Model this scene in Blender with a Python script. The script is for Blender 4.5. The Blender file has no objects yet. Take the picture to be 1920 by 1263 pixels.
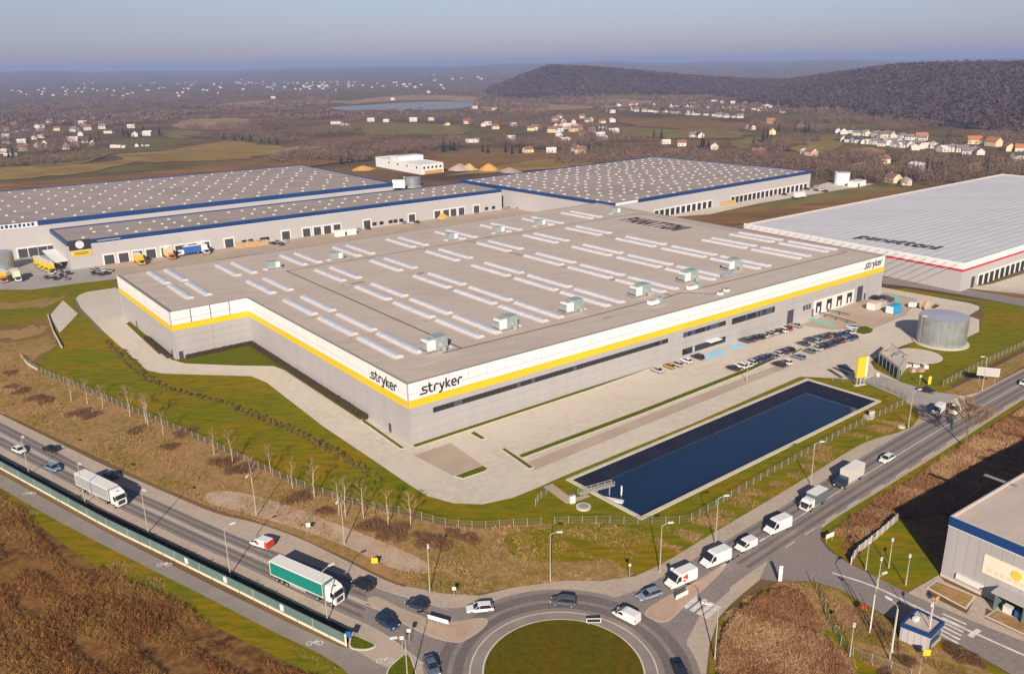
import bpy, bmesh, math, random
import numpy as np
from mathutils import Vector, Matrix
from mathutils.geometry import tessellate_polygon

random.seed(7)
rng = np.random.default_rng(11)
sc = bpy.context.scene
COL = sc.collection
R = math.radians

# ---------------------------------------------------------------- camera
CAM_F, CAM_PITCH, CAM_ROLL, CAM_H = 1560.0, R(18.15), R(-0.9), 95.0     # focal in px of a 1920 px wide picture
cam_d = bpy.data.cameras.new('camera'); cam = bpy.data.objects.new('camera', cam_d); COL.objects.link(cam)
cam_d.sensor_width = 36.0; cam_d.lens = CAM_F / 1920.0 * 36.0
cam_d.clip_start = 1.0; cam_d.clip_end = 90000.0
cam.matrix_world = Matrix.Translation((0, 0, CAM_H)) @ Matrix.Rotation(R(90) - CAM_PITCH, 4, 'X') @ Matrix.Rotation(CAM_ROLL, 4, 'Z')
sc.camera = cam

# ---------------------------------------------------------------- sky, sun, exposure
SUN_EL, SUN_AZ = R(27.0), R(4.0)          # shadows run 4 degrees to the right of straight ahead
world = bpy.data.worlds.new('World'); sc.world = world; world.use_nodes = True
wn, wl = world.node_tree.nodes, world.node_tree.links
wn.clear()
w_out = wn.new('ShaderNodeOutputWorld'); w_bg = wn.new('ShaderNodeBackground'); w_sky = wn.new('ShaderNodeTexSky')
w_sky.sky_type = 'NISHITA'; w_sky.sun_disc = False
w_sky.sun_elevation = SUN_EL; w_sky.sun_rotation = SUN_AZ + R(180)
w_sky.air_density = 0.75; w_sky.dust_density = 0.0; w_sky.ozone_density = 8.0; w_sky.altitude = 0
w_bg.inputs['Strength'].default_value = 0.051
w_tint = wn.new('ShaderNodeMix'); w_tint.data_type = 'RGBA'; w_tint.blend_type = 'MULTIPLY'; w_tint.inputs[0].default_value = 1.0; w_tint.inputs[7].default_value = (1.45, 1.06, 0.95, 1)
wl.new(w_sky.outputs['Color'], w_tint.inputs[6])
# inversion haze lying along the horizon all round: dims and greys the lowest few degrees of sky
w_co = wn.new('ShaderNodeTexCoord'); w_se = wn.new('ShaderNodeSeparateXYZ'); w_mr = wn.new('ShaderNodeMapRange'); w_lo = wn.new('ShaderNodeMix'); w_lo.data_type = 'RGBA'; w_mu = wn.new('ShaderNodeMix'); w_mu.data_type = 'RGBA'; w_mu.blend_type = 'MULTIPLY'; w_mu.inputs[0].default_value = 1.0
wl.new(w_co.outputs['Generated'], w_se.inputs[0]); wl.new(w_se.outputs['Z'], w_mr.inputs['Value']); w_mr.inputs['From Min'].default_value = 0.0; w_mr.inputs['From Max'].default_value = 0.08
wl.new(w_mr.outputs['Result'], w_lo.inputs[0]); w_lo.inputs[6].default_value = (0.62, 0.58, 0.66, 1); w_lo.inputs[7].default_value = (1.72, 1.38, 1.14, 1)
wl.new(w_tint.outputs[2], w_mu.inputs[6]); wl.new(w_lo.outputs[2], w_mu.inputs[7]); wl.new(w_mu.outputs[2], w_bg.inputs['Color']); wl.new(w_bg.outputs['Background'], w_out.inputs['Surface'])

sun_d = bpy.data.lights.new('sun', 'SUN'); sun = bpy.data.objects.new('sun', sun_d); COL.objects.link(sun)
sun_d.energy = 5.0; sun_d.angle = R(0.5); sun_d.color = (1.0, 0.89, 0.74)
_sd = Vector((math.sin(SUN_AZ) * math.cos(SUN_EL), math.cos(SUN_AZ) * math.cos(SUN_EL), -math.sin(SUN_EL)))
sun.rotation_euler = _sd.to_track_quat('-Z', 'Y').to_euler()

vs = sc.view_settings
vs.view_transform = 'Standard'; vs.look = 'None'; vs.gamma = 1.0; vs.use_curve_mapping = False
vs.exposure = 0.42
sc.cycles.use_denoising = True
sc.cycles.max_bounces = 5; sc.cycles.diffuse_bounces = 2; sc.cycles.glossy_bounces = 3
sc.cycles.transmission_bounces = 3; sc.cycles.volume_bounces = 0; sc.cycles.transparent_max_bounces = 6

# ---------------------------------------------------------------- survey: photo pixel -> point on a level plane
_c, _s = math.cos(CAM_PITCH), math.sin(CAM_PITCH)
_cr, _sr = math.cos(CAM_ROLL), math.sin(CAM_ROLL)
def ray(px, py):
    u, v = px - 960.0, py - 631.5
    u, v = _cr * u + _sr * v, -_sr * u + _cr * v
    return (u, CAM_F * _c - v * _s, -CAM_F * _s - v * _c)
def g(px, py, z=0.0):
    d = ray(px, py); t = (z - CAM_H) / d[2]
    return Vector((d[0] * t, d[1] * t))
def gs(pts, z=0.0): return [g(x, y, z) for x, y in pts]

# ---------------------------------------------------------------- materials
MAT = {}
def _lin(c): return (c[0], c[1], c[2], 1.0)
def mat(name, col, rough=0.7, col2=None, scale=0.3, detail=4.0, col3=None, scale2=None, metal=0.0, bump=0.0, bump_scale=3.0,
        stretch=None, lo=0.38, hi=0.62, spec=0.4, objcol=False, trans=0.0, emit=0.0, lap=None):
    m = bpy.data.materials.new(name); m.use_nodes = True; MAT[name] = m
    nt = m.node_tree; N, L = nt.nodes, nt.links
    b = N['Principled BSDF']
    b.inputs['Roughness'].default_value = rough; b.inputs['Metallic'].default_value = metal
    b.inputs['Specular IOR Level'].default_value = spec
    b.inputs['Base Color'].default_value = _lin(col)
    if trans: b.inputs['Transmission Weight'].default_value = trans
    geo = None
    def pos():
        nonlocal geo
        if geo is None:
            g_ = N.new('ShaderNodeNewGeometry')
            geo = g_.outputs['Position']
            if stretch:
                mp = N.new('ShaderNodeMapping'); mp.inputs['Rotation'].default_value = (0, 0, stretch[0]); mp.inputs['Scale'].default_value = stretch[1]
                L.new(geo, mp.inputs['Vector']); geo = mp.outputs['Vector']
        return geo
    def noise(sc_, det):
        t = N.new('ShaderNodeTexNoise'); t.inputs['Scale'].default_value = sc_; t.inputs['Detail'].default_value = det
        t.inputs['Roughness'].default_value = 0.62
        L.new(pos(), t.inputs['Vector']); return t.outputs['Fac']
    def ramp(fac, a, b_):
        r = N.new('ShaderNodeMapRange'); r.inputs['From Min'].default_value = a; r.inputs['From Max'].default_value = b_
        L.new(fac, r.inputs['Value']); return r.outputs['Result']
    def mix(fac, a, b_):
        x = N.new('ShaderNodeMix'); x.data_type = 'RGBA'
        L.new(fac, x.inputs['Factor'])
        for k, v in ((6, a), (7, b_)):
            if isinstance(v, tuple): x.inputs[k].default_value = v
            else: L.new(v, x.inputs[k])
        return x.outputs[2]
    out = None
    if objcol:
        oi = N.new('ShaderNodeObjectInfo'); out = oi.outputs['Color']
    if col2 is not None:
        out = mix(ramp(noise(scale, detail), lo, hi), out or _lin(col), _lin(col2))
    if col3 is not None:
        out = mix(ramp(noise(scale2 or scale * 6, detail), 0.42, 0.66), out, _lin(col3))
    if lap:        # lapped sheets of membrane: faint seams
        br = N.new('ShaderNodeTexBrick'); br.inputs['Scale'].default_value = 1.0; br.inputs['Brick Width'].default_value = lap[0]; br.inputs['Row Height'].default_value = lap[1]; br.inputs['Mortar Size'].default_value = 0.06
        br.inputs['Color1'].default_value = (1, 1, 1, 1); br.inputs['Color2'].default_value = (0.95, 0.95, 0.95, 1); br.inputs['Mortar'].default_value = (lap[2],) * 3 + (1,)
        g2 = N.new('ShaderNodeNewGeometry'); mp2 = N.new('ShaderNodeMapping'); mp2.inputs['Rotation'].default_value = (0, 0, R(-37.2)); L.new(g2.outputs['Position'], mp2.inputs['Vector']); L.new(mp2.outputs['Vector'], br.inputs['Vector'])
        mu = N.new('ShaderNodeMix'); mu.data_type = 'RGBA'; mu.blend_type = 'MULTIPLY'; mu.inputs[0].default_value = 1.0; L.new(out, mu.inputs[6]); L.new(br.outputs['Color'], mu.inputs[7]); out = mu.outputs[2]
    if out is not None: L.new(out, b.inputs['Base Color'])
    if bump:
        bp = N.new('ShaderNodeBump'); bp.inputs['Strength'].default_value = bump; bp.inputs['Distance'].default_value = 0.3
        L.new(noise(bump_scale, 5.0), bp.inputs['Height']); L.new(bp.outputs['Normal'], b.inputs['Normal'])
    if emit:
        b.inputs['Emission Color'].default_value = _lin(col); b.inputs['Emission Strength'].default_value = emit
    return m

def island_mat(name, ca, cb, rough=0.9, cc=None):
    """two-colour material; every loose blade, leaf or twig takes its own tone"""
    m = bpy.data.materials.new(name); m.use_nodes = True; MAT[name] = m
    N, L = m.node_tree.nodes, m.node_tree.links
    b = N['Principled BSDF']; b.inputs['Roughness'].default_value = rough; b.inputs['Specular IOR Level'].default_value = 0.1
    ge = N.new('ShaderNodeNewGeometry'); x = N.new('ShaderNodeMix'); x.data_type = 'RGBA'
    x.inputs[6].default_value = _lin(ca); x.inputs[7].default_value = _lin(cb)
    t = N.new('ShaderNodeTexNoise'); t.inputs['Scale'].default_value = 0.02; t.inputs['Detail'].default_value = 4
    L.new(ge.outputs['Position'], t.inputs['Vector'])
    a = N.new('ShaderNodeMath'); a.operation = 'ADD'; L.new(ge.outputs['Random Per Island'], a.inputs[0]); L.new(t.outputs['Fac'], a.inputs[1])
    s_ = N.new('ShaderNodeMath'); s_.operation = 'SUBTRACT'; L.new(a.outputs[0], s_.inputs[0]); s_.inputs[1].default_value = 0.5; s_.use_clamp = True
    L.new(s_.outputs[0], x.inputs['Factor']); out = x.outputs[2]
    if cc:
        t2 = N.new('ShaderNodeTexNoise'); t2.inputs['Scale'].default_value = 0.09; t2.inputs['Detail'].default_value = 5; L.new(ge.outputs['Position'], t2.inputs['Vector'])
        mr = N.new('ShaderNodeMapRange'); mr.inputs['From Min'].default_value = 0.46; mr.inputs['From Max'].default_value = 0.62; L.new(t2.outputs['Fac'], mr.inputs['Value'])
        y = N.new('ShaderNodeMix'); y.data_type = 'RGBA'; L.new(mr.outputs['Result'], y.inputs['Factor']); L.new(out, y.inputs[6]); y.inputs[7].default_value = _lin(cc); out = y.outputs[2]
    L.new(out, b.inputs['Base Color'])
    return m

# setting
mat('land', (0.215, 0.125, 0.066), 0.95, (0.155, 0.130, 0.042), 0.0030, 7, (0.095, 0.057, 0.037), 0.009, spec=0.0, lo=0.44, hi=0.56)
mat('lawn', (0.180, 0.172, 0.003), 0.95, (0.285, 0.170, 0.006), 0.035, 7, (0.105, 0.125, 0.002), 0.45, lo=0.42, hi=0.60, stretch=(R(35), (0.4, 1.5, 1)), bump=0.25, bump_scale=2.5, spec=0.0)
mat('lawn_deep', (0.105, 0.125, 0.003), 0.95, (0.155, 0.130, 0.004), 0.12, 5, (0.070, 0.095, 0.002), 1.1, bump=0.25, bump_scale=2.5, spec=0.0)
mat('rough_grass', (0.34, 0.195, 0.075), 0.95, (0.20, 0.140, 0.018), 0.05, 6, (0.40, 0.250, 0.125), 0.6, bump=0.4, bump_scale=1.6, spec=0.0)
mat('dry_scrub', (0.21, 0.098, 0.028), 0.95, (0.085, 0.034, 0.012), 0.06, 7, (0.26, 0.14, 0.045), 0.5, bump=0.5, bump_scale=1.2, spec=0.0)
mat('ploughed', (0.25, 0.150, 0.070), 0.95, (0.155, 0.125, 0.020), 0.05, 6, (0.21, 0.115, 0.055), 0.25, stretch=(R(-15), (0.3, 1.6, 1)), spec=0.0)
mat('bare_earth', (0.52, 0.375, 0.265), 0.95, (0.40, 0.275, 0.185), 0.3, 6, (0.58, 0.43, 0.31), 2.0, bump=0.5, spec=0.1)
mat('field_tan', (0.36, 0.245, 0.13), 0.95, (0.27, 0.165, 0.09), 0.012, 6, spec=0.1)
mat('field_green', (0.185, 0.165, 0.048), 0.95, (0.25, 0.19, 0.075), 0.015, 8, (0.16, 0.125, 0.04), 0.05, spec=0.0)
mat('field_brown', (0.29, 0.155, 0.072), 0.95, (0.215, 0.145, 0.042), 0.02, 8, (0.165, 0.082, 0.042), 0.045, stretch=(R(30), (0.4, 1.5, 1)), spec=0.0)
mat('field_straw', (0.37, 0.255, 0.085), 0.95, (0.24, 0.185, 0.04), 0.02, 8, (0.22, 0.115, 0.055), 0.05, stretch=(R(30), (0.4, 1.5, 1)), spec=0.0)
mat('lawn_dull', (0.115, 0.092, 0.003), 0.95, (0.145, 0.090, 0.004), 0.12, 7, (0.075, 0.072, 0.002), 0.9, lo=0.42, hi=0.60, bump=0.3, bump_scale=2.0, spec=0.0)
mat('asphalt', (0.255, 0.215, 0.195), 0.85, (0.215, 0.182, 0.168), 0.08, 6, (0.285, 0.24, 0.215), 1.2, spec=0.2)
mat('asphalt_dark', (0.165, 0.138, 0.130), 0.8, (0.195, 0.165, 0.152), 0.07, 6, (0.14, 0.118, 0.112), 1.4, spec=0.2)
mat('path', (0.30, 0.255, 0.225), 0.85, (0.255, 0.215, 0.19), 0.2, 5, spec=0.2)
mat('shoulder', (0.47, 0.375, 0.295), 0.85, (0.40, 0.315, 0.25), 0.12, 6, (0.51, 0.41, 0.32), 1.1, spec=0.2)
mat('paving', (0.605, 0.53, 0.445), 0.8, (0.535, 0.455, 0.375), 0.04, 7, (0.635, 0.565, 0.475), 0.5, spec=0.2)
mat('paving_rose', (0.48, 0.375, 0.29), 0.85, (0.42, 0.325, 0.245), 0.08, 6, spec=0.2)
mat('paving_grey', (0.40, 0.365, 0.33), 0.85, (0.34, 0.31, 0.285), 0.1, 6, spec=0.2)
mat('brick_red', (0.50, 0.365, 0.275), 0.85, (0.46, 0.30, 0.215), 0.25, 5, spec=0.2)
mat('soil_barrier_shade', (0.045, 0.036, 0.016), 0.95, (0.025, 0.022, 0.010), 0.6, 5, spec=0.0)  # soil colour with the noise barrier's shadow darkened into it
mat('kerb', (0.62, 0.575, 0.47), 0.8, (0.54, 0.50, 0.41), 0.4, 4)
mat('white_paint', (0.74, 0.70, 0.66), 0.7, (0.55, 0.51, 0.47), 0.7, 5)
mat('bay_blue', (0.30, 0.55, 0.72), 0.7, (0.40, 0.60, 0.73), 0.4, 4)
mat('bay_green', (0.17, 0.50, 0.38), 0.7, (0.26, 0.52, 0.42), 0.4, 4)
mat('concrete', (0.60, 0.55, 0.46), 0.85, (0.53, 0.48, 0.40), 0.3, 5)
mat('liner', (0.007, 0.009, 0.022), 0.75, (0.012, 0.014, 0.028), 0.3, 4, spec=0.15)
# buildings
mat('roof_felt', (0.545, 0.455, 0.395), 0.9, (0.485, 0.402, 0.345), 0.03, 8, (0.565, 0.470, 0.405), 0.25, stretch=(R(-37.2), (0.35, 1.3, 1)), spec=0.15, lap=(12.0, 1.6, 0.88))
mat('roof_seam', (0.155, 0.13, 0.115), 0.9)
mat('roof_lap', (0.59, 0.58, 0.615), 0.8)
mat('roof_grey', (0.385, 0.318, 0.29), 0.9, (0.30, 0.248, 0.228), 0.02, 8, (0.42, 0.35, 0.32), 0.15, stretch=(R(-37.2), (0.4, 1.6, 1)), spec=0.15, lap=(16.0, 2.2, 0.85))
mat('roof_white', (0.61, 0.605, 0.65), 0.8, (0.54, 0.535, 0.575), 0.03, 6, (0.64, 0.62, 0.645), 0.25, stretch=(R(37.2), (0.35, 2.4, 1)), spec=0.2)
mat('clad_grey', (0.415, 0.390, 0.390), 0.55, (0.388, 0.362, 0.36), 0.35, 4, stretch=(0, (1, 1, 0.08)), spec=0.35)
mat('clad_pale', (0.475, 0.445, 0.44), 0.55, (0.45, 0.42, 0.42), 0.02, 3, spec=0.4)
mat('clad_white', (0.82, 0.80, 0.785), 0.5, (0.77, 0.745, 0.73), 0.4, 4, stretch=(0, (1, 1, 0.1)), spec=0.4)
mat('joint', (0.16, 0.155, 0.155), 0.8)
mat('band_yellow', (0.80, 0.53, 0.012), 0.5, (0.78, 0.50, 0.012), 0.05, 2)
mat('band_blue', (0.006, 0.045, 0.165), 0.5, (0.005, 0.04, 0.15), 0.05, 2)
mat('band_red', (0.60, 0.032, 0.035), 0.5)
mat('coping', (0.285, 0.250, 0.235), 0.7)
mat('pale_coping', (0.56, 0.50, 0.455), 0.7)
mat('glass_dark', (0.018, 0.018, 0.020), 0.12, spec=0.6)
mat('glass_blue', (0.06, 0.08, 0.11), 0.12, spec=0.6)
mat('frame_dark', (0.075, 0.07, 0.07), 0.5)
mat('door_grey', (0.055, 0.057, 0.068), 0.5)
mat('dock_black', (0.022, 0.022, 0.026), 0.8)
mat('white_trim', (0.72, 0.68, 0.65), 0.6)
mat('ink', (0.030, 0.028, 0.028), 0.6)
mat('roof_ink', (0.050, 0.045, 0.055), 0.85, (0.085, 0.075, 0.08), 0.5, 3)
mat('skylight', (0.56, 0.575, 0.66), 0.2, (0.68, 0.675, 0.73), 0.35, 3, spec=0.6)
mat('skydome', (0.62, 0.56, 0.52), 0.5)
mat('steel', (0.52, 0.535, 0.53), 0.35, (0.45, 0.465, 0.465), 0.6, 3, metal=0.5)
mat('unit_green', (0.36, 0.42, 0.41), 0.45, (0.31, 0.37, 0.36), 0.5, 3, metal=0.2)
mat('unit_white', (0.76, 0.75, 0.72), 0.5)
mat('tank_steel', (0.48, 0.50, 0.505), 0.36, (0.36, 0.385, 0.39), 0.28, 4, metal=0.55)
mat('tank_roof', (0.36, 0.37, 0.46), 0.6)
mat('galv', (0.42, 0.41, 0.36), 0.55, metal=0.2)
mat('lamp_grey', (0.40, 0.375, 0.31), 0.6)
mat('fence_wire', (0.21, 0.19, 0.12), 0.8)
mat('barrier_green', (0.105, 0.165, 0.155), 0.4, (0.13, 0.195, 0.18), 0.15, 3)
mat('barrier_base', (0.66, 0.60, 0.44), 0.7)
mat('sign_blue', (0.02, 0.10, 0.30), 0.5); mat('sign_yellow', (0.78, 0.52, 0.03), 0.5); mat('sign_white', (0.78, 0.75, 0.72), 0.5)
mat('sign_red', (0.60, 0.06, 0.04), 0.5); mat('banner', (0.80, 0.70, 0.55), 0.6); mat('banner_sun', (0.80, 0.55, 0.05), 0.6); mat('banner_pink', (0.78, 0.58, 0.42), 0.6)
mat('timber', (0.60, 0.40, 0.20), 0.8, (0.50, 0.32, 0.16), 0.6, 3); mat('sand', (0.66, 0.34, 0.06), 0.95, (0.56, 0.30, 0.08), 0.4, 4)
mat('rubble', (0.36, 0.27, 0.22), 0.95, (0.46, 0.36, 0.28), 0.4, 4); mat('roof_tile', (0.25, 0.115, 0.075), 0.8); mat('roof_dark', (0.055, 0.055, 0.07), 0.8)
mat('house_wall', (0.60, 0.55, 0.49), 0.8, objcol=False); mat('house_cream', (0.70, 0.55, 0.36), 0.8); mat('roof_orange', (0.42, 0.16, 0.06), 0.8); mat('roof_slate', (0.20, 0.165, 0.16), 0.8)
mat('bark', (0.20, 0.145, 0.10), 0.9); mat('birch_bark', (0.58, 0.47, 0.37), 0.85, (0.38, 0.29, 0.21), 1.5, 3)
island_mat('twigs', (0.235, 0.150, 0.102), (0.10, 0.063, 0.047)); island_mat('twig_orange', (0.36, 0.22, 0.105), (0.23, 0.14, 0.075))
island_mat('forest_twigs', (0.108, 0.060, 0.055), (0.058, 0.035, 0.040), cc=(0.085, 0.062, 0.045)); island_mat('needles', (0.040, 0.052, 0.030), (0.018, 0.027, 0.022))
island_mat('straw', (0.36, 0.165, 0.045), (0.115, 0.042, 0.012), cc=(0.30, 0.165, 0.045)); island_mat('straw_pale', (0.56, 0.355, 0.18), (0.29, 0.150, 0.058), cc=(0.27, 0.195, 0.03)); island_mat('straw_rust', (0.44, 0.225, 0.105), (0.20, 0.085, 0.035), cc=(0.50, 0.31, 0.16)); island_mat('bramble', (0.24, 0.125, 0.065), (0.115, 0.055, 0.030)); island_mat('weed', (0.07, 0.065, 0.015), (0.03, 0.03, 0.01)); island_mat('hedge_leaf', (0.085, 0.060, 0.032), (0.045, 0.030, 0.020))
island_mat('shrub_leaf', (0.19, 0.13, 0.035), (0.10, 0.075, 0.018)); island_mat('sprig', (0.15, 0.13, 0.025), (0.09, 0.085, 0.015))
# vehicles
mat('paint', (0.5, 0.5, 0.5), 0.28, objcol=True, spec=0.6); mat('car_glass', (0.015, 0.018, 0.024), 0.08, spec=0.7); mat('tyre', (0.02, 0.02, 0.02), 0.9)
mat('lamp_clear', (0.7, 0.7, 0.68), 0.2); mat('lamp_red', (0.45, 0.02, 0.02), 0.3); mat('chassis', (0.04, 0.04, 0.045), 0.8); mat('rim', (0.45, 0.45, 0.46), 0.4, metal=0.6)
mat('tarp', (0.5, 0.5, 0.5), 0.55, objcol=True, spec=0.3); mat('van_red', (0.66, 0.045, 0.02), 0.4); mat('skin_white', (0.76, 0.73, 0.70), 0.45)

# water: dark, smooth, slightly rippled
def water_mat(name, col, rough, bump):
    m = mat(name, col, rough, spec=0.5)
    N, L = m.node_tree.nodes, m.node_tree.links
    t = N.new('ShaderNodeTexNoise'); t.inputs['Scale'].default_value = 0.5; t.inputs['Detail'].default_value = 4
    ge = N.new('ShaderNodeNewGeometry'); L.new(ge.outputs['Position'], t.inputs['Vector'])
    b = N.new('ShaderNodeBump'); b.inputs['Strength'].default_value = bump; b.inputs['Distance'].default_value = 0.05
    L.new(t.outputs['Fac'], b.inputs['Height']); L.new(b.outputs['Normal'], N['Principled BSDF'].inputs['Normal'])
water_mat('pond_water', (0.003, 0.022, 0.062), 0.06, 0.35)
water_mat('lake_water', (0.26, 0.27, 0.29), 0.5, 0.1)

# ---------------------------------------------------------------- object helpers
ORD = 'first second third fourth fifth sixth seventh eighth ninth tenth eleventh twelfth thirteenth fourteenth fifteenth sixteenth seventeenth eighteenth nineteenth twentieth'.split()
def ordinal(i):
    if i < 20: return ORD[i]
    t = ['twenty', 'thirty', 'forty', 'fifty', 'sixty'][(i + 1) // 10 - 2]
    return t + '-' + ORD[(i + 1) % 10 - 1] if (i + 1) % 10 else {'twenty': 'twentieth', 'thirty': 'thirtieth', 'forty': 'fortieth', 'fifty': 'fiftieth', 'sixty': 'sixtieth'}[t]
def tag(o, label=None, cat=None, group=None, kind=None):
    if label: o['label'] = label
    if cat: o['category'] = cat
    if group: o['group'] = group
    if kind: o['kind'] = kind
    return o
def link(name, data, parent=None, loc=(0, 0, 0), rz=0.0):
    o = bpy.data.objects.new(name, data); COL.objects.link(o)
    o.location = loc; o.rotation_euler = (0, 0, rz)
    if parent is not None: o.parent = parent
    return o
def mesh(name, verts, faces, m, smooth=False, mats=None, fm=None):
    me = bpy.data.meshes.new(name); me.from_pydata([tuple(v) for v in verts], [], faces)
    for k in (mats or [m]): me.materials.append(MAT[k])
    if fm: me.polygons.foreach_set('material_index', fm)
    if smooth: me.polygons.foreach_set('use_smooth', [True] * len(me.polygons))
    me.update(); return me
def np_mesh(name, V, F, m, n=3):
    """big mesh from arrays; F is (k, n)"""
    me = bpy.data.meshes.new(name)
    V = np.asarray(V, np.float32); F = np.asarray(F, np.int32)
    me.vertices.add(len(V)); me.vertices.foreach_set('co', V.ravel())
    me.loops.add(F.size); me.loops.foreach_set('vertex_index', F.ravel())
    me.polygons.add(len(F)); me.polygons.foreach_set('loop_start', np.arange(0, F.size, n, dtype=np.int32))
    me.polygons.foreach_set('loop_total', np.full(len(F), n, np.int32))
    me.materials.append(MAT[m]); me.update(calc_edges=True); return me
def empty(name, loc, rz=0.0):
    o = link(name, None, None, loc, rz); o.empty_display_size = 0.5; return o
class MB:
    """collects shapes, builds ONE mesh"""
    def __init__(s): s.v, s.f = [], []
    def add(s, v, f):
        n = len(s.v); s.v += [tuple(p) for p in v]; s.f += [tuple(i + n for i in q) for q in f]; return s
    def box(s, x0, x1, y0, y1, z0, z1):
        return s.add([(x0, y0, z0), (x1, y0, z0), (x1, y1, z0), (x0, y1, z0), (x0, y0, z1), (x1, y0, z1), (x1, y1, z1), (x0, y1, z1)],
                     [(3, 2, 1, 0), (4, 5, 6, 7), (0, 1, 5, 4), (1, 2, 6, 5), (2, 3, 7, 6), (3, 0, 4, 7)])
    def tube(s, p, q, r0, r1=None, n=6, caps=True):
        p, q = Vector(p), Vector(q); r1 = r0 if r1 is None else r1
        d = (q - p).normalized(); a = d.orthogonal().normalized(); b = d.cross(a)
        v = []
        for c, r in ((p, r0), (q, r1)):
            for i in range(n):
                t = 2 * math.pi * i / n; v.append(c + a * (r * math.cos(t)) + b * (r * math.sin(t)))
        f = [(i, (i + 1) % n, n + (i + 1) % n, n + i) for i in range(n)]
        if caps: f += [tuple(range(n - 1, -1, -1)), tuple(range(n, 2 * n))]
        return s.add(v, f)
    def cyl(s, cx, cy, z0, z1, r0, r1=None, n=24, caps=True): return s.tube((cx, cy, z0), (cx, cy, z1), r0, r1, n, caps)
    def prism(s, pts, z0, z1, top=True, bottom=False):
        n = len(pts)
        v = [(p[0], p[1], z0) for p in pts] + [(p[0], p[1], z1) for p in pts]
        f = [(i, (i + 1) % n, n + (i + 1) % n, n + i) for i in range(n)]
        tris = tessellate_polygon([[Vector((p[0], p[1], 0)) for p in pts]])
        if top: f += [tuple(n + i for i in t) for t in tris]
        if bottom: f += [tuple(reversed(t)) for t in tris]
        return s.add(v, f)
    def data(s, name, m, smooth=False):
        me = mesh(name, s.v, s.f, m, smooth)
        bm = bmesh.new(); bm.from_mesh(me); bmesh.ops.recalc_face_normals(bm, faces=bm.faces); bm.to_mesh(me); bm.free(); return me
    def build(s, name, m, parent=None, loc=(0, 0, 0), rz=0.0, smooth=False): return link(name, s.data(name, m, smooth), parent, loc, rz)
_boxes = {}
def box_mesh(dx, dy, dz, m):
    k = (round(dx, 3), round(dy, 3), round(dz, 3), m)
    if k not in _boxes: _boxes[k] = MB().box(-dx / 2, dx / 2, -dy / 2, dy / 2, 0, dz).data('panel', m)
    return _boxes[k]
def copy_tree(o, loc=None, rz=None, parent=None, color=None, scale=None):
    c = o.copy(); COL.objects.link(c); c.parent = parent
    if loc is not None: c.location = loc
    if rz is not None: c.rotation_euler = (0, 0, rz)
    if scale is not None: c.scale = scale if hasattr(scale, '__len__') else (scale,) * 3
    if color is not None: c.color = (*color, 1)
    for ch in o.children: copy_tree(ch, parent=c, color=color)
    return c
def drop(o):
    for ch in list(o.children): drop(ch)
    bpy.data.objects.remove(o)
def area(p): return 0.5 * sum(p[i][0] * p[(i + 1) % len(p)][1] - p[(i + 1) % len(p)][0] * p[i][1] for i in range(len(p)))
def ccw(p): return list(p) if area(p) > 0 else list(reversed(p))
def spline(p, closed=True, k=4):
    """Catmull-Rom through plan points"""
    n = len(p); out = []
    rngs = range(n) if closed else range(n - 1)
    for i in rngs:
        a, b, c, d = (p[(i - 1) % n], p[i], p[(i + 1) % n], p[(i + 2) % n]) if closed else (p[max(i - 1, 0)], p[i], p[i + 1], p[min(i + 2, n - 1)])
        for j in range(k):
            t = j / k
            out.append(0.5 * ((2 * b) + (c - a) * t + (2 * a - 5 * b + 4 * c - d) * t * t + (3 * b - a - 3 * c + d) * t ** 3))
    if not closed: out.append(p[-1])
    return out
def inset(p, d):
    p = ccw(p); n = len(p); out = []
    for i in range(n):
        a, b, c = Vector(p[i - 1]), Vector(p[i]), Vector(p[(i + 1) % n])
        e, f = (b - a).normalized(), (c - b).normalized()
        n1, n2 = Vector((-e.y, e.x)), Vector((-f.y, f.x))
        m = n1 + n2
        m = m / max(m.dot(n1), 0.35) if m.length > 1e-6 else n1
        out.append(b + m * d)
    return out
_nsheet = [0]
def sheet(name, pts, m, z, kind='structure', label=None, cat=None, parent=None):
    """level sheet of ground; every sheet lies at its own height"""
    _nsheet[0] += 1; z += 0.00023 * (_nsheet[0] % 40)
    pts = ccw(pts); t = tessellate_polygon([[Vector((p[0], p[1], 0)) for p in pts]])
    o = link(name, mesh(name, [(p[0], p[1], z) for p in pts], [tuple(q) for q in t], m), parent)
    me = o.data
    bm = bmesh.new(); bm.from_mesh(me)
    for f in bm.faces:
        f.normal_update()
        if f.normal.z < 0: f.normal_flip()
    bm.to_mesh(me); bm.free()
    if parent is None: tag(o, label, cat, kind=kind)
    return o
def ribbon_pts(pl, pr, k=4):
    return spline(gs(pl), False, k), spline(gs(pr), False, k)
def ribbon(name, L_, R_, m, z, parent=None, kind='structure'):
    n = len(L_); v = []
    for a, b in zip(L_, R_): v += [(a[0], a[1], z), (b[0], b[1], z)]
    f = [(2 * i, 2 * i + 1, 2 * i + 3, 2 * i + 2) for i in range(n - 1)]
    me = mesh(name, v, f, m); bm = bmesh.new(); bm.from_mesh(me)
    for q in bm.faces:
        q.normal_update()
        if q.normal.z < 0: q.normal_flip()
    bm.to_mesh(me); bm.free()
    o = link(name, me, parent)
    if parent is None: tag(o, kind=kind)
    return o
def mixrib(L_, R_, a, b): return [p.lerp(q, a) for p, q in zip(L_, R_)], [p.lerp(q, b) for p, q in zip(L_, R_)]
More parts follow.
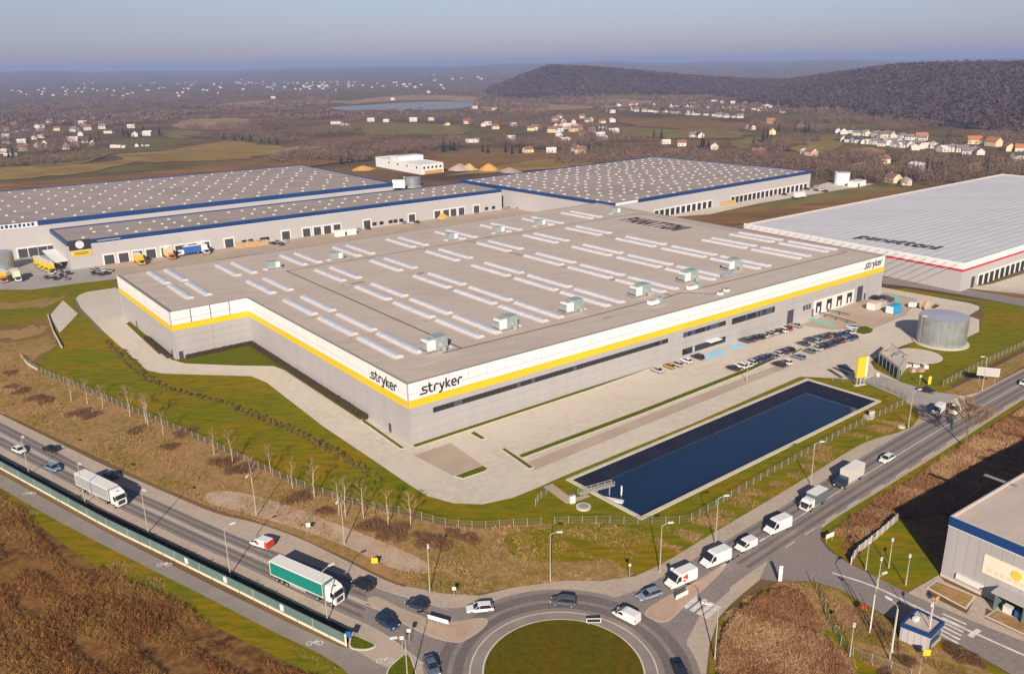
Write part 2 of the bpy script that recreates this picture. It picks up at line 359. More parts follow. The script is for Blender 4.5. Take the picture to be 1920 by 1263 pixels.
def strip_along(pts, w, off=0.0):
    """two edges of a strip of width w (metres) along a plan polyline"""
    L_, R_ = [], []
    for i, p in enumerate(pts):
        a, b = pts[max(i - 1, 0)], pts[min(i + 1, len(pts) - 1)]
        d = (b - a).normalized(); n = Vector((-d.y, d.x)); L_.append(p + n * (off + w / 2)); R_.append(p + n * (off - w / 2))
    return L_, R_
def resample(pts, step):
    out = [pts[0]]; acc = 0.0
    for a, b in zip(pts, pts[1:]):
        L_ = (b - a).length; t = step - acc
        while t <= L_: out.append(a.lerp(b, t / L_)); t += step
        acc = L_ - (t - step)
    return out
def raised(name, pts, m_top, m_kerb, w=0.35, h=0.13, parent=None):
    """planted island or verge: kerb ring and a lawn sheet inside it"""
    k = MB(); k.prism(ccw(pts), 0.0, h); o = k.build(name, m_kerb)
    tag(o, kind='structure')
    sheet('turf', inset(pts, w), m_top, h + 0.02, parent=o)
    return o
# ================================================================ the setting
def sm(a, b, x):
    t = np.clip((np.asarray(x, float) - a) / (b - a), 0, 1); return t * t * (3 - 2 * t)
def hgt(x, y):
    """height of the land: flat site, wooded hills, far ridges"""
    x = np.asarray(x, float); y = np.asarray(y, float); r = np.hypot(x, y)
    wob = 40 * np.sin(y / 260.0) + 25 * np.sin(y / 97.0 + 1)
    right = 70 * sm(545, 980, x + wob) * (1 - sm(2000, 3100, y)) * sm(450, 900, y)
    right = right * (1 + 0.05 * np.sin(x / 140.0 + y / 210.0))
    prof = np.interp(x, [-90, -20, 40, 140, 300, 590, 800, 1100, 1600], [0, 18, 44, 76, 68, 38, 22, 10, 0])
    mid = prof * sm(2280, 2760, y + 30 * np.sin(x / 70.0)) * (1 - sm(3000, 4200, y))
    a = np.arctan2(x, y)
    far = sm(5200, 10500, r) * (66 + 14 * np.sin(a * 9 + 1) + 10 * np.sin(a * 23) + 7 * np.sin(a * 51 + 2) + 6 * np.sin(r / 900.0))
    far2 = sm(3200, 5200, r) * 14 * (0.5 + 0.5 * np.sin(a * 14 + r / 700.0))
    return np.maximum(np.maximum(right, mid), far + far2)

# pond corners (rim, outside), squared to the survey
POND = gs([(1062, 898), (1202, 977), (1649, 753), (1516, 710)])
pc = sum(POND, Vector((0, 0))) / 4
pe = (POND[2] - POND[1] + POND[3] - POND[0]).normalized(); pn = Vector((-pe.y, pe.x))
pl_, pw_ = ((POND[2] - POND[1]).length + (POND[3] - POND[0]).length) / 4, ((POND[0] - POND[1]).length + (POND[3] - POND[2]).length) / 4
def pond_rect(d): return [pc - pe * (pl_ - d) - pn * (pw_ - d), pc + pe * (pl_ - d) - pn * (pw_ - d), pc + pe * (pl_ - d) + pn * (pw_ - d), pc - pe * (pl_ - d) + pn * (pw_ - d)]
POND_OUT = pond_rect(-16.0)       # plate of turf round the pond; the land sheet has its gap under it

def build_ground():
    ang = np.concatenate([np.linspace(-45, 45, 300), np.linspace(45, 315, 90)[1:-1]]) * math.pi / 180
    rad = np.concatenate([[0], np.geomspace(25, 300, 70), np.geomspace(300, 60000, 170)[1:]])
    A_, R_ = np.meshgrid(ang, rad); X = R_ * np.sin(A_); Y = R_ * np.cos(A_); Z = hgt(X, Y)
    V = np.stack([X, Y, Z], -1).reshape(-1, 3); n, m = len(rad), len(ang)
    i, j = np.meshgrid(np.arange(n - 1), np.arange(m), indexing='ij'); j2 = (j + 1) % m
    F = np.stack([i * m + j, i * m + j2, (i + 1) * m + j2, (i + 1) * m + j], -1).reshape(-1, 4)
    # gap under the pond plate: drop the cells that lie wholly inside it
    e = np.array(pe); nn = np.array(pn); c = np.array(pc)
    ins = (np.abs((V[:, :2] - c) @ e) < pl_ + 15.5) & (np.abs((V[:, :2] - c) @ nn) < pw_ + 15.5)
    F = F[~ins[F].all(1)]
    me = np_mesh('ground', V, F[:, ::-1], 'land', 4); me.polygons.foreach_set('use_smooth', [True] * len(me.polygons))
    tag(link('ground', me), kind='structure')
build_ground()

# ---------------------------------------------------------------- site turf and rough ground
def turf_ring(name, outer, inner, m, z):
    v = [(p[0], p[1], z) for p in outer] + [(p[0], p[1], z) for p in inner]
    tag(link(name, mesh(name, v, [(i, (i + 1) % 4, 4 + (i + 1) % 4, 4 + i) for i in range(4)], m)), kind='structure')
turf_ring('pond_verge', POND_OUT, pond_rect(0.3), 'lawn', 0.012)

# broad patches round the roads (each a few millimetres over the one below)
SCRUB_SW = spline(gs([(-60, 900), (10, 940), (80, 990), (160, 1048), (280, 1110), (400, 1172), (500, 1222), (570, 1258), (610, 1290), (560, 1330), (200, 1340), (-80, 1330)]))
sheet('verge', spline(gs([(-80, 880), (0, 888), (120, 957), (330, 1062), (560, 1178), (690, 1238), (720, 1275), (600, 1345), (-120, 1345)])), 'lawn', 0.004)
sheet('scrub_ground', SCRUB_SW, 'dry_scrub', 0.010)
SLOPE = gs([(-80, 690), (0, 640), (40, 665), (80, 700), (150, 728), (240, 768), (330, 806), (430, 850), (520, 893), (600, 925), (680, 950), (760, 965), (830, 985), (900, 990),
            (960, 985), (1100, 978), (1210, 990), (1290, 975), (1400, 915), (1560, 822), (1690, 760), (1712, 790), (1620, 828), (1520, 888), (1420, 948), (1330, 1001), (1240, 1054),
            (1170, 1084), (1060, 1090), (960, 1100), (880, 1116), (810, 1112), (730, 1086), (650, 1046), (560, 1005), (480, 975), (400, 952), (300, 912), (200, 864), (100, 818), (0, 772), (-80, 738)])
sheet('slope_ground', SLOPE, 'rough_grass', 0.008)
sheet('slope_meadow', spline(gs([(955, 1000), (1100, 990), (1230, 1000), (1300, 975), (1250, 1010), (1190, 1040), (1080, 1052), (970, 1045)])), 'lawn', 0.014)
sheet('earth_bank', spline(gs([(388, 925), (430, 920), (520, 940), (640, 985), (730, 1020), (800, 1055), (795, 1075), (730, 1062), (640, 1020), (540, 985), (450, 960), (392, 942)])), 'bare_earth', 0.016)
LAWN_W = gs([(150, 545), (160, 575), (206, 616), (284, 688), (310, 693), (436, 698), (474, 699), (506, 711), (612, 793), (706, 856), (776, 904), (808, 922), (852, 935), (903, 937),
             (955, 925), (1005, 905), (1062, 896), (1090, 920), (1202, 980), (1100, 978), (960, 984), (900, 986), (830, 980), (760, 960), (680, 944), (600, 918), (520, 886), (430, 843),
             (330, 799), (240, 760), (150, 722), (90, 700), (60, 690), (90, 660), (110, 650), (100, 610), (92, 590), (116, 566)])
sheet('site_lawn', LAWN_W, 'lawn', 0.012)
sheet('left_meadow', gs([(-300, 560), (-100, 552), (0, 546), (110, 535), (219, 528), (219, 541), (160, 552), (125, 565), (92, 592), (108, 648), (60, 690), (0, 640), (-120, 640), (-300, 660)]), 'ploughed', 0.010)
for k_, (pts_, m_) in enumerate((([(-200, 600), (0, 592), (70, 584), (92, 592), (60, 606), (0, 612), (-200, 622)], 'lawn'), ([(-200, 628), (0, 618), (60, 612), (98, 612), (70, 628), (0, 636), (-200, 645)], 'rough_grass'), ([(-200, 575), (0, 568), (90, 560), (120, 556), (95, 572), (0, 582), (-200, 592)], 'rough_grass'), ([(-100, 650), (20, 640), (80, 632), (104, 640), (70, 668), (50, 672), (0, 652)], 'rough_grass'))):
    q_ = spline(gs(pts_), True, 4); mr_ = random.Random(k_); sheet('meadow_streak', [p + Vector((mr_.uniform(-2, 2), mr_.uniform(-3, 3))) for p in q_], m_, 0.014)
sheet('left_meadow_strip', gs([(-300, 545), (0, 542), (215, 521), (219, 545), (150, 556), (60, 590), (-100, 600), (-300, 610)]), 'lawn', 0.013)
sheet('tank_lawn', gs([(1655, 540), (1700, 541), (1820, 560), (1935, 575), (1990, 588), (1990, 640), (1920, 652), (1780, 722), (1800, 742), (1752, 733), (1691, 717), (1630, 690), (1716, 640), (1807, 635), (1836, 622), (1845, 590), (1830, 566), (1700, 549)]), 'lawn', 0.012)
sheet('roadside_strip', gs([(1770, 735), (1800, 722), (1920, 660), (2000, 622), (2000, 640), (1920, 686), (1838, 733), (1807, 741)]), 'rough_grass', 0.016)
sheet('east_scrub_ground', gs([(1545, 1000), (1545, 985), (1640, 925), (1740, 866), (1830, 806), (1920, 748), (2100, 640), (2150, 760), (1900, 905), (1790, 972), (1762, 1076), (1702, 1110), (1590, 1053), (1540, 1012)]), 'dry_scrub', 0.006)
sheet('east_lawn', gs([(1600, 1052), (1640, 1010), (1686, 970), (1706, 985), (1765, 1060), (1759, 1077), (1702, 1108), (1650, 1085)]), 'lawn', 0.012)
sheet('corner_lawn', gs([(1541, 992), (1580, 968), (1600, 990), (1575, 1025), (1592, 1048), (1572, 1040), (1545, 1016)]), 'lawn', 0.013)
sheet('east_verge', gs([(1548, 984), (1640, 923), (1740, 864), (1830, 804), (1920, 746), (2000, 700), (2000, 712), (1920, 757), (1830, 816), (1740, 876), (1640, 936), (1560, 990)]), 'lawn', 0.013)
SCRUB_S = gs([(1330, 1290), (1330, 1230), (1345, 1165), (1400, 1118), (1460, 1088), (1520, 1089), (1572, 1103), (1660, 1156), (1800, 1213), (1890, 1263), (1960, 1310), (1700, 1400), (1360, 1400)])
sheet('south_verge', SCRUB_S, 'lawn', 0.008)
SCRUB_SB = spline(gs([(1350, 1260), (1360, 1190), (1410, 1135), (1460, 1112), (1510, 1128), (1545, 1190), (1580, 1250), (1600, 1290), (1460, 1330), (1360, 1310)]))
sheet('south_scrub_ground', SCRUB_SB, 'dry_scrub', 0.014)
sheet('south_bank', gs([(1535, 1098), (1572, 1110), (1655, 1158), (1690, 1190), (1780, 1222), (1870, 1266), (1900, 1300), (1760, 1320), (1690, 1270), (1620, 1240), (1585, 1190)]), 'rough_grass', 0.012)

# ---------------------------------------------------------------- yard of the large warehouse
YARD = gs([(219, 541), (165, 549), (150, 554), (143, 561), (152, 578), (195, 622), (262, 682), (276, 694), (304, 700), (434, 704), (471, 705), (500, 717), (606, 799), (700, 862), (770, 910), (803, 930),
           (850, 943), (905, 945), (960, 933), (1010, 913), (1052, 894), (1300, 793), (1500, 706), (1530, 707), (1575, 710), (1617, 715), (1682, 742), (1722, 768), (1723, 783), (1708, 803),
           (1760, 790), (1838, 734), (1807, 742), (1752, 734), (1691, 717), (1640, 692), (1632, 678), (1661, 659), (1716, 640), (1807, 635), (1836, 622), (1836, 599), (1815, 592), (1836, 580), (1836, 574), (1817, 568), (1699, 547), (1640, 536),
           (1300, 500), (600, 500), (300, 530)])
sheet('yard', YARD, 'paving', 0.022)
sheet('yard_kerb_line', gs([(219, 539), (165, 547), (148, 553), (141, 561), (143, 561), (150, 554), (165, 549), (219, 541)]), 'kerb', 0.026)
sheet('rose_bays', gs([(990, 866), (1200, 783), (1410, 702), (1470, 680), (1485, 686), (1420, 712), (1210, 796), (1002, 881)]), 'paving_rose', 0.026)
sheet('rose_apron', gs([(776, 853), (845, 830), (905, 872), (852, 893)]), 'paving_rose', 0.026)
sheet('gate_paving', gs([(1682, 742), (1722, 768), (1723, 783), (1708, 803), (1745, 790), (1800, 760), (1770, 748), (1735, 737), (1700, 725)]), 'brick_red', 0.026)
sheet('gate_road', gs([(1617, 715), (1640, 700), (1691, 717), (1752, 734), (1800, 742), (1765, 762), (1725, 772), (1710, 757), (1682, 742)]), 'paving_grey', 0.030)
sheet('dock_paving', gs([(1500, 610), (1620, 560), (1660, 548), (1720, 560), (1700, 590), (1640, 615), (1560, 618)]), 'paving_rose', 0.025)
for nm, pts, m in (('bay_marking', [(1313, 667), (1352, 653), (1367, 662), (1323, 677)], 'bay_blue'), ('bay_marking', [(1362, 648), (1388, 643), (1403, 648), (1375, 657)], 'bay_blue'),
                   ('bay_marking', [(1513, 599), (1524, 596), (1569, 609), (1561, 614)], 'bay_green'), ('bay_marking', [(1667, 556), (1678, 553), (1692, 560), (1687, 567)], 'bay_green')):
    sheet(nm, gs(pts), m, 0.032)
# white bay lines over the coloured bays
for pts, n in (([(1313, 667), (1352, 653), (1367, 662), (1323, 677)], 4), ([(1362, 648), (1388, 643), (1403, 648), (1375, 657)], 3), ([(1513, 599), (1561, 614), (1569, 609), (1524, 596)], 6)):
    q = gs(pts); mb = MB()
    for i in range(n + 1):
        a, b = q[0].lerp(q[1], i / n), q[3].lerp(q[2], i / n); L_, R_ = strip_along([a, b], 0.35)
        mb.add([(*L_[0], .036), (*R_[0], .036), (*R_[1], .036), (*L_[1], .036)], [(0, 1, 2, 3)])
    tag(mb.build('bay_line', 'white_paint'), kind='structure')
# turf islands in the yard
for pts in ([(771, 834), (1100, 727), (1238, 680), (1244, 683), (1105, 732), (778, 840)], [(1389, 634), (1455, 607), (1459, 610), (1394, 638)],
            [(970, 853), (1200, 768), (1400, 690), (1462, 664), (1468, 668), (1405, 697), (1205, 776), (978, 860)], [(938, 842), (947, 839), (1003, 876), (992, 880)],
            [(879, 812), (890, 808), (913, 822), (902, 825)], [(849, 893), (905, 872), (917, 878), (910, 884), (868, 898)], [(675, 789), (683, 785), (762, 841), (750, 842)],
            [(1603, 624), (1607, 612), (1625, 611), (1640, 618), (1634, 625), (1620, 628)], [(1743, 577), (1753, 569), (1765, 574), (1752, 580)],
            [(1480, 663), (1502, 652), (1506, 655), (1486, 666)], [(1530, 651), (1545, 642), (1549, 645), (1535, 654)]):
    raised('yard_island', gs(pts), 'lawn_deep', 'kerb')
raised('wall_lawn', gs([(317, 674), (329, 662), (471, 628), (690, 783), (674, 788), (531, 694), (512, 687), (447, 686), (346, 682)]), 'lawn_deep', 'kerb', 0.3, 0.05)
raised('wall_lawn', gs([(235, 607), (297, 665), (316, 658), (262, 612), (246, 600)]), 'lawn_deep', 'kerb', 0.3, 0.05)
sheet('pond_walk', gs([(1018, 912), (1036, 906), (1072, 934), (1090, 930), (1100, 926), (1108, 930), (1075, 942), (1062, 944)]), 'paving_rose', 0.028)
sheet('spillway', gs([(93, 592), (118, 563), (146, 588), (112, 624)]), 'concrete', 0.05)
for pts in ([(143, 562), (150, 578), (195, 624), (193, 626), (147, 580), (140, 563)],):
    sheet('gutter', gs(pts), 'roof_seam', 0.034)

# ---------------------------------------------------------------- pond
rim = MB(); o4, i4 = pond_rect(0.0), pond_rect(1.0)
v = [(p[0], p[1], z) for q, z in ((o4, 0.0), (o4, 0.28), (i4, 0.28), (i4, -0.4)) for p in q]
rim.add(v, [(k * 4 + i, k * 4 + (i + 1) % 4, k * 4 + 4 + (i + 1) % 4, k * 4 + 4 + i) for k in range(3) for i in range(4)])
tag(rim.build('pond_rim', 'concrete'), kind='structure')
b4 = pond_rect(1.02); w4 = pond_rect(5.6)
ln = MB().add([(p[0], p[1], z) for q, z in ((b4, 0.1), (w4, -3.6)) for p in q], [(i, (i + 1) % 4, 4 + (i + 1) % 4, 4 + i) for i in range(4)] + [(4, 5, 6, 7)])
tag(ln.build('pond_liner', 'liner'), kind='structure')
tag(sheet('pond_water', pond_rect(3.4), 'pond_water', -2.0), kind='structure')

# ---------------------------------------------------------------- roads
Z_SH, Z_AS, Z_MK = 0.034, 0.040, 0.046
# main road on the left: pale shoulders, two dark carriageways, pale centre strip
upP = [(-80, 738), (0, 776), (100, 825), (200, 874), (300, 918), (400, 960), (480, 980), (560, 1008), (640, 1046), (720, 1086), (790, 1110)]
loP = [(-80, 834), (0, 878), (100, 933), (200, 988), (300, 1037), (440, 1106), (560, 1166), (653, 1212), (680, 1226), (710, 1244), (760, 1262)]
sheet('road_shoulder', spline(gs(upP), False, 4) + list(reversed(spline(gs(loP), False, 4))), 'shoulder', Z_SH)
_C = [(-80, 774), (0, 814), (100, 866), (200, 917), (300, 963), (380, 1000), (460, 1035), (560, 1079), (640, 1112), (710, 1140), (800, 1165)]
l1 = ribbon_pts([(-80, 752), (0, 790), (100, 842), (200, 896), (300, 940), (380, 976), (460, 1010), (560, 1048), (640, 1076), (720, 1106), (840, 1142)], [(x, y - 2.5) for x, y in _C])
ribbon('carriageway', l1[0], l1[1], 'asphalt', Z_AS)
l2 = ribbon_pts([(x, y + 2.5) for x, y in _C], [(-80, 796), (0, 838), (100, 891), (200, 943), (300, 990), (380, 1028), (460, 1064), (560, 1112), (640, 1150), (720, 1188), (800, 1250)])
ribbon('carriageway', l2[0], l2[1], 'asphalt', Z_AS)
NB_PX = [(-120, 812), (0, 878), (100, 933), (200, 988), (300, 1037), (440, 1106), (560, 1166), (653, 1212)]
sheet('shaded_earth_strip', spline(gs(NB_PX), False, 4) + list(reversed(spline(gs([(-120, 792), (0, 857), (100, 911), (200, 961), (300, 1011), (440, 1077), (560, 1134), (655, 1181)]), False, 4))), 'soil_barrier_shade', 0.048)  # weedy earth, coloured near black to widen the barrier's cast shadow
for rb in (l1, l2):
    for a, b in ((0.16, 0.34), (0.58, 0.76)): q = mixrib(*rb, a, b); ribbon('wheel_track', q[0], q[1], 'asphalt_dark', Z_AS + .003)
for rb, a, b in ((l1, 0.0, 0.025), (l1, 0.975, 1.01), (l2, -0.01, 0.02), (l2, 0.98, 1.0)):
    q = mixrib(*rb, a, b); ribbon('road_line', q[0], q[1], 'white_paint', Z_MK)
ribbon('footpath', *ribbon_pts([(-80, 852), (0, 888), (73, 928), (190, 992), (300, 1048), (420, 1108), (540, 1166), (640, 1212), (700, 1236)],
                               [(-80, 874), (0, 914), (70, 955), (180, 1014), (290, 1070), (400, 1125), (510, 1182), (610, 1230), (690, 1275)]), 'path', 0.030)
sheet('footpath_corner', gs([(640, 1212), (668, 1216), (715, 1214), (745, 1200), (770, 1215), (745, 1228), (725, 1255), (715, 1290), (680, 1290), (640, 1250), (600, 1225)]), 'path', 0.033)
raised('corner_island', spline(gs([(660, 1190), (690, 1200), (706, 1210), (690, 1218), (668, 1218), (655, 1212)])), 'lawn_deep', 'kerb', 0.3)
raised('corner_island', spline(gs([(724, 1262), (740, 1240), (762, 1225), (775, 1240), (785, 1300), (730, 1310)])), 'lawn_deep', 'kerb', 0.3)
# cycle symbols on the path
for px, py in ((308, 1058), (590, 1205), (722, 1238), (55, 925)):
    c = g(px, py); mb = MB()
    for dx in (-0.9, 0.9):
        for i in range(8):
            t0, t1 = i * math.pi / 4, (i + 1) * math.pi / 4
            p = [(c.x + dx + r * math.cos(t), c.y + r * math.sin(t), 0.042) for r, t in ((0.45, t0), (0.65, t0), (0.65, t1), (0.45, t1))]
            mb.add(p, [(0, 1, 2, 3)])
    mb.add([(c.x - .9, c.y - .1, .042), (c.x + .9, c.y - .1, .042), (c.x + .9, c.y + .1, .042), (c.x - .9, c.y + .1, .042)], [(0, 1, 2, 3)])
    mb.add([(c.x - .4, c.y + .1, .042), (c.x + .4, c.y + .1, .042), (c.x + .4, c.y + .9, .042), (c.x + .2, c.y + .9, .042)], [(0, 1, 2, 3)])
    tag(mb.build('path_marking', 'white_paint'), kind='structure')
# roundabout
RC = Vector((7.6, 113.0))
def arc(r, a0=0, a1=360, n=72): return [RC + Vector((r * math.cos(R(a0 + (a1 - a0) * i / n)), r * math.sin(R(a0 + (a1 - a0) * i / n)))) for i in range(n if a1 - a0 == 360 else n + 1)]
def ring(name, r0, r1, m, z, a0=0, a1=360):
    n = 96; v = []; f = []
    for i in range(n + 1):
        t = R(a0 + (a1 - a0) * i / n)
        for r in (r0, r1): v.append((RC.x + r * math.cos(t), RC.y + r * math.sin(t), z))
    f = [(2 * i, 2 * i + 1, 2 * i + 3, 2 * i + 2) for i in range(n)]
    tag(link(name, mesh(name, v, f, m)), kind='structure')
# pale footway round the outside, then asphalt, apron, turf
sheet('roundabout_footway', gs([(760, 1098), (830, 1112), (900, 1116), (960, 1101), (1060, 1088), (1130, 1088), (1190, 1080), (1235, 1060), (1300, 1060), (1345, 1125), (1345, 1165), (1330, 1210), (1320, 1300), (760, 1300), (730, 1240), (735, 1190), (740, 1140)]), 'shoulder', 0.031)
ring('roundabout_road', 15.6, 22.4, 'asphalt', 0.043)
ring('wheel_track', 16.6, 18.3, 'asphalt_dark', 0.047); ring('wheel_track', 19.2, 21.2, 'asphalt_dark', 0.047)
ring('roundabout_apron', 13.2, 15.4, 'path', 0.07); ring('apron_kerb', 15.3, 15.55, 'kerb', 0.10)
raised('roundabout_island', arc(13.4), 'lawn_dull', 'kerb', 0.3, 0.16)
# entry flares
sheet('road_flare', gs([(690, 1096), (770, 1126), (840, 1140), (900, 1136), (940, 1126), (960, 1180), (900, 1240), (880, 1300), (800, 1300), (790, 1235), (740, 1196), (680, 1168)]), 'asphalt', 0.0415)
sheet('road_flare', gs([(1130, 1128), (1200, 1104), (1290, 1054), (1370, 1105), (1310, 1157), (1288, 1200), (1285, 1280), (1180, 1280), (1180, 1190)]), 'asphalt', 0.0415)
ISL_W = spline(gs([(705, 1118), (760, 1143), (830, 1165), (905, 1158), (912, 1172), (880, 1196), (852, 1204), (800, 1190), (740, 1160), (690, 1130)]))
raised('splitter_island', ISL_W, 'paving_rose', 'shoulder', 0.5, 0.10)
sheet('island_paving', spline(gs([(790, 1160), (840, 1172), (890, 1165), (898, 1172), (870, 1192), (845, 1198), (810, 1186)])), 'brick_red', 0.125)
ISL_E = spline(gs([(1208, 1148), (1240, 1124), (1290, 1098), (1340, 1068), (1362, 1060), (1335, 1090), (1290, 1130), (1262, 1158), (1245, 1166), (1225, 1162)]))
raised('splitter_island', ISL_E, 'brick_red', 'shoulder', 0.5, 0.10)
# right road
rU = [(1120, 1102), (1180, 1085), (1240, 1057), (1330, 1003), (1420, 950), (1520, 890), (1620, 830), (1708, 801), (1838, 733), (1920, 690), (2060, 615)]
rD = [(1345, 1160), (1375, 1128), (1420, 1090), (1470, 1050), (1545, 987), (1600, 950), (1680, 901), (1780, 838), (1860, 786), (1920, 748), (2060, 660)]
a_, b_ = ribbon_pts(rU, rD); ribbon('road_shoulder', a_, b_, 'shoulder', Z_SH)
r1 = ribbon_pts([(1200, 1106), (1245, 1082), (1290, 1054), (1370, 1008), (1450, 960), (1540, 904), (1640, 842), (1740, 786), (1830, 740), (1920, 694), (2060, 620)],
                [(1305, 1158), (1345, 1120), (1390, 1085), (1440, 1050), (1510, 1003), (1590, 951), (1680, 895), (1775, 833), (1855, 783), (1920, 742), (2060, 655)])
ribbon('carriageway', r1[0], r1[1], 'asphalt', Z_AS)
for a, b in ((0.07, 0.16), (0.27, 0.36), (0.62, 0.71), (0.82, 0.91)): q = mixrib(*r1, a, b); ribbon('wheel_track', q[0][10:], q[1][10:], 'asphalt_dark', Z_AS + .003)
q = mixrib(*r1, 0.485, 0.505); ribbon('road_line', q[0][12:], q[1][12:], 'white_paint', Z_MK)
for i in range(14, len(r1[0]) - 2, 2):
    q = mixrib(r1[0][i:i + 2], r1[1][i:i + 2], 0.97, 0.99); ribbon('road_dash', *q, 'white_paint', Z_MK)
for i in range(8):                                  # hatching before the splitter island
    p, s_ = g(1352 + 9 * i, 1062 - 6 * i), g(1362 + 9 * i, 1060 - 6.5 * i)
    d = (g(1372 + 9 * i, 1050 - 6 * i) - p)
    L_, R_ = strip_along([p, p + d * 0.9], 0.45); ribbon('road_hatch', L_, R_, 'white_paint', Z_MK + .001)
# zebra by the roundabout
for i in range(5):
    a = g(1284 + 12.5 * i, 1139 + 6.2 * i); b = g(1308 + 12.5 * i, 1120 + 6.2 * i)
    b = a.lerp(b, 1.15)
    if i < 4: L_, R_ = strip_along([a, b], 0.95); ribbon('zebra_bar', L_, R_, 'white_paint', Z_MK + .002)
# side road on the lower right
SIDE = gs([(1440, 1050), (1510, 1003), (1541, 985), (1538, 1010), (1552, 1030), (1590, 1055), (1702, 1111), (1831, 1167), (1920, 1202), (2000, 1236), (2000, 1330), (1894, 1262), (1802, 1210), (1659, 1153), (1572, 1103), (1521, 1089), (1457, 1090), (1425, 1085)])
sheet('side_road', SIDE, 'asphalt', 0.0445)
s2 = ribbon_pts([(1560, 1072), (1640, 1098), (1740, 1146), (1830, 1186), (1920, 1226), (2000, 1262)], [(1562, 1075), (1640, 1101), (1739, 1149), (1829, 1189), (1919, 1229), (1999, 1265)])
ribbon('road_line', s2[0], s2[1], 'white_paint', 0.050)
sheet('side_forecourt', gs([(1702, 1111), (1759, 1078), (1770, 1088), (1736, 1108), (1742, 1115), (1812, 1150), (1830, 1118), (1850, 1126), (1846, 1158), (1920, 1192), (1920, 1208), (1831, 1167)]), 'shoulder', 0.040)
sheet('side_walk', gs([(1762, 1086), (1920, 1155), (1990, 1186), (1990, 1205), (1920, 1172), (1850, 1140), (1760, 1097)]), 'shoulder', 0.037)
for i in range(6):
    a, b = g(1768 - 1.5 * i, 1150 + 7.2 * i), g(1812 - 3 * i, 1170 + 7.2 * i); L_, R_ = strip_along([a, b], 0.5); ribbon('zebra_bar', L_, R_, 'white_paint', 0.052)
L_, R_ = strip_along(gs([(1818, 1193), (1836, 1180)]), 0.9); ribbon('stop_line', L_, R_, 'white_paint', 0.052)
for pts in ([(1737, 1102), (1755, 1088), (1830, 1118), (1812, 1142)], [(1846, 1155), (1868, 1142), (1960, 1182), (1950, 1204)]):
    raised('planting_bed', gs(pts), 'rough_grass', 'kerb', 0.3)
# service road behind, in front of the red-banded warehouse
ribbon('service_road', *ribbon_pts([(1655, 519), (1700, 525), (1780, 537), (1860, 550), (1935, 562), (2040, 580)], [(1655, 532), (1700, 537), (1780, 549), (1860, 563), (1935, 578), (2040, 600)]), 'asphalt', 0.036)
ribbon('service_verge', *ribbon_pts([(1655, 510), (1740, 520), (1850, 538), (1935, 551), (2040, 570)], [(1655, 519), (1740, 530), (1850, 547), (1935, 561), (2040, 580)]), 'field_brown', 0.020)
# yards of the neighbours
sheet('north_yard', gs([(-80, 545), (0, 543), (60, 543), (140, 532), (219, 523), (440, 478), (700, 440), (960, 398), (1060, 395), (1120, 385), (1120, 380), (940, 388), (940, 370), (400, 430), (134, 480), (90, 440), (-80, 452)]), 'paving_grey', 0.020)
sheet('north_yard_bay', gs([(170, 495), (400, 458), (700, 424), (880, 402), (980, 388), (1060, 392), (960, 408), (700, 446), (440, 482), (215, 520)]), 'paving_rose', 0.026)
sheet('centre_yard', gs([(1120, 412), (1190, 396), (1300, 382), (1519, 351), (1560, 340), (1640, 345), (1600, 352), (1520, 365), (1420, 382), (1330, 402), (1240, 408)]), 'paving', 0.025)
sheet('centre_bank', gs([(1230, 410), (1330, 403), (1420, 385), (1560, 358), (1640, 348), (1700, 345), (1700, 362), (1560, 388), (1400, 418), (1330, 420)]), 'field_brown', 0.016)
sheet('centre_bank_turf', gs([(1420, 385), (1560, 357), (1640, 347), (1690, 345), (1690, 352), (1570, 372), (1450, 392)]), 'field_green', 0.022)
sheet('white_yard', gs([(1808, 540), (1860, 532), (1960, 500), (2100, 470), (2100, 560), (1960, 556), (1860, 545)]), 'paving', 0.025)
sheet('centre_lawn', gs([(943, 372), (1118, 378), (1085, 396), (960, 388)]), 'field_green', 0.028)
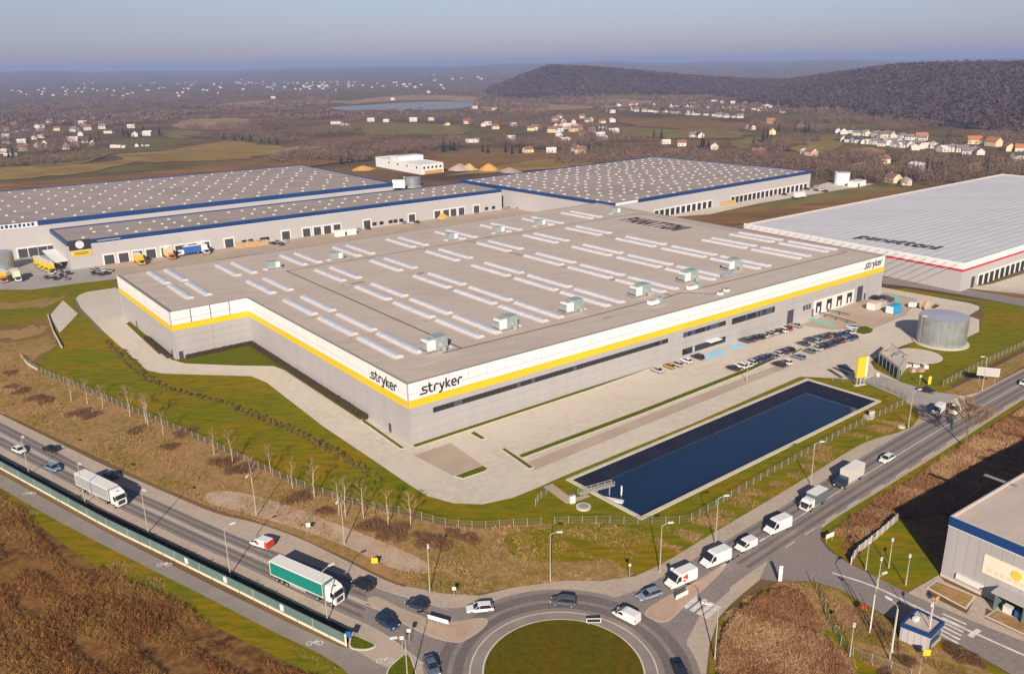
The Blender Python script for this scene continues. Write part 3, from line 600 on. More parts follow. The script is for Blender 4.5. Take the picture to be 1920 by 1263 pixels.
# ================================================================ buildings
class Bld:
    """a building on a plan polygon (anticlockwise); parts are placed by distance along an edge and height"""
    def __init__(s, name, pts, h, label, cat='warehouse', z0=0.0):
        s.p = [Vector(p) for p in ccw(pts)]; s.h = h; s.z0 = z0
        s.o = empty(name, (s.p[0].x, s.p[0].y, z0)); tag(s.o, label, cat)
    def edge(s, i):
        a, b = s.p[i], s.p[(i + 1) % len(s.p)]; d = b - a
        return a, d.normalized(), d.length
    def loc(s, P, z): return (P.x - s.p[0].x, P.y - s.p[0].y, z - s.z0)
    def local(s, pts): return [(p[0] - s.p[0].x, p[1] - s.p[0].y) for p in pts]
    def shell(s, m_wall, m_roof, m_cop, drop_=0.9, cop=0.5, z_wall=None):
        w = MB(); w.prism(s.local(s.p), 0, s.h, top=False); s.wall = w.build('wall', m_wall, s.o)
        ip = inset(s.p, cop)
        r = MB(); t = tessellate_polygon([[Vector((q[0], q[1], 0)) for q in s.local(ip)]])
        r.add([(q[0], q[1], s.h - drop_) for q in s.local(ip)], [tuple(x) for x in t]); s.roof = r.build('roof', m_roof, s.o)
        n = len(s.p); c = MB(); lo, li = s.local(s.p), s.local(ip)
        v = [(q[0], q[1], s.h) for q in lo] + [(q[0], q[1], s.h + .01) for q in li] + [(q[0], q[1], s.h - drop_) for q in li]
        c.add(v, [(i, (i + 1) % n, n + (i + 1) % n, n + i) for i in range(n)] + [(n + i, n + (i + 1) % n, 2 * n + (i + 1) % n, 2 * n + i) for i in range(n)])
        s.cop = c.build('coping', m_cop, s.o)
    def on(s, name, i, s0, s1, z0, z1, m, out=0.12, back=0.05, parent=None):
        """box on wall edge i from s0 to s1 along it, z0..z1 high, standing 'out' proud"""
        a, d, L_ = s.edge(i); n = Vector((d.y, -d.x)); dep = out + back
        c = a + d * ((s0 + s1) / 2) + n * (out - dep / 2)
        return link(name, box_mesh(s1 - s0, dep, z1 - z0, m), parent or s.o, s.loc(c, s.z0 + z0), math.atan2(d.y, d.x))
    def band(s, name, z0, z1, m, edges, out=0.06, parent=None):
        b = MB()
        for i in edges:
            a, d, L_ = s.edge(i); n = Vector((d.y, -d.x))
            q = [a - d * out, a + d * (L_ + out), a + d * (L_ + out) + n * out, a - d * out + n * out]
            q = [a + n * 0.0, a + d * L_, a + d * (L_ + out) + n * out, a - d * out + n * out]
            b.prism(s.local(q), z0, z1, bottom=True)
        return b.build(name, m, parent or s.o)
    def panels(s, name, i, n, z0, z1, m, out, gap=0.10, s0=0.0, s1=None):
        L_ = s.edge(i)[2]; s1 = L_ if s1 is None else s1; w = (s1 - s0) / n
        for k in range(n): s.on(name, i, s0 + k * w + gap / 2, s0 + (k + 1) * w - gap / 2, z0 + gap / 2, z1 - gap / 2, m, out)
    def on_wall(s, i, px, py):
        a, d, L_ = s.edge(i); n = Vector((d.y, -d.x)); q = ray(px, py)
        t = (a.x * n.x + a.y * n.y) / (q[0] * n.x + q[1] * n.y)
        P = Vector((q[0] * t, q[1] * t)); return (P - a).dot(d), q[2] * t + CAM_H
    def frame_on(s, i, s_, z, out):
        """matrix of a sheet on wall i: x along the wall, y up, z out"""
        a, d, L_ = s.edge(i); n = Vector((d.y, -d.x)); c = a + d * s_ + n * out
        l = s.loc(c, s.z0 + z)
        return Matrix(((d.x, 0, n.x, l[0]), (d.y, 0, n.y, l[1]), (0, 1, 0, l[2]), (0, 0, 0, 1)))

# stroke letters (unit x-height = 1); a letter is one mesh
GLYPH = {'s': ([[(0.85, 1.0), (0.30, 1.0), (0.12, 0.86), (0.12, 0.70), (0.25, 0.56), (0.70, 0.46), (0.82, 0.34), (0.82, 0.16), (0.66, 0.0), (-0.32, 0.0)]], 0.98),
         't': ([[(0.20, 1.42), (0.20, 0.22), (0.38, 0.0), (0.66, 0.0)], [(-0.05, 1.0), (0.62, 1.0)]], 0.74),
         'r': ([[(0.12, 0.0), (0.12, 0.66), (0.36, 1.0), (0.62, 1.0), (0.74, 0.88)]], 0.82),
         'y': ([[(0.08, 1.0), (0.40, 0.05)], [(0.78, 1.0), (0.34, -0.30), (0.16, -0.44), (-0.08, -0.44)]], 0.90),
         'k': ([[(0.12, 1.5), (0.12, 0.0)], [(0.72, 1.0), (0.16, 0.48), (0.76, 0.0)]], 0.86),
         'e': ([[(0.12, 0.52), (0.80, 0.52), (0.80, 0.78), (0.62, 1.0), (0.32, 1.0), (0.12, 0.80), (0.12, 0.20), (0.32, 0.0), (0.76, 0.0)]], 0.94),
         'p': ([[(0.12, -0.5), (0.12, 1.0)], [(0.12, 0.9), (0.5, 1.0), (0.8, 0.8), (0.8, 0.2), (0.5, 0.0), (0.12, 0.1)]], 0.95),
         'a': ([[(0.15, 0.9), (0.5, 1.0), (0.78, 0.82), (0.78, 0.0)], [(0.78, 0.55), (0.3, 0.55), (0.12, 0.3), (0.3, 0.0), (0.78, 0.12)]], 0.95),
         'n': ([[(0.12, 0.0), (0.12, 1.0)], [(0.12, 0.8), (0.4, 1.0), (0.78, 0.8), (0.78, 0.0)]], 0.95),
         'o': ([[(0.12, 0.2), (0.12, 0.8), (0.35, 1.0), (0.6, 1.0), (0.82, 0.8), (0.82, 0.2), (0.6, 0.0), (0.35, 0.0), (0.12, 0.2)]], 0.98),
         'i': ([[(0.12, 0.0), (0.12, 1.0)], [(0.12, 1.25), (0.12, 1.42)]], 0.32),
         'P': ([[(0.1, 0), (0.1, 1)], [(0.1, 0.95), (0.6, 0.95), (0.75, 0.75), (0.6, 0.5), (0.1, 0.5)]], 0.85), 'A': ([[(0.08, 0), (0.42, 1), (0.76, 0)], [(0.2, 0.32), (0.64, 0.32)]], 0.85), 'N': ([[(0.1, 0), (0.1, 1), (0.75, 0), (0.75, 1)]], 0.85),
         'T': ([[(0.42, 0), (0.42, 1)], [(0.08, 0.95), (0.76, 0.95)]], 0.85), 'O': ([[(0.1, 0.2), (0.1, 0.8), (0.3, 0.97), (0.55, 0.97), (0.75, 0.8), (0.75, 0.2), (0.55, 0.03), (0.3, 0.03), (0.1, 0.2)]], 0.85), 'I': ([[(0.12, 0), (0.12, 1)]], 0.3)}
def glyph_mesh(ch, m, th=0.27, deep=0.05):
    th = (0.28 if ch.isupper() else 0.42) if m == 'roof_ink' else th; mb = MB(); hw = th / 2
    for st in GLYPH[ch][0]:
        P = [Vector(p) for p in st]
        for a, b in zip(P, P[1:]):
            d = (b - a).normalized(); n = Vector((-d.y, d.x)) * hw; e = d * hw * 0.45
            q = [a - e - n, b + e - n, b + e + n, a - e + n]
            mb.add([(p.x, p.y, 0) for p in q] + [(p.x, p.y, deep) for p in q], [(4, 5, 6, 7), (0, 1, 5, 4), (1, 2, 6, 5), (2, 3, 7, 6), (3, 0, 4, 7)])
    return mb.data('letter', m)
_gl = {}
def word(text, parent, mtx, size, m='ink', width=None):
    tot = sum(GLYPH[c][1] + 0.12 if c != ' ' else 0.6 for c in text) - 0.12; sx = (width / tot) if width else size; x = 0
    for c in text:
        if c == ' ': x += 0.6; continue
        if (c, m) not in _gl: _gl[c, m] = glyph_mesh(c, m)
        o = link('letter', _gl[c, m], parent); o.matrix_local = mtx @ Matrix.Translation((x * sx, 0, 0)) @ Matrix.Diagonal((sx, size, 1, 1))
        x += GLYPH[c][1] + 0.12

# ---------------------------------------------------------------- the large warehouse
MZ = 17.1
wA, wB, wC, wD, wE, wF = gs([(763, 720), (1660, 478), (1120, 380), (219, 516), (317, 585), (463, 558)], MZ)
W = Bld('warehouse', [wA, wB, wC, wD, wE, wF], MZ, 'huge grey warehouse with a yellow stripe and white parapet beside the pond')
EF, ER, EB, EL2, EX, EL = 0, 1, 2, 3, 4, 5       # front, right end, back, outer left, notch, inner left
W.shell('joint', 'roof_felt', 'coping', 1.0, 0.75)
for i, n in ((EF, 36), (ER, 28), (EL2, 14), (EX, 4), (EL, 18)):
    W.panels('parapet_panel', i, n, 14.0, MZ, 'clad_white', 0.10, 0.16); W.panels('parapet_panel', i, n, 12.25, 14.0, 'clad_white', 0.10, 0.12)
for i, n in ((EF, 12), (ER, 9), (EL2, 5), (EX, 2), (EL, 6)):
    for z0, z1 in ((0.0, 2.6), (2.6, 5.2), (5.2, 7.8), (7.8, 10.25)): W.panels('cladding_panel', i, n, z0, z1, 'clad_grey', 0.08, 0.06)
W.band('stripe', 10.25, 12.25, 'band_yellow', (EF, ER, EL2, EX, EL), 0.16)
for i in (EF, EL2, EL, EX): W.on('corner_trim', i, -0.12, 0.18, 0, MZ, 'clad_grey', 0.2)
# writing on the parapet
word('stryker', W.o, W.frame_on(EF, 4.2, 13.35, 0.14), 1.75, 'ink', 12.8)
word('stryker', W.o, W.frame_on(EL, 91.2, 13.35, 0.14), 1.75, 'ink', 14.0)
word('stryker', W.o, W.frame_on(EF, 215.6, 13.6, 0.14), 1.75, 'ink', 12.6)
# front: long strip window, offices, entrance, doors, docks
def strip_window(i, s0, s1, z0, z1, n, seed, m_a='glass_dark', m_b='glass_blue', share=0.12):
    rr = random.Random(seed); w = (s1 - s0) / n
    fr = W.on('window', i, s0, s1, z0, z1, 'frame_dark', 0.13)
    a, d, L_ = W.edge(i)
    for k in range(n):
        m = m_b if rr.random() < share else m_a
        link('pane', box_mesh(w - .16, .1, z1 - z0 - .2, m), fr, (-(s1 - s0) / 2 + (k + .5) * w, -0.075, .10))
bpy.context.view_layer.update()
strip_window(EF, 7.4, 98.6, 7.1, 8.65, 68, 3)
strip_window(EF, 106.0, 128.0, 7.2, 8.9, 18, 4, 'glass_dark', 'glass_blue', 0.3)
strip_window(EF, 131.4, 156.0, 6.6, 8.9, 20, 5, 'glass_dark', 'glass_blue', 0.3)
strip_window(EF, 106.0, 128.5, 0.9, 3.1, 18, 6, 'glass_dark', 'clad_pale', 0.15)
W.on('canopy', EF, 118.0, 124.0, 3.3, 3.6, 'clad_white', 2.2)
dr = W.on('door', EF, 164.4, 168.2, 0.1, 5.4, 'door_grey', 0.14)
for s0 in (174.2, 176.0, 177.8): W.on('vent', EF, s0, s0 + 1.3, 3.6, 5.6, 'frame_dark', 0.16)
for k in range(4):
    s0 = 182.6 + k * 7.1
    sr = W.on('dock_surround', EF, s0 - 1.6, s0 + 5.4, 0.4, 6.2, 'white_trim', 0.16)
    W.on('dock_door', EF, s0 + 0.2, s0 + 3.8, 1.0, 5.2, 'dock_black', 0.22)
    W.on('dock_panel', EF, s0 + 1.2, s0 + 2.6, 1.1, 3.4, 'white_trim', 0.30)
W.on('door', EF, 211.6, 215.6, 0.1, 6.6, 'door_grey', 0.14); W.on('door', EF, 217.0, 218.2, 0.1, 2.8, 'door_grey', 0.14)
W.on('dock_ramp_wall', EF, 180.2, 180.9, 0.1, 3.0, 'roof_seam', 0.6)
W.on('door', EL, 99.3, 100.6, 0.1, 2.6, 'door_grey', 0.14); W.on('door', EL2, 20, 21.4, 0.1, 2.8, 'door_grey', 0.14); W.on('door', EL2, 64.5, 65.9, 0.1, 2.8, 'door_grey', 0.14)
W.on('door', EX, 1.2, 2.6, 0.1, 2.7, 'door_grey', 0.14)
[W.on('downpipe', EX, s_, s_ + .22, 12.3, MZ - .1, 'joint', 0.18) for s_ in (6.8, 13.6, 20.4)]
# roof: local frame a along the front, b towards the back
wa = (wB - wA).normalized(); wb = Vector((-wa.y, wa.x)); W_RZ = math.atan2(wa.y, wa.x)
def wab(a, b): return wA + wa * a + wb * b
RZ = MZ - 1.0
def roof_strip(name, pts, w, m, z=0.02):
    L_, R_ = strip_along([wab(*p) for p in pts], w); n = len(L_); mb = MB()
    for i in range(n - 1):
        q = W.local([L_[i], R_[i], R_[i + 1], L_[i + 1]]); mb.add([(*p, RZ + z) for p in q], [(0, 1, 2, 3)])
    return mb.build(name, m, W.o)
for pts in ([(28.5, 17.5), (28.5, 144)], [(28.5, 144), (232, 144)], [(22, 17), (78, 16.5), (104, 17), (112, 16), (124, 17)], [(118.5, 17), (118.5, 144)], [(132, 17), (228, 16)], [(228, 16), (232, 144)], [(124, 17), (132, 8)]):
    roof_strip('roof_seam', pts, 0.75, 'roof_seam')
# skylights: barrel strips in pairs
def skylight_mesh(Ln, wd, hh, nseg=6, ribs=9):
    mb = MB(); v = []; f = []
    for j in range(2):
        y = (-0.5 + j) * Ln
        for i in range(nseg + 1):
            t = math.pi * i / nseg; v.append((-wd / 2 * math.cos(t), y, 0.35 + hh * math.sin(t)))
    k = nseg + 1
    f = [(i, i + 1, k + i + 1, k + i) for i in range(nseg)] + [tuple(range(k - 1, -1, -1)), tuple(range(k, 2 * k))]
    mb.add(v, f); return mb.data('skylight', 'skylight')
SKY = skylight_mesh(23.4, 2.7, 0.5)
cb = MB(); cb.box(-1.55, 1.55, -12.0, 12.0, 0, 0.35)
CURB = cb.data('curb', 'pale_coping')
rbm = MB()
for k in range(11):
    y = -11.7 + 2.34 * k
    for i in range(6):
        t0, t1 = math.pi * i / 6, math.pi * (i + 1) / 6
        p = [(-1.39 * math.cos(t), y + dy, 0.36 + 0.53 * math.sin(t)) for t, dy in ((t0, -.09), (t1, -.09), (t1, .09), (t0, .09))]; rbm.add(p, [(0, 1, 2, 3)])
RIBS = rbm.data('rib', 'clad_pale')
cols = {0: (33.0,), 1: (60.5,), 2: (97.0 - 8,), 3: (124.5,), 4: (160.5,)}
rows_b = (33.0, 60.5, 89.2, 124.6, 160.3)
acols = [13.4, 41.8, 67.2, 95.0, 122.6, 150.0, 177.4, 204.8]
skips = {(7, 124.6), (7, 89.2)}
pairs = [(a, b) for k, a in enumerate(acols) for b in rows_b if (k, b) not in skips] + [(-12.4, 166.0), (-12.4, 138.0), (224.5, 60.5), (224.5, 33.0)]
for a, b in pairs:
    for da in (-3.35, 3.35):
        P = wab(a + da, b); l = W.loc(P, RZ)
        s_ = link('skylight', SKY, W.o, l, W_RZ); link('curb', CURB, s_); link('rib', RIBS, s_)['kind'] = 'stuff'
        s_.children[0].location = (0, 0, 0)
# writing laid out on the roof: nine tall dark letters, read along the back-to-front direction
rm = Matrix(((-wb.x, wa.x, 0, 0), (-wb.y, wa.y, 0, 0), (0, 0, 1, 0), (0, 0, 0, 1)))
def roof_word(b_, text, P, z, size, width, up, along):
    l = b_.loc(P, b_.z0 + z)
    word(text, b_.o, Matrix(((along.x, up.x, 0, l[0]), (along.y, up.y, 0, l[1]), (0, 0, 1, l[2]), (0, 0, 0, 1))), size, 'roof_ink', width)
roof_word(W, 'PANATTONI', wab(209.5, 135.5), RZ + 0.02, 12.0, 39.0, wa, -wb)

# drains, vent pipes and walkway mats on the roof
rr_ = random.Random(12)
for a in range(8, 232, 28):
    for b in (47.0, 75.0, 107.0, 141.5):
        MB().cyl(0, 0, 0, .06, .35, n=10).build('roof_drain', 'roof_seam', W.o, W.loc(wab(a + rr_.uniform(-1, 1), b), RZ + .02))
for k in range(26):
    a, b = rr_.uniform(4, 226), rr_.choice((46.5, 75, 106, 142, 10, 12, 176)); MB().cyl(0, 0, 0, rr_.uniform(.5, 1.1), .16, n=8).build('vent_pipe', 'steel', W.o, W.loc(wab(a, b), RZ))
for a, b, ln in ((24, 10, 30), (70, 11, 26), (108, 9, 22), (150, 11, 34), (40, 146.5, 18), (128, 146.8, 26)):
    roof_strip('walkway_mat', [(a, b), (a + ln, b)], 1.0, 'clad_pale', .03)
for k in range(14):
    a, b = rr_.uniform(5, 215), rr_.choice((104, 107, 142, 146, 12)); roof_strip('repair_patch', [(a, b), (a + rr_.uniform(2, 6), b)], rr_.uniform(1, 2.4), 'pale_coping' if k % 2 else 'coping', .012 + .001 * k)
# rooftop units: things of their own standing on the roof
def make_unit():
    t = empty('rooftop_unit', (0, 0, 0))
    MB().box(-3.6, 2.8, -1.7, 1.7, 0.25, 0.55).build('base_frame', 'steel', t)
    for x in (-3.2, 0, 2.4):
        for y in (-1.4, 1.4): MB().box(x - .1, x + .1, y - .1, y + .1, 0, 0.26).build('leg', 'steel', t)
    b = MB().box(-0.6, 2.6, -1.5, 1.5, 0.55, 3.2).build('cabinet', 'unit_green', t)
    MB().box(-0.5, 2.5, -1.53, -1.50, 0.8, 3.0).build('access_panel', 'unit_green', b)
    MB().box(-2.6, -0.6, -1.4, 1.4, 0.55, 2.7).build('fan_section', 'unit_white', t)
    h = MB(); h.add([(-3.5, -1.2, 1.0), (-2.6, -1.2, .7), (-2.6, 1.2, .7), (-3.5, 1.2, 1.0), (-3.3, -1.2, 1.9), (-2.6, -1.2, 2.3), (-2.6, 1.2, 2.3), (-3.3, 1.2, 1.9)],
                    [(3, 2, 1, 0), (4, 5, 6, 7), (0, 1, 5, 4), (1, 2, 6, 5), (2, 3, 7, 6), (3, 0, 4, 7)]); h.build('intake_hood', 'steel', t)
    d = MB().tube((1.0, -1.5, 1.2), (1.0, -2.6, 1.2), .55, .55, 10); d.tube((1.0, -2.6, 1.2), (1.0, -2.6, 0.1), .55, .55, 10); d.build('duct', 'steel', t)
    c = MB(); 
    for x in (-1.9, -1.2): c.cyl(x, -0.6, 2.7, 2.95, .45, .45, 10); c.cyl(x, 0.6, 2.7, 2.95, .45, .45, 10)
    c.build('fan', 'steel', t)
    MB().box(2.7, 3.9, -1.2, 1.2, 0.02, 0.22).build('kerb_pad', 'clad_white', t)
    return t
U = make_unit()
units = [((815, 655), 1.3, 'nearest the parapet corner above the big lettering'), ((948, 615), 1.3, 'second from the corner along the front seam'), ((1072, 583), 1.3, 'third from the corner along the front seam'),
         ((1200, 553), 1.3, 'fourth from the corner along the front seam'), ((1290, 526), 1.3, 'fifth from the corner along the front seam'), ((1372, 504), 1.3, 'last one along the front seam'),
         ((512, 503), 1.0, 'first in the back row, beside the outer left end'), ((630, 486), 1.0, 'second in the back row'), ((847, 449), 1.0, 'third in the back row'),
         ((935, 436), 1.0, 'fourth in the back row'), ((1012, 423), 1.0, 'fifth in the back row'), ((1153, 400), 1.0, 'last in the back row by the rooftop writing')]
for k, (p, s_, wh) in enumerate(units):
    P = g(*p, RZ); o = copy_tree(U, (P.x, P.y, RZ + 0.01), W_RZ + (0 if k < 6 else math.pi), scale=s_)
    tag(o, 'galvanised rooftop air unit, ' + wh, 'rooftop unit', 'air units on the large flat roof')
drop(U)
def small_unit(px, py, lab, kind):
    P = g(px, py, RZ); t = empty('chiller', (P.x, P.y, RZ + .01), W_RZ); tag(t, lab, 'chiller', 'chillers near the front roof edge')
    MB().box(-3, 3, -1.1, 1.1, .3, .5).build('base_frame', 'steel', t); MB().box(-2.9, 1.2, -1, 1, .5, 1.7).build('cabinet', kind, t)
    c = MB(); [c.cyl(x, 0, 1.7, 1.9, .7, .7, 12) for x in (-2, -.4)]; c.build('fan', 'steel', t)
    MB().box(1.3, 2.9, -1, 1, .5, 2.4).build('condenser', 'unit_green', t)
    for x in (-2.7, 0, 2.7): MB().box(x - .1, x + .1, -.9, .9, 0, .3).build('leg', 'steel', t)
small_unit(1228, 571, 'white finned chiller on legs in front of the fourth front air unit', 'unit_white')
small_unit(1300, 543, 'white box with two dark fans below the fifth front air unit', 'skin_white')
small_unit(1364, 520, 'grey chiller with pipework beside the last front air unit', 'steel')
for k, (px, py) in enumerate(((1350, 552), (1362, 546))):
    P = g(px, py, RZ); t = empty('roof_vent', (P.x, P.y, RZ), W_RZ)
    tag(t, 'small ' + ('white' if k == 0 else 'cream') + ' vent box close to the front parapet', 'vent', 'vent boxes by the front parapet')
    MB().box(-.8, .8, -.8, .8, 0, 1.0).build('curb_box', 'unit_white' if k == 0 else 'banner', t); MB().box(-1, 1, -1, 1, 1.0, 1.2).build('cap', 'steel', t)

# ---------------------------------------------------------------- neighbours
def domes(b_, m_roof_z, grid, size=1.7, hh=0.55, limit=300, keep=None):
    me = MB(); s2 = size / 2
    me.add([(-s2, -s2, 0), (s2, -s2, 0), (s2, s2, 0), (-s2, s2, 0), (-s2 * .6, -s2 * .6, hh), (s2 * .6, -s2 * .6, hh), (s2 * .6, s2 * .6, hh), (-s2 * .6, s2 * .6, hh)],
           [(0, 1, 5, 4), (1, 2, 6, 5), (2, 3, 7, 6), (3, 0, 4, 7), (4, 5, 6, 7)])
    d = me.data('skylight_dome', 'skydome'); pts = grid[:limit]
    for P in pts: link('skylight_dome', d, b_.o, b_.loc(P, b_.z0 + m_roof_z), W_RZ)
AX, BX = wa, wb
# left: long front bay
LZ = 14.2
l0 = g(134, 506); l1_ = g(941, 393)
e_ = (l1_ - l0).normalized(); f_ = Vector((-e_.y, e_.x))
lx = (l1_ - l0).length
LB = Bld('dock_warehouse', [l0, l0 + e_ * lx, l0 + e_ * lx + f_ * 46, l0 + f_ * 46], LZ, 'long grey warehouse bay with blue stripe and dock doors facing the big roof')
LB.shell('clad_pale', 'roof_grey', 'band_blue', 0.6, 0.5)
LB.band('stripe', LZ - 2.3, LZ - 0.02, 'band_blue', (0, 1, 3), 0.08); LB.band('stripe_edge', LZ - 2.55, LZ - 2.32, 'clad_white', (0,), 0.1)
for k in range(24): LB.on('cladding_panel', 0, k * lx / 24 + .05, (k + 1) * lx / 24 - .05, 0.1, LZ - 2.6, 'clad_pale', 0.05)
def dock(b_, i, s0, w=4.4, z1=5.0, surround=0.8, m='door_grey'):
    b_.on('dock_surround', i, s0 - surround, s0 + w + surround, 0.2, z1 + 0.9, 'white_trim', 0.14); b_.on('dock_door', i, s0, s0 + w, 0.3, z1, m, 0.24)
def dock_px(b_, i, px, py, w=4.4, **k):
    s0 = b_.on_wall(i, px, py)[0]; dock(b_, i, s0 - w / 2, w, **k)
for px, py in ((206, 492), (233, 488), (259, 484), (284, 481), (312, 476), (338, 472), (362, 470), (385, 464), (430, 458), (536, 441)): dock_px(LB, 0, px, py, 4.6)
for px, py in ((575, 438), (595, 434), (614, 432), (632, 429), (688, 418), (772, 405), (820, 400), (836, 397), (850, 394), (865, 392), (893, 386)): dock_px(LB, 0, px, py, 4.4)
for px, py in ((458, 455), (470, 452), (492, 449), (500, 447), (702, 417), (715, 416), (732, 412), (741, 411), (752, 409), (912, 384), (925, 382)):
    s0 = LB.on_wall(0, px, py)[0]; LB.on('window', 0, s0 - 1.4, s0 + 1.4, 1.2, 3.2, 'glass_dark', 0.18)
# corner signs of the bay
LB.on('sign_board', 0, 0.6, 10.6, 9.6, 14.6, 'ink', 0.35); cs = MB(); cs.tube((0, 0, 0), (0, 0, .2), 2.0, 2.0, 20); so = cs.build('sign_disc', 'skylight', LB.o); so.matrix_local = LB.frame_on(0, 5.6, 12.2, 0.45)
LB.on('sign_panel', 0, 1.6, 10.2, 6.4, 9.3, 'sign_yellow', 0.3)
for z in (7.2, 8.0): LB.on('sign_line', 0, 2.6, 9.2, z, z + .35, 'ink', 0.36)
LB.on('sign_board', 0, 13.0, 26.0, 11.9, 14.0, 'band_blue', 0.2); LB.on('sign_line', 0, 14.0, 25.0, 12.6, 13.3, 'steel', 0.26)
LB.on('canopy', 3, 4, 40, 3.6, 4.0, 'clad_white', 6.0)
rl = random.Random(5); grid = []
for i in range(30):
    for j in range(3):
        if rl.random() < 0.72: grid.append(l0 + e_ * (9 + i * (lx - 16) / 30 + rl.uniform(-1, 1)) + f_ * (9 + j * 13 + rl.uniform(-1, 1)))
domes(LB, LZ - .6, grid, 1.5)
# left: taller hall behind it
hz = 19.0
h0 = g(77, 413, hz); h1 = g(729, 341, hz); he = e_; hl = (h1 - h0).dot(he)
h0 = h0 - he * 110; hl += 110
hf = f_
HB = Bld('storage_hall', [h0, h0 + he * hl, h0 + he * hl + hf * 150, h0 + hf * 150], hz, 'tall grey hall with blue stripe and dotted roof behind the front bay')
HB.shell('clad_pale', 'roof_grey', 'band_blue', 0.6, 0.5)
HB.band('stripe', hz - 2.6, hz - 0.02, 'band_blue', (0, 1), 0.08)
HB.on('sign_board', 0, 60, 108, hz - 2.9, hz - 0.3, 'sign_white', 0.2)
for k in range(22): HB.on('sign_letter', 0, 62 + k * 2.05, 63.3 + k * 2.05, hz - 2.3, hz - (0.9 if k % 3 else 0.6), 'band_blue', 0.28)
for px, py in ((40, 458), (59, 454), (77, 451), (95, 448)): dock_px(HB, 0, px, py, 4.4)
grid = []
nx = int(hl / 15)
for i in range(nx):
    for j in range(11): grid.append(h0 + he * (8 + i * 15 + (j % 2) * 6) + hf * (8 + j * 13.2))
random.Random(3).shuffle(grid)
domes(HB, hz - .6, grid, 1.55)
for k, (px, py) in enumerate(((335, 352), (350, 362), (390, 330), (440, 348), (470, 325), (560, 345))):
    P = g(px, py, hz - .6); HBp = MB().box(-9, 9, -1.4, 1.4, 0, 0.1).build('roof_patch', 'coping', HB.o, HB.loc(P, hz - .55), W_RZ)
# centre back hall
cz = 14.0
c0, c1, c2 = g(1150, 381, cz), g(1521, 320, cz), g(882, 335, cz)
ce = (c1 - c0).normalized(); cf = Vector((-ce.y, ce.x)); cl = (c1 - c0).length; cw = (c2 - c0).dot(cf)
CB = Bld('logistics_hall', [c0, c0 + ce * cl, c0 + ce * cl + cf * cw, c0 + cf * cw], cz, 'far grey hall with blue stripe, a row of dock doors and light roof')
CB.shell('clad_pale', 'roof_grey', 'band_blue', 0.6, 0.5); CB.band('stripe', cz - 2.2, cz - .02, 'band_blue', (0, 3), 0.08)
CB.on('sign_board', 0, 2, 22, cz - 2.0, cz - .2, 'sign_white', 0.2)
for px in list(range(1231, 1340, 10)) + list(range(1374, 1512, 8)):
    py = 392 - (px - 1231) * 0.163; dock_px(CB, 0, px, py, 3.6, z1=4.6, surround=0.9, m='dock_black')
for k in range(28): CB.on('cladding_panel', 0, k * cl / 28 + .05, (k + 1) * cl / 28 - .05, 6.0, cz - 2.3, 'clad_pale', 0.05)
grid = []
rc = random.Random(8)
for i in range(int(cl / 11)):
    for j in range(int(cw / 11)): grid.append(c0 + ce * (6 + i * 11 + rc.uniform(-2, 2)) + cf * (6 + j * 11 + rc.uniform(-2, 2)))
rc.shuffle(grid); domes(CB, cz - .6, grid, 1.7)
# right: white roof, red stripe
rz_ = 12.5
r0, r1_, r2 = g(1808, 493, rz_), g(1395, 418, rz_), g(1825, 333, rz_)
re_ = (r0 - r1_); rl_ = re_.length; re_ = re_.normalized(); rn = wa
rw = (r2 - r1_).dot(rn)
RB = Bld('white_roofed_warehouse', [r0, r0 + rn * (rw + 40), r1_ + rn * (rw + 40), r1_], rz_, 'wide warehouse with white roof and red stripe behind the service road', z0=-0.5)
RB.shell('clad_pale', 'roof_white', 'pale_coping', 0.8, 0.9)
RB.h = rz_
iR, iL = 0, 3
nL, nR = 20, 16
RB.panels('parapet_panel', iL, nL, 10.1, 13.0, 'clad_white', 0.12, 0.1); RB.panels('parapet_panel', iR, nR, 10.1, 13.0, 'clad_white', 0.12, 0.1)
RB.band('stripe', 9.2, 10.1, 'band_red', (iL, iR), 0.16)
RB.panels('cladding_panel', iL, 16, 0.2, 9.1, 'clad_pale', 0.07, 0.08); RB.panels('cladding_panel', iR, 12, 0.2, 9.1, 'clad_pale', 0.07, 0.08)
RB.on('door', iR, 9, 12, 0.2, 5.4, 'door_grey', 0.2)
for k in range(14): dock(RB, iR, 16 + k * 5.2, 3.4, 5.0, 0.9, 'dock_black')
roof_word(RB, 'panattoni', g(1606, 444, rz_ - .8), rz_ - .75, 6.0, (g(1754, 466, rz_ - .8) - g(1606, 444, rz_ - .8)).length, wa, (g(1754, 466, rz_ - .8) - g(1606, 444, rz_ - .8)).normalized())
for k in range(26):                                    # membrane laps
    d_ = rl_ * (k + .5) / 26; P = r1_ + re_ * d_ + rn * (rw / 2); q = MB().box(-0.14, 0.14, -rw / 2 - 18, rw / 2 - 2, 0, .03)
    q.build('roof_lap', 'roof_lap', RB.o, RB.loc(P, rz_ - 0.79 - .5 + .5), math.atan2(rn.y, rn.x) - math.pi / 2)
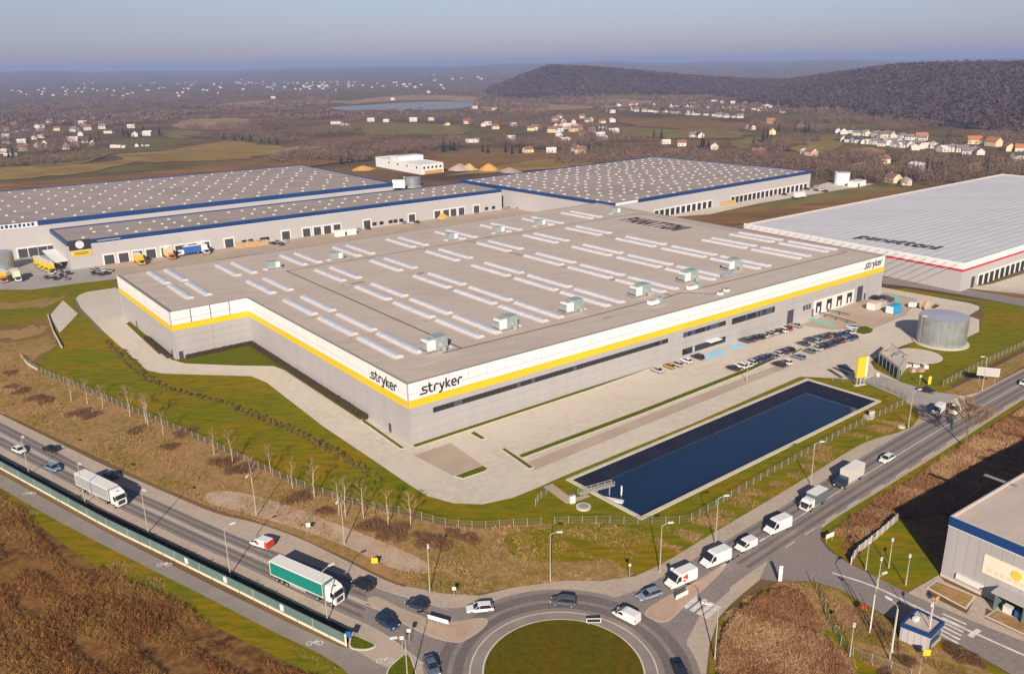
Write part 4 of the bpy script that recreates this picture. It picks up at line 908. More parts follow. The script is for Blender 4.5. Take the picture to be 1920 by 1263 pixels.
# lower right: blue-striped hall
bz = 13.0
b0 = g(1763, 1078); bd = (g(1920, 1153) - b0).normalized(); bs = Vector((-bd.y, bd.x))
if bs.y < 0: bs = -bs
BB = Bld('banner_hall', [b0, b0 + bd * 60, b0 + bd * 60 + bs * 95, b0 + bs * 95], bz, 'grey hall with blue stripe, long banner and bins at the lower right edge')
BB.shell('clad_grey', 'roof_felt', 'pale_coping', 0.35, 0.4); BB.band('stripe', bz - 1.9, bz - .02, 'band_blue', (0, 3), 0.08); BB.band('stripe_edge', bz - 2.05, bz - 1.92, 'clad_white', (0,), 0.09)
for k in range(30): BB.on('cladding_panel', 0, k * 2 + .03, k * 2 + 1.97, 0.5, bz - 2.1, 'clad_grey', 0.05)
BB.on('plinth', 0, 0, 60, 0, 0.5, 'kerb', 0.12)
s0, z0 = BB.on_wall(0, 1843, 1060); s1_, z1_ = BB.on_wall(0, 1922, 1052)
bn = BB.on('banner', 0, s0, s0 + 12.5, z0 - 1.2, z0 + 2.6, 'banner', 0.16)
q = MB().tube((0, 0, 0), (0, 0, .05), 0.9, .9, 16); qo = q.build('banner_emblem', 'banner_sun', BB.o); qo.matrix_local = BB.frame_on(0, s0 + 5.8, z0 + 1.1, 0.20)
for k in range(9): BB.on('banner_letter', 0, s0 + 1.0 + k * 1.15, s0 + 1.8 + k * 1.15, z0 - .6, z0 + (.1 if k % 2 else .3), 'banner_pink', 0.20)
BB.on('vent_box', 0, 3.0, 8.0, 1.2, 2.2, 'white_trim', 0.5)
BB.on('canopy', 0, 10.5, 26.0, 3.3, 3.6, 'clad_grey', 3.0); BB.on('shelter_back', 0, 11.0, 26, 0.5, 3.2, 'dock_black', 0.14)
for s_ in (11.2, 16, 21, 25.6): BB.on('canopy_post', 0, s_, s_ + .15, 0, 3.3, 'barrier_green', 2.9)
BB.on('door', 0, 28, 30, 0.3, 3.2, 'door_grey', 0.16)
P = g(1876, 900, bz - .3)
MB().box(-3.2, 3.2, -.5, .5, 0, 0.06).build('roof_stain', 'coping', BB.o, BB.loc(P, bz - .34), math.atan2(bd.y, bd.x))
# bins under its canopy
for k, (c_, s_, nm) in enumerate((((0.02, 0.10, 0.30), 15.2, 'blue'), ((0.70, 0.68, 0.62), 13.2, 'pale'), ((0.03, 0.05, 0.08), 18.0, 'dark'), ((0.62, 0.62, 0.60), 19.8, 'light grey'), ((0.25, 0.18, 0.12), 22.5, 'brown'))):
    a, d, L_ = BB.edge(0); n = Vector((d.y, -d.x)); P = a + d * s_ + n * 1.6
    t = empty('waste_bin', (P.x, P.y, 0.04), math.atan2(d.y, d.x)); t.color = (*c_, 1); tag(t, nm + ' wheeled waste container under the canopy of the corner hall', 'waste bin', 'bins beside the corner hall')
    for o in (MB().box(-.7, .7, -.55, .55, .15, 1.25).build('body', 'paint', t), MB().box(-.75, .75, -.6, .6, 1.25, 1.4).build('lid', 'paint', t)): o.color = (*c_, 1)
    for x in (-.55, .55): MB().box(x - .08, x + .08, -.4, .4, 0, .15).build('wheel', 'tyre', t)
# low building under construction far behind
kz = 9.0
k0, k1, k2 = g(790, 328), g(832, 323), g(705, 312)
KB = Bld('white_building', [k0, k1, k1 + (k2 - k0), k2], kz, 'white building shell under construction with orange ground floor beyond the halls', 'building')
KB.shell('clad_white', 'clad_white', 'clad_white', 0.4, 0.3)
ke = KB.edge(0)[2]; KB.on('ground_floor', 0, ke * .15, ke * .95, 0.1, 3.2, 'sand', 0.2)
for k in range(5): KB.on('window', 0, ke * (.1 + k * .18), ke * (.1 + k * .18) + 2.0, 5, 7, 'glass_dark', 0.15)
ni = [i for i in range(4) if (KB.edge(i)[0] - k2).length < 1][0]
for k in range(4): KB.on('window', ni, KB.edge(ni)[2] * (.3 + k * .2), KB.edge(ni)[2] * (.3 + k * .2) + 2, 5, 7, 'glass_dark', 0.15)
MB().box(-14, 14, -7, 7, 0, 4).build('penthouse', 'clad_white', KB.o, KB.loc((k0 + k2) / 2 + Vector((8, 14)), kz - .3), W_RZ)
# ================================================================ vehicles
def loft(sections):
    """closed loft through rings of equal length; returns verts, faces"""
    v = []; f = []; n = len(sections[0])
    for s_ in sections: v += s_
    for k in range(len(sections) - 1):
        for i in range(n): j = (i + 1) % n; f.append((k * n + i, k * n + j, (k + 1) * n + j, (k + 1) * n + i))
    f += [tuple(range(n - 1, -1, -1)), tuple((len(sections) - 1) * n + i for i in range(n))]
    return v, f
def ring8(x, z0, z1, w, tw):
    zm = z0 + (z1 - z0) * .45
    return [(x, -w * .86, z0), (x, w * .86, z0), (x, w, z0 + .14), (x, w, zm), (x, w * tw, z1), (x, -w * tw, z1), (x, -w, zm), (x, -w, z0 + .14)]
def wheel_data(r=.32, w=.22):
    m = MB(); m.tube((0, -w / 2, 0), (0, w / 2, 0), r, r, 12); return m.data('wheel', 'tyre'), MB().tube((0, -w / 2 - .01, 0), (0, w / 2 + .01, 0), r * .6, r * .6, 8).data('rim', 'rim')
WH, RM = wheel_data(); WHB, RMB = wheel_data(.5, .3)
def add_wheels(t, xs, w, r=.32, big=False):
    for x in xs:
        for s_ in (-1, 1):
            o = link('wheel', WHB if big else WH, t, (x, s_ * w, .5 if big else r)); link('rim', RMB if big else RM, o)
def make_car(kind):
    """front towards +x"""
    t = empty('parked_car', (0, 0, 0))
    suv = kind in ('suv', 'wagon'); h = 1.66 if kind == 'suv' else 1.47
    L_ = {'hatch': 4.15, 'suv': 4.5, 'sedan': 4.6, 'wagon': 4.65}[kind]; x0, x1 = -L_ / 2, L_ / 2; w = .9
    zb = 1.0 if kind == 'suv' else .92
    body = [ring8(x0, .45, zb * .80, w * .86, .9), ring8(x0 + .12, .32, zb * .97, w * .96, .92), ring8(x0 + .9, .28, zb, w, .93), ring8(.3, .28, zb, w, .93), ring8(.95, .28, zb * .99, w, .92), ring8(x1 - .35, .3, zb * .84, w * .95, .88), ring8(x1 - .05, .36, zb * .70, w * .84, .86), ring8(x1, .42, zb * .60, w * .76, .88)]
    v, f = loft(body); MB().add(v, f).build('body', 'paint', t, smooth=False)
    back = {'hatch': x0 + .12, 'suv': x0 + .1, 'wagon': x0 + .12, 'sedan': x0 + .75}[kind]
    rt = {'hatch': .55, 'suv': .32, 'wagon': .45, 'sedan': .75}[kind]
    def r4(x, z, wt): return [(x, -wt, z), (x, wt, z)]
    g0, g1 = back, 1.12
    base = [(g0, w * .86), (g0 + rt, w * .88), (-.2, w * .9), (.45, w * .89), (g1, w * .84)]
    tops = [(g0 + rt * .1, zb + .03, w * .80), (g0 + rt, h - .04, w * .70), (-.2, h, w * .72), (.32, h - .05, w * .70), (g1 - .08, zb + .03, w * .80)]
    V = []; F = []
    for (x, wb_), (xt, zt, wt) in zip(base, tops): V += [(x, -wb_, zb - .04), (x, wb_, zb - .04), (xt, wt, zt), (xt, -wt, zt)]
    for k in range(4):
        for i in range(4): j = (i + 1) % 4; F.append((k * 4 + i, k * 4 + j, k * 4 + 4 + j, k * 4 + 4 + i))
    F += [(3, 2, 1, 0), (16, 17, 18, 19)]
    MB().add(V, F).build('window', 'car_glass', t)
    rf = MB(); xs = [(g0 + rt - .05, h - .035), (-.2, h + .012), (.36, h - .045)]
    V = []
    for x, z in xs: V += [(x, -w * .715, z - .05), (x, w * .715, z - .05), (x, w * .66, z + .02), (x, -w * .66, z + .02)]
    F = [(k * 4 + i, k * 4 + (i + 1) % 4, k * 4 + 4 + (i + 1) % 4, k * 4 + 4 + i) for k in range(2) for i in range(4)] + [(3, 2, 1, 0), (8, 9, 10, 11)]
    rf.add(V, F)
    for s_ in (-1, 1):      # pillars
        for (bx, tx, tz) in ((g1 - .02, .36, h - .06), (.1, .1, h - .03), (g0 + rt * .45, g0 + rt, h - .06)):
            a = Vector((bx, s_ * w * .875, zb - .02)); b = Vector((tx, s_ * w * .725, tz)); rf.tube(a, b, .035, .035, 4)
    rf.build('roof', 'paint', t)
    add_wheels(t, (x0 + .8, x1 - .85), .80)
    MB().box(x1 - .12, x1 + .015, -.42, .42, .36, .56).build('grille', 'chassis', t); MB().box(x0 - .02, x0 + .1, -.55, .55, .34, .5).build('bumper', 'chassis', t)
    for s_ in (-1, 1): MB().box(x0 + 1.25, x1 - 1.3, s_ * w - .02, s_ * w + .02, .26, .40).build('sill', 'chassis', t)
    for s_ in (-1, 1):
        MB().box(x1 - .16, x1 - .02, s_ * .58 - .17, s_ * .58 + .17, zb * .60, zb * .74).build('headlight', 'lamp_clear', t)
        MB().box(x0 - .015, x0 + .1, s_ * .62 - .14, s_ * .62 + .14, zb * .70, zb * .90).build('taillight', 'lamp_red', t)
        MB().box(.82, .98, s_ * .98 - .08, s_ * .98 + .08, zb - .02, zb + .13).build('mirror', 'paint', t)
    return t
def make_van(kind):
    t = empty('van', (0, 0, 0)); big = kind == 'big'
    L_, h, w = (5.9, 2.55, 1.0) if big else (4.4, 1.85, .9); x0, x1 = -L_ / 2, L_ / 2
    nose = 1.25 if big else 1.15; hb = 1.15 if big else 1.0
    prof = [(x0, .45, h * .96, .9), (x0 + .25, .35, h, .9), (x1 - nose - .95, .35, h, .9), (x1 - nose - .45, .35, h * .94, .88), (x1 - nose + .35, .35, hb + .15, .9), (x1 - .25, .38, hb * .86, .88), (x1, .45, hb * .6, .86)]
    v, f = loft([ring8(x, a, b, w * (1 if 0 < i < 5 else .92), tw) for i, (x, a, b, tw) in enumerate(prof)]); MB().add(v, f).build('body', 'paint', t)
    a, b = prof[3], prof[4]; ww = MB()
    q = [(a[0] + .06, -w * .80, a[2] - .02), (a[0] + .06, w * .80, a[2] - .02), (b[0] + .0, w * .86, b[2] + .06), (b[0] + .0, -w * .86, b[2] + .06)]
    ww.add([(x + .03, y, z + .05) for x, y, z in q] + q, [(0, 1, 2, 3), (7, 6, 5, 4), (0, 4, 5, 1), (1, 5, 6, 2), (2, 6, 7, 3), (3, 7, 4, 0)]); ww.build('windscreen', 'car_glass', t)
    for s_ in (-1, 1):
        y = s_ * (w * .985); xa = x1 - nose - .95
        m = MB(); q = [(xa + .05, hb + .12), (xa + 1.15, hb + .12), (xa + .62, h * .84), (xa + .05, h * .84)]
        m.add([(x, y - .035 * s_ - s_ * .07 * (z - hb), z) for x, z in q] + [(x, y + .03 * s_ - s_ * .07 * (z - hb), z) for x, z in q], [(0, 1, 2, 3), (7, 6, 5, 4), (0, 4, 5, 1), (1, 5, 6, 2), (2, 6, 7, 3), (3, 7, 4, 0)]); m.build('side_window', 'car_glass', t)
        MB().box(x1 - .2, x1 - .03, s_ * .7 - .16, s_ * .7 + .16, hb * .58, hb * .84).build('headlight', 'lamp_clear', t)
        MB().box(x0 - .02, x0 + .06, s_ * .82 - .08, s_ * .82 + .08, .9, 1.4).build('taillight', 'lamp_red', t)
        MB().box(x1 - nose + .1, x1 - nose + .28, s_ * (w + .12) - .1, s_ * (w + .12) + .1, hb + .1, hb + .42).build('mirror', 'chassis', t)
    MB().box(x1 - .12, x1 + .03, -.75, .75, .4, .62).build('bumper', 'chassis', t)
    add_wheels(t, (x0 + 1.05, x1 - .95), w - .12, .34)
    return t
def cab(t, x, mat_='paint', hh=3.6, w=1.22):
    """tractor cab with its front at x + 1.15"""
    v, f = loft([ring8(x - 1.1, .7, hh, w, .96), ring8(x + .3, .65, hh, w, .95), ring8(x + .85, .6, hh * .86, w, .94), ring8(x + 1.1, .55, hh * .55, w * .98, .96), ring8(x + 1.15, .5, 1.3, w * .95, .96)])
    c = MB().add(v, f).build('cab', mat_, t)
    MB().add([(x + .90, -w * .86, hh * .83), (x + .90, w * .86, hh * .83), (x + 1.13, w * .88, hh * .57), (x + 1.13, -w * .88, hh * .57), (x + .8, -w * .86, hh * .83), (x + .8, w * .86, hh * .83), (x + 1.0, w * .88, hh * .57), (x + 1.0, -w * .88, hh * .57)],
             [(3, 2, 1, 0), (0, 1, 5, 4), (1, 2, 6, 5), (2, 3, 7, 6), (3, 0, 4, 7)]).build('windscreen', 'car_glass', t)
    MB().box(x + 1.12, x + 1.17, -.75, .75, .9, 1.75).build('grille', 'chassis', t)
    for s_ in (-1, 1):
        MB().box(x + .1, x + .85, s_ * (w + .0) - .03, s_ * (w + .0) + .03, hh * .55, hh * .8).build('side_window', 'car_glass', t)
        MB().box(x + 1.0, x + 1.14, s_ * (w + .2) - .1, s_ * (w + .2) + .1, hh * .55, hh * .8).build('mirror', 'chassis', t)
        MB().box(x + 1.1, x + 1.18, s_ * .95 - .18, s_ * .95 + .18, .72, .95).build('headlight', 'lamp_clear', t)
    return c
def make_lorry(side, roof, tarp, len_=13.6):
    t = empty('articulated_lorry', (0, 0, 0)); x0 = -8.25
    MB().box(x0, x0 + len_, -1.25, 1.25, 1.25, 4.0).build('trailer_body', 'tarp', t).color = (*tarp, 1)
    MB().box(x0 - .02, x0 + len_ + .02, -1.27, 1.27, 4.0, 4.06).build('trailer_roof', 'skin_white', t)
    rb = MB()
    for k in range(14): rb.box(x0 + .5 + k * (len_ - 1) / 13 - .03, x0 + .5 + k * (len_ - 1) / 13 + .03, -1.2, 1.2, 4.06, 4.09)
    rb.build('roof_bow', 'white_trim', t)
    fr = MB()
    for s_ in (-1, 1):
        fr.box(x0, x0 + len_, s_ * 1.26 - .04, s_ * 1.26 + .04, 3.85, 4.0); fr.box(x0, x0 + len_, s_ * 1.26 - .04, s_ * 1.26 + .04, 1.15, 1.32)
        for x in (x0, x0 + len_ - .12): fr.box(x, x + .12, s_ * 1.27 - .04, s_ * 1.27 + .04, 1.2, 4.0)
    fr.build('trailer_frame', 'white_trim', t)
    MB().box(x0 + .3, 7.6, -.5, .5, .75, 1.15).build('chassis', 'chassis', t)
    for s_ in (-1, 1): MB().box(x0 + 4.8, x0 + 9.0, s_ * 1.15 - .03, s_ * 1.15 + .03, .5, 1.1).build('side_guard', 'steel', t)
    MB().box(x0 - .04, x0, -1.1, 1.1, .55, .8).build('bumper', 'chassis', t)
    c = cab(t, 6.95); add_wheels(t, (x0 + 1.6, x0 + 2.9, x0 + 4.2, 3.7, 7.1), 1.08, .5, True)
    ts = cab_top = MB().add([(5.9, -1.1, 3.6), (7.2, -1.1, 3.6), (7.2, 1.1, 3.6), (5.9, 1.1, 3.6), (5.9, -1.05, 4.0), (6.4, -1.05, 4.0), (6.4, 1.05, 4.0), (5.9, 1.05, 4.0)], [(0, 1, 5, 4), (1, 2, 6, 5), (2, 3, 7, 6), (3, 0, 4, 7), (4, 5, 6, 7)]).build('roof_deflector', 'paint', t)
    MB().box(6.7, 7.2, -.25, .25, 3.62, 3.72).build('roof_hatch', 'chassis', c)
    return t
def make_box_truck(len_=4.6, h=3.3):
    t = empty('box_truck', (0, 0, 0)); x0 = -len_ / 2 - 1.0
    MB().box(x0, x0 + len_, -1.12, 1.12, .95, h).build('cargo_box', 'tarp', t); MB().box(x0 - .03, x0 + len_ + .03, -1.15, 1.15, h, h + .06).build('box_roof', 'skin_white', t)
    MB().box(x0 + .2, x0 + len_ + 1.8, -.45, .45, .6, .95).build('chassis', 'chassis', t)
    cab(t, x0 + len_ + 1.2, 'paint', 2.5, 1.05); add_wheels(t, (x0 + 1.1, x0 + len_ + 1.1), .92, .5, True)
    return t
PROTO = {k: make_car(k) for k in ('hatch', 'suv', 'sedan', 'wagon')}
PROTO['van'] = make_van('small'); PROTO['bigvan'] = make_van('big')
def place(kind, P, rz, color, name, label, cat, group=None, scale=1.08, z=0.05):
    o = copy_tree(PROTO[kind], (P.x, P.y, z), rz, color=color, scale=scale); o.name = name
    tag(o, label, cat, group); return o
def drive(kind, rear, front, color, name, label, cat, group='traffic on the roads', scale=1.08, z=0.05):
    if kind in ('bigvan', 'van'): scale *= 1.06
    a, b = g(*rear), g(*front); d = b - a; return place(kind, (a + b) / 2, math.atan2(d.y, d.x), color, name, label, cat, group, scale, z)
WHT, BLK, SLV, NVY, DGR, RED, BLU, GLD = (.78, .76, .74), (.016, .017, .02), (.46, .46, .46), (.018, .032, .062), (.055, .058, .065), (.30, .025, .02), (.03, .10, .26), (.46, .26, .03)
# traffic
LR = make_lorry('green', 'white', (.008, .20, .155)); P = (g(514, 1086) + g(640, 1141)) / 2; d = g(631, 1139) - g(512, 1085)
LR.scale = L2_S = (1.06,) * 3; LR.location = (P.x, P.y + 1.0, .05); LR.rotation_euler = (0, 0, math.atan2(d.y, d.x)); tag(LR, 'white lorry with a green curtain trailer on the near road', 'lorry', 'traffic on the roads')
L2 = make_lorry('grey', 'grey', (.33, .34, .34)); d = g(232, 957) - g(145, 913); P = (g(145, 913) + g(236, 958)) / 2
L2.scale = (1.06,) * 3; L2.location = (P.x, P.y + .8, .05); L2.rotation_euler = (0, 0, math.atan2(d.y, d.x)); tag(L2, 'white lorry with a grey curtain trailer on the near road', 'lorry', 'traffic on the roads')
for q in (LR, L2):
    q.color = (*WHT, 1)
    for ch in q.children:
        if ch.name.split('.')[0] in ('cab', 'roof_deflector', 'mirror'): ch.color = (*WHT, 1)
drive('hatch', (24, 842), (50, 853), WHT, 'car', 'white hatchback following the blue car on the near road', 'car')
drive('sedan', (108, 849), (80, 841), BLK, 'car', 'black car heading away beside the white hatchback', 'car')
drive('hatch', (86, 875), (115, 887), (.16, .25, .40), 'car', 'blue hatchback behind the grey lorry', 'car')
drive('sedan', (222, 900), (196, 888), NVY, 'car', 'dark blue car half hidden in the grey lorry shadow', 'car')
V1 = drive('van', (514, 1031), (468, 1017), WHT, 'delivery_van', 'white delivery van with red rear doors on the near road', 'van')
drive('suv', (698, 1108), (664, 1092), BLK, 'car', 'black car at the tip of the green lorry shadow', 'car')
drive('hatch', (800, 1143), (764, 1131), NVY, 'car', 'navy hatchback passing the island sign', 'car')
drive('suv', (708, 1160), (746, 1182), (.012, .035, .085), 'car', 'dark blue car approaching the roundabout give-way line', 'car')
drive('wagon', (922, 1143), (878, 1147), WHT, 'car', 'white estate car leaving the roundabout', 'car')
drive('suv', (1080, 1135), (1034, 1130), (.075, .09, .105), 'car', 'grey off-road car at the top of the roundabout', 'car')
drive('van', (1196, 1172), (1153, 1150), WHT, 'van', 'white small van circling the roundabout', 'van', z=.05)
drive('sedan', (800, 1232), (820, 1275), (.10, .13, .19), 'car', 'dark grey car at the bottom entry of the roundabout', 'car')
drive('sedan', (1268, 1247), (1284, 1282), (.012, .02, .045), 'car', 'dark car cut off by the bottom edge of the photo', 'car')
drive('wagon', (1236, 1113), (1198, 1126), (.22, .28, .36), 'car', 'blue grey estate car leading the queue of vans', 'car')
V2 = drive('bigvan', (1302, 1082), (1250, 1105), WHT, 'van', 'white van with a red emblem behind the blue grey car', 'van')
drive('bigvan', (1366, 1045), (1316, 1066), WHT, 'van', 'plain white large van behind the van with the emblem', 'van')
drive('van', (1416, 1020), (1380, 1037), WHT, 'van', 'smaller white van, third van in the queue', 'van', scale=1.08)
drive('bigvan', (1480, 984), (1434, 1004), WHT, 'van', 'white van following the smaller van, fourth in the queue', 'van')
PROTO['boxtruck'] = make_box_truck(); PROTO['boxtruck2'] = make_box_truck(6.6, 3.7)
for kind, a, b, cb_, bx, lab in (('boxtruck', (1546, 936), (1503, 962), WHT, (.12, .14, .16), 'white box truck with a dark side in the queue'), ('boxtruck2', (1618, 888), (1564, 922), NVY, (.60, .55, .50), 'box truck with navy cab and cream body')):
    o = drive(kind, a, b, cb_, 'box_truck', lab, 'truck')
    for ch in o.children:
        if ch.name.startswith('cargo_box'): ch.color = (*bx, 1)
drive('wagon', (1676, 856), (1648, 872), WHT, 'car', 'white car behind the cream box truck', 'car')
drive('bigvan', (1772, 764), (1743, 785), WHT, 'van', 'white van waiting at the gate crossing, nearer the pond', 'van', scale=.95)
drive('bigvan', (1808, 764), (1776, 784), WHT, 'van', 'white van waiting beside the other one at the gate', 'van', scale=.95)
drive('sedan', (1722, 732), (1752, 738), BLK, 'car', 'black saloon turning out of the site gate', 'car')
drive('hatch', (1932, 715), (1910, 727), WHT, 'car', 'white car entering from the far road at the picture edge', 'car')
# red rear and emblem of the vans, as parts
MB().box(-2.26, -1.55, -.905, .905, .55, 1.78).build('rear_wrap', 'van_red', V1); MB().box(-.2, .5, -.925, .925, .85, 1.35).build('side_emblem', 'van_red', V1)
e2 = MB()
for x, z in ((-.35, 1.5), (.2, 1.8), (.15, 1.15), (-.3, 1.95)): e2.box(x - .26, x + .26, -1.02, 1.02, z - .2, z + .2)
e2.build('side_emblem', 'van_red', V2)

# parked rows in front of the warehouse
PB = math.atan2(wb.y, wb.x)
def row(items, rz, desc, group):
    n = len(items)
    for i, (px, py, kind, col, nm) in enumerate(items):
        P = g(px, py + 3); place(kind, P, rz + random.uniform(-.03, .03), col, 'parked_car', f'{nm}, {ordinal(i)} car from the pond end {desc}', 'car', group)
row([(1232, 694, 'sedan', SLV, 'silver car'), (1254, 686, 'hatch', GLD, 'yellow car'), (1268, 682, 'wagon', SLV, 'silver car'), (1286, 676, 'hatch', WHT, 'white car'), (1308, 669, 'suv', BLK, 'black car'),
     (1396, 638, 'suv', (.05, .07, .065), 'dark green car'), (1405, 636, 'sedan', DGR, 'charcoal car'), (1414, 633, 'hatch', NVY, 'navy car'), (1422, 631, 'wagon', BLK, 'black car'), (1431, 629, 'sedan', SLV, 'silver car'),
     (1440, 626, 'hatch', (.30, .30, .30), 'grey car'), (1448, 623, 'sedan', SLV, 'silver car'), (1456, 621, 'hatch', DGR, 'charcoal car'), (1465, 619, 'suv', WHT, 'white car'), (1475, 615, 'hatch', RED, 'red car'), (1492, 610, 'sedan', (.34, .33, .31), 'grey car')],
    PB, 'in the row along the warehouse wall', 'cars parked along the warehouse wall')
row([(1374, 690, 'sedan', BLK, 'black car'), (1388, 686, 'suv', WHT, 'white car'), (1397, 683, 'wagon', WHT, 'white car'), (1407, 679, 'hatch', SLV, 'silver car'), (1416, 676, 'sedan', (.05, .09, .14), 'dark blue car'), (1426, 672, 'hatch', (.02, .04, .16), 'blue car'),
     (1446, 667, 'wagon', (.26, .24, .30), 'mauve grey car'), (1457, 663, 'hatch', SLV, 'silver car'), (1468, 659, 'suv', (.07, .06, .08), 'dark car'), (1479, 655, 'hatch', BLK, 'black car'), (1436, 669, 'sedan', DGR, 'charcoal car')],
    PB, 'in the upper middle row', 'cars parked above the middle grass strip')
row([(1460, 683, 'suv', BLK, 'black car'), (1472, 679, 'suv', WHT, 'white car'), (1497, 669, 'wagon', (.16, .21, .27), 'blue grey car'), (1517, 658, 'hatch', (.14, .15, .14), 'grey car'), (1546, 647, 'suv', (.02, .03, .04), 'dark car'),
     (1555, 644, 'sedan', (.04, .08, .14), 'blue car'), (1564, 641, 'hatch', NVY, 'navy car'), (1572, 638, 'sedan', (.16, .05, .05), 'maroon car'), (1580, 636, 'hatch', (.25, .26, .28), 'grey car'), (1589, 634, 'sedan', (.05, .12, .25), 'blue car'), (1597, 631, 'hatch', DGR, 'charcoal car'), (1530, 653, 'sedan', SLV, 'silver car'), (1538, 650, 'hatch', NVY, 'navy car')],
    PB, 'in the lower middle row', 'cars parked below the middle grass strip')
row([(1506, 644, 'sedan', DGR, 'charcoal car'), (1519, 637, 'suv', (.03, .06, .10), 'dark blue car'), (1528, 639, 'hatch', SLV, 'silver car'), (1537, 632, 'wagon', (.06, .10, .14), 'steel blue car'), (1546, 630, 'sedan', (.12, .03, .04), 'maroon car'), (1555, 627, 'hatch', (.30, .18, .08), 'bronze car'), (1564, 629, 'suv', NVY, 'navy car'), (1574, 627, 'sedan', BLU, 'blue car'), (1582, 625, 'hatch', (.05, .07, .09), 'slate car'), (1590, 622, 'suv', WHT, 'white car')],
    PB, 'in the row by the dock ramp', 'cars parked in the row by the dock ramp')
place('hatch', g(1597, 616), PB + .4, (.5, .5, .52), 'parked_car', 'silver car parked alone beside the small turf island', 'car')
for i, (px, py, c_, nm) in enumerate(((1640, 562, BLK, 'black van'), (1655, 562, (.03, .04, .07), 'dark blue van'), (1664, 565, DGR, 'charcoal van'))):
    place('van', g(px, py), PB, c_, 'parked_van', nm + ' parked by the green bay near the dock end', 'van', 'vans at the dock end')
place('van', g(1713, 576), math.atan2(wa.y, wa.x), WHT, 'parked_van', 'white van parked beside the round red drum', 'van', scale=1.2)
# cars and trucks of the neighbours' yards (small in the photo)
def far_cars(pts, desc, group, rz=0.0):
    cols = [(BLK, 'black'), (SLV, 'silver'), (NVY, 'navy'), (WHT, 'white'), (DGR, 'charcoal'), ((.28, .28, .30), 'grey')]
    for i, (px, py) in enumerate(pts):
        c_, nm = cols[(i * 5 + len(desc)) % 6]; a = g(px, py)
        place(['hatch', 'sedan', 'suv', 'wagon'][i % 4], a, rz + random.uniform(-.06, .06), c_, 'parked_car', f'{nm} car, {ordinal(i)} from the left {desc}', 'car', group)
far_cars([(170, 508), (176, 514), (182, 507), (188, 516), (194, 508), (200, 514), (206, 509)], 'in the cluster below the yellow corner sign', 'cars below the yellow corner sign', PB)
far_cars([(88, 522), (96, 514), (104, 524), (110, 512), (116, 519), (124, 524), (128, 514)], 'in front of the yellow buses', 'cars in front of the yellow trucks', PB)
far_cars([(513, 458), (520, 455), (527, 460), (534, 454)], 'by the stack of timber pallets', 'cars by the pallet stack', PB)
far_cars([(672, 432), (690, 430), (756, 419), (764, 416), (772, 420), (782, 418)], 'in the bay behind the roof edge', 'cars behind the back roof edge', PB)
far_cars([(917, 393), (930, 388), (952, 392), (962, 389), (970, 391), (978, 388), (986, 390)], 'at the far right of the front bay', 'cars at the end of the front bay', PB)
far_cars([(1448, 367), (1470, 366), (1502, 357), (1512, 356), (1522, 354), (1530, 358), (1538, 357), (1546, 360), (1531, 350)], 'in the yard of the far hall', 'cars in the far hall yard', PB)
def yard_truck(px, py, rz, box, cabc, lab, kind='boxtruck2', group='trucks in the north yard', z=.05):
    o = place(kind, g(px, py), rz, cabc, 'truck', lab, 'truck', group, scale=1.3, z=z)
    for ch in o.children:
        if ch.name.startswith('cargo_box'): ch.color = (*box, 1)
YEL, ORG = (.72, .46, .02), (.66, .20, .03)
for i, (px, py) in enumerate(((74, 500), (81, 504), (88, 507), (96, 510))): yard_truck(px, py, PB + math.pi, YEL, YEL, f'yellow box truck, {ordinal(i)} from the left of the parked yellow row', group='yellow trucks parked in a row')
yard_truck(6, 527, PB + math.pi, YEL, ORG, 'yellow truck with orange cab at the left picture edge'); yard_truck(32, 525, PB + math.pi, (.74, .62, .35), WHT, 'pale truck with white cab beside the left edge truck')
yard_truck(262, 494, PB + math.pi, YEL, YEL, 'yellow truck backed up to a dock door'); yard_truck(318, 484, PB + math.pi, (.78, .50, .20), ORG, 'orange truck backed up to a dock door')
yard_truck(356, 478, W_RZ + math.pi, (.03, .12, .38), WHT, 'blue trailer truck standing along the dock wall'); yard_truck(382, 474, PB + math.pi, WHT, WHT, 'white truck at the dock right of the blue one')
for i, (px, py) in enumerate(((62, 465), (78, 462), (94, 458))): yard_truck(px, py, PB + math.pi, WHT, WHT, f'white truck, {ordinal(i)} from the left at the docks of the tall hall', group='white trucks at the tall hall')
yard_truck(1385, 374, PB, WHT, RED, 'white truck with red cab in the far hall yard', group='trucks at the far hall'); yard_truck(1500, 372, W_RZ, WHT, WHT, 'white truck parked along the turf bank', group='trucks at the far hall')
for k in list(PROTO): drop(PROTO[k])

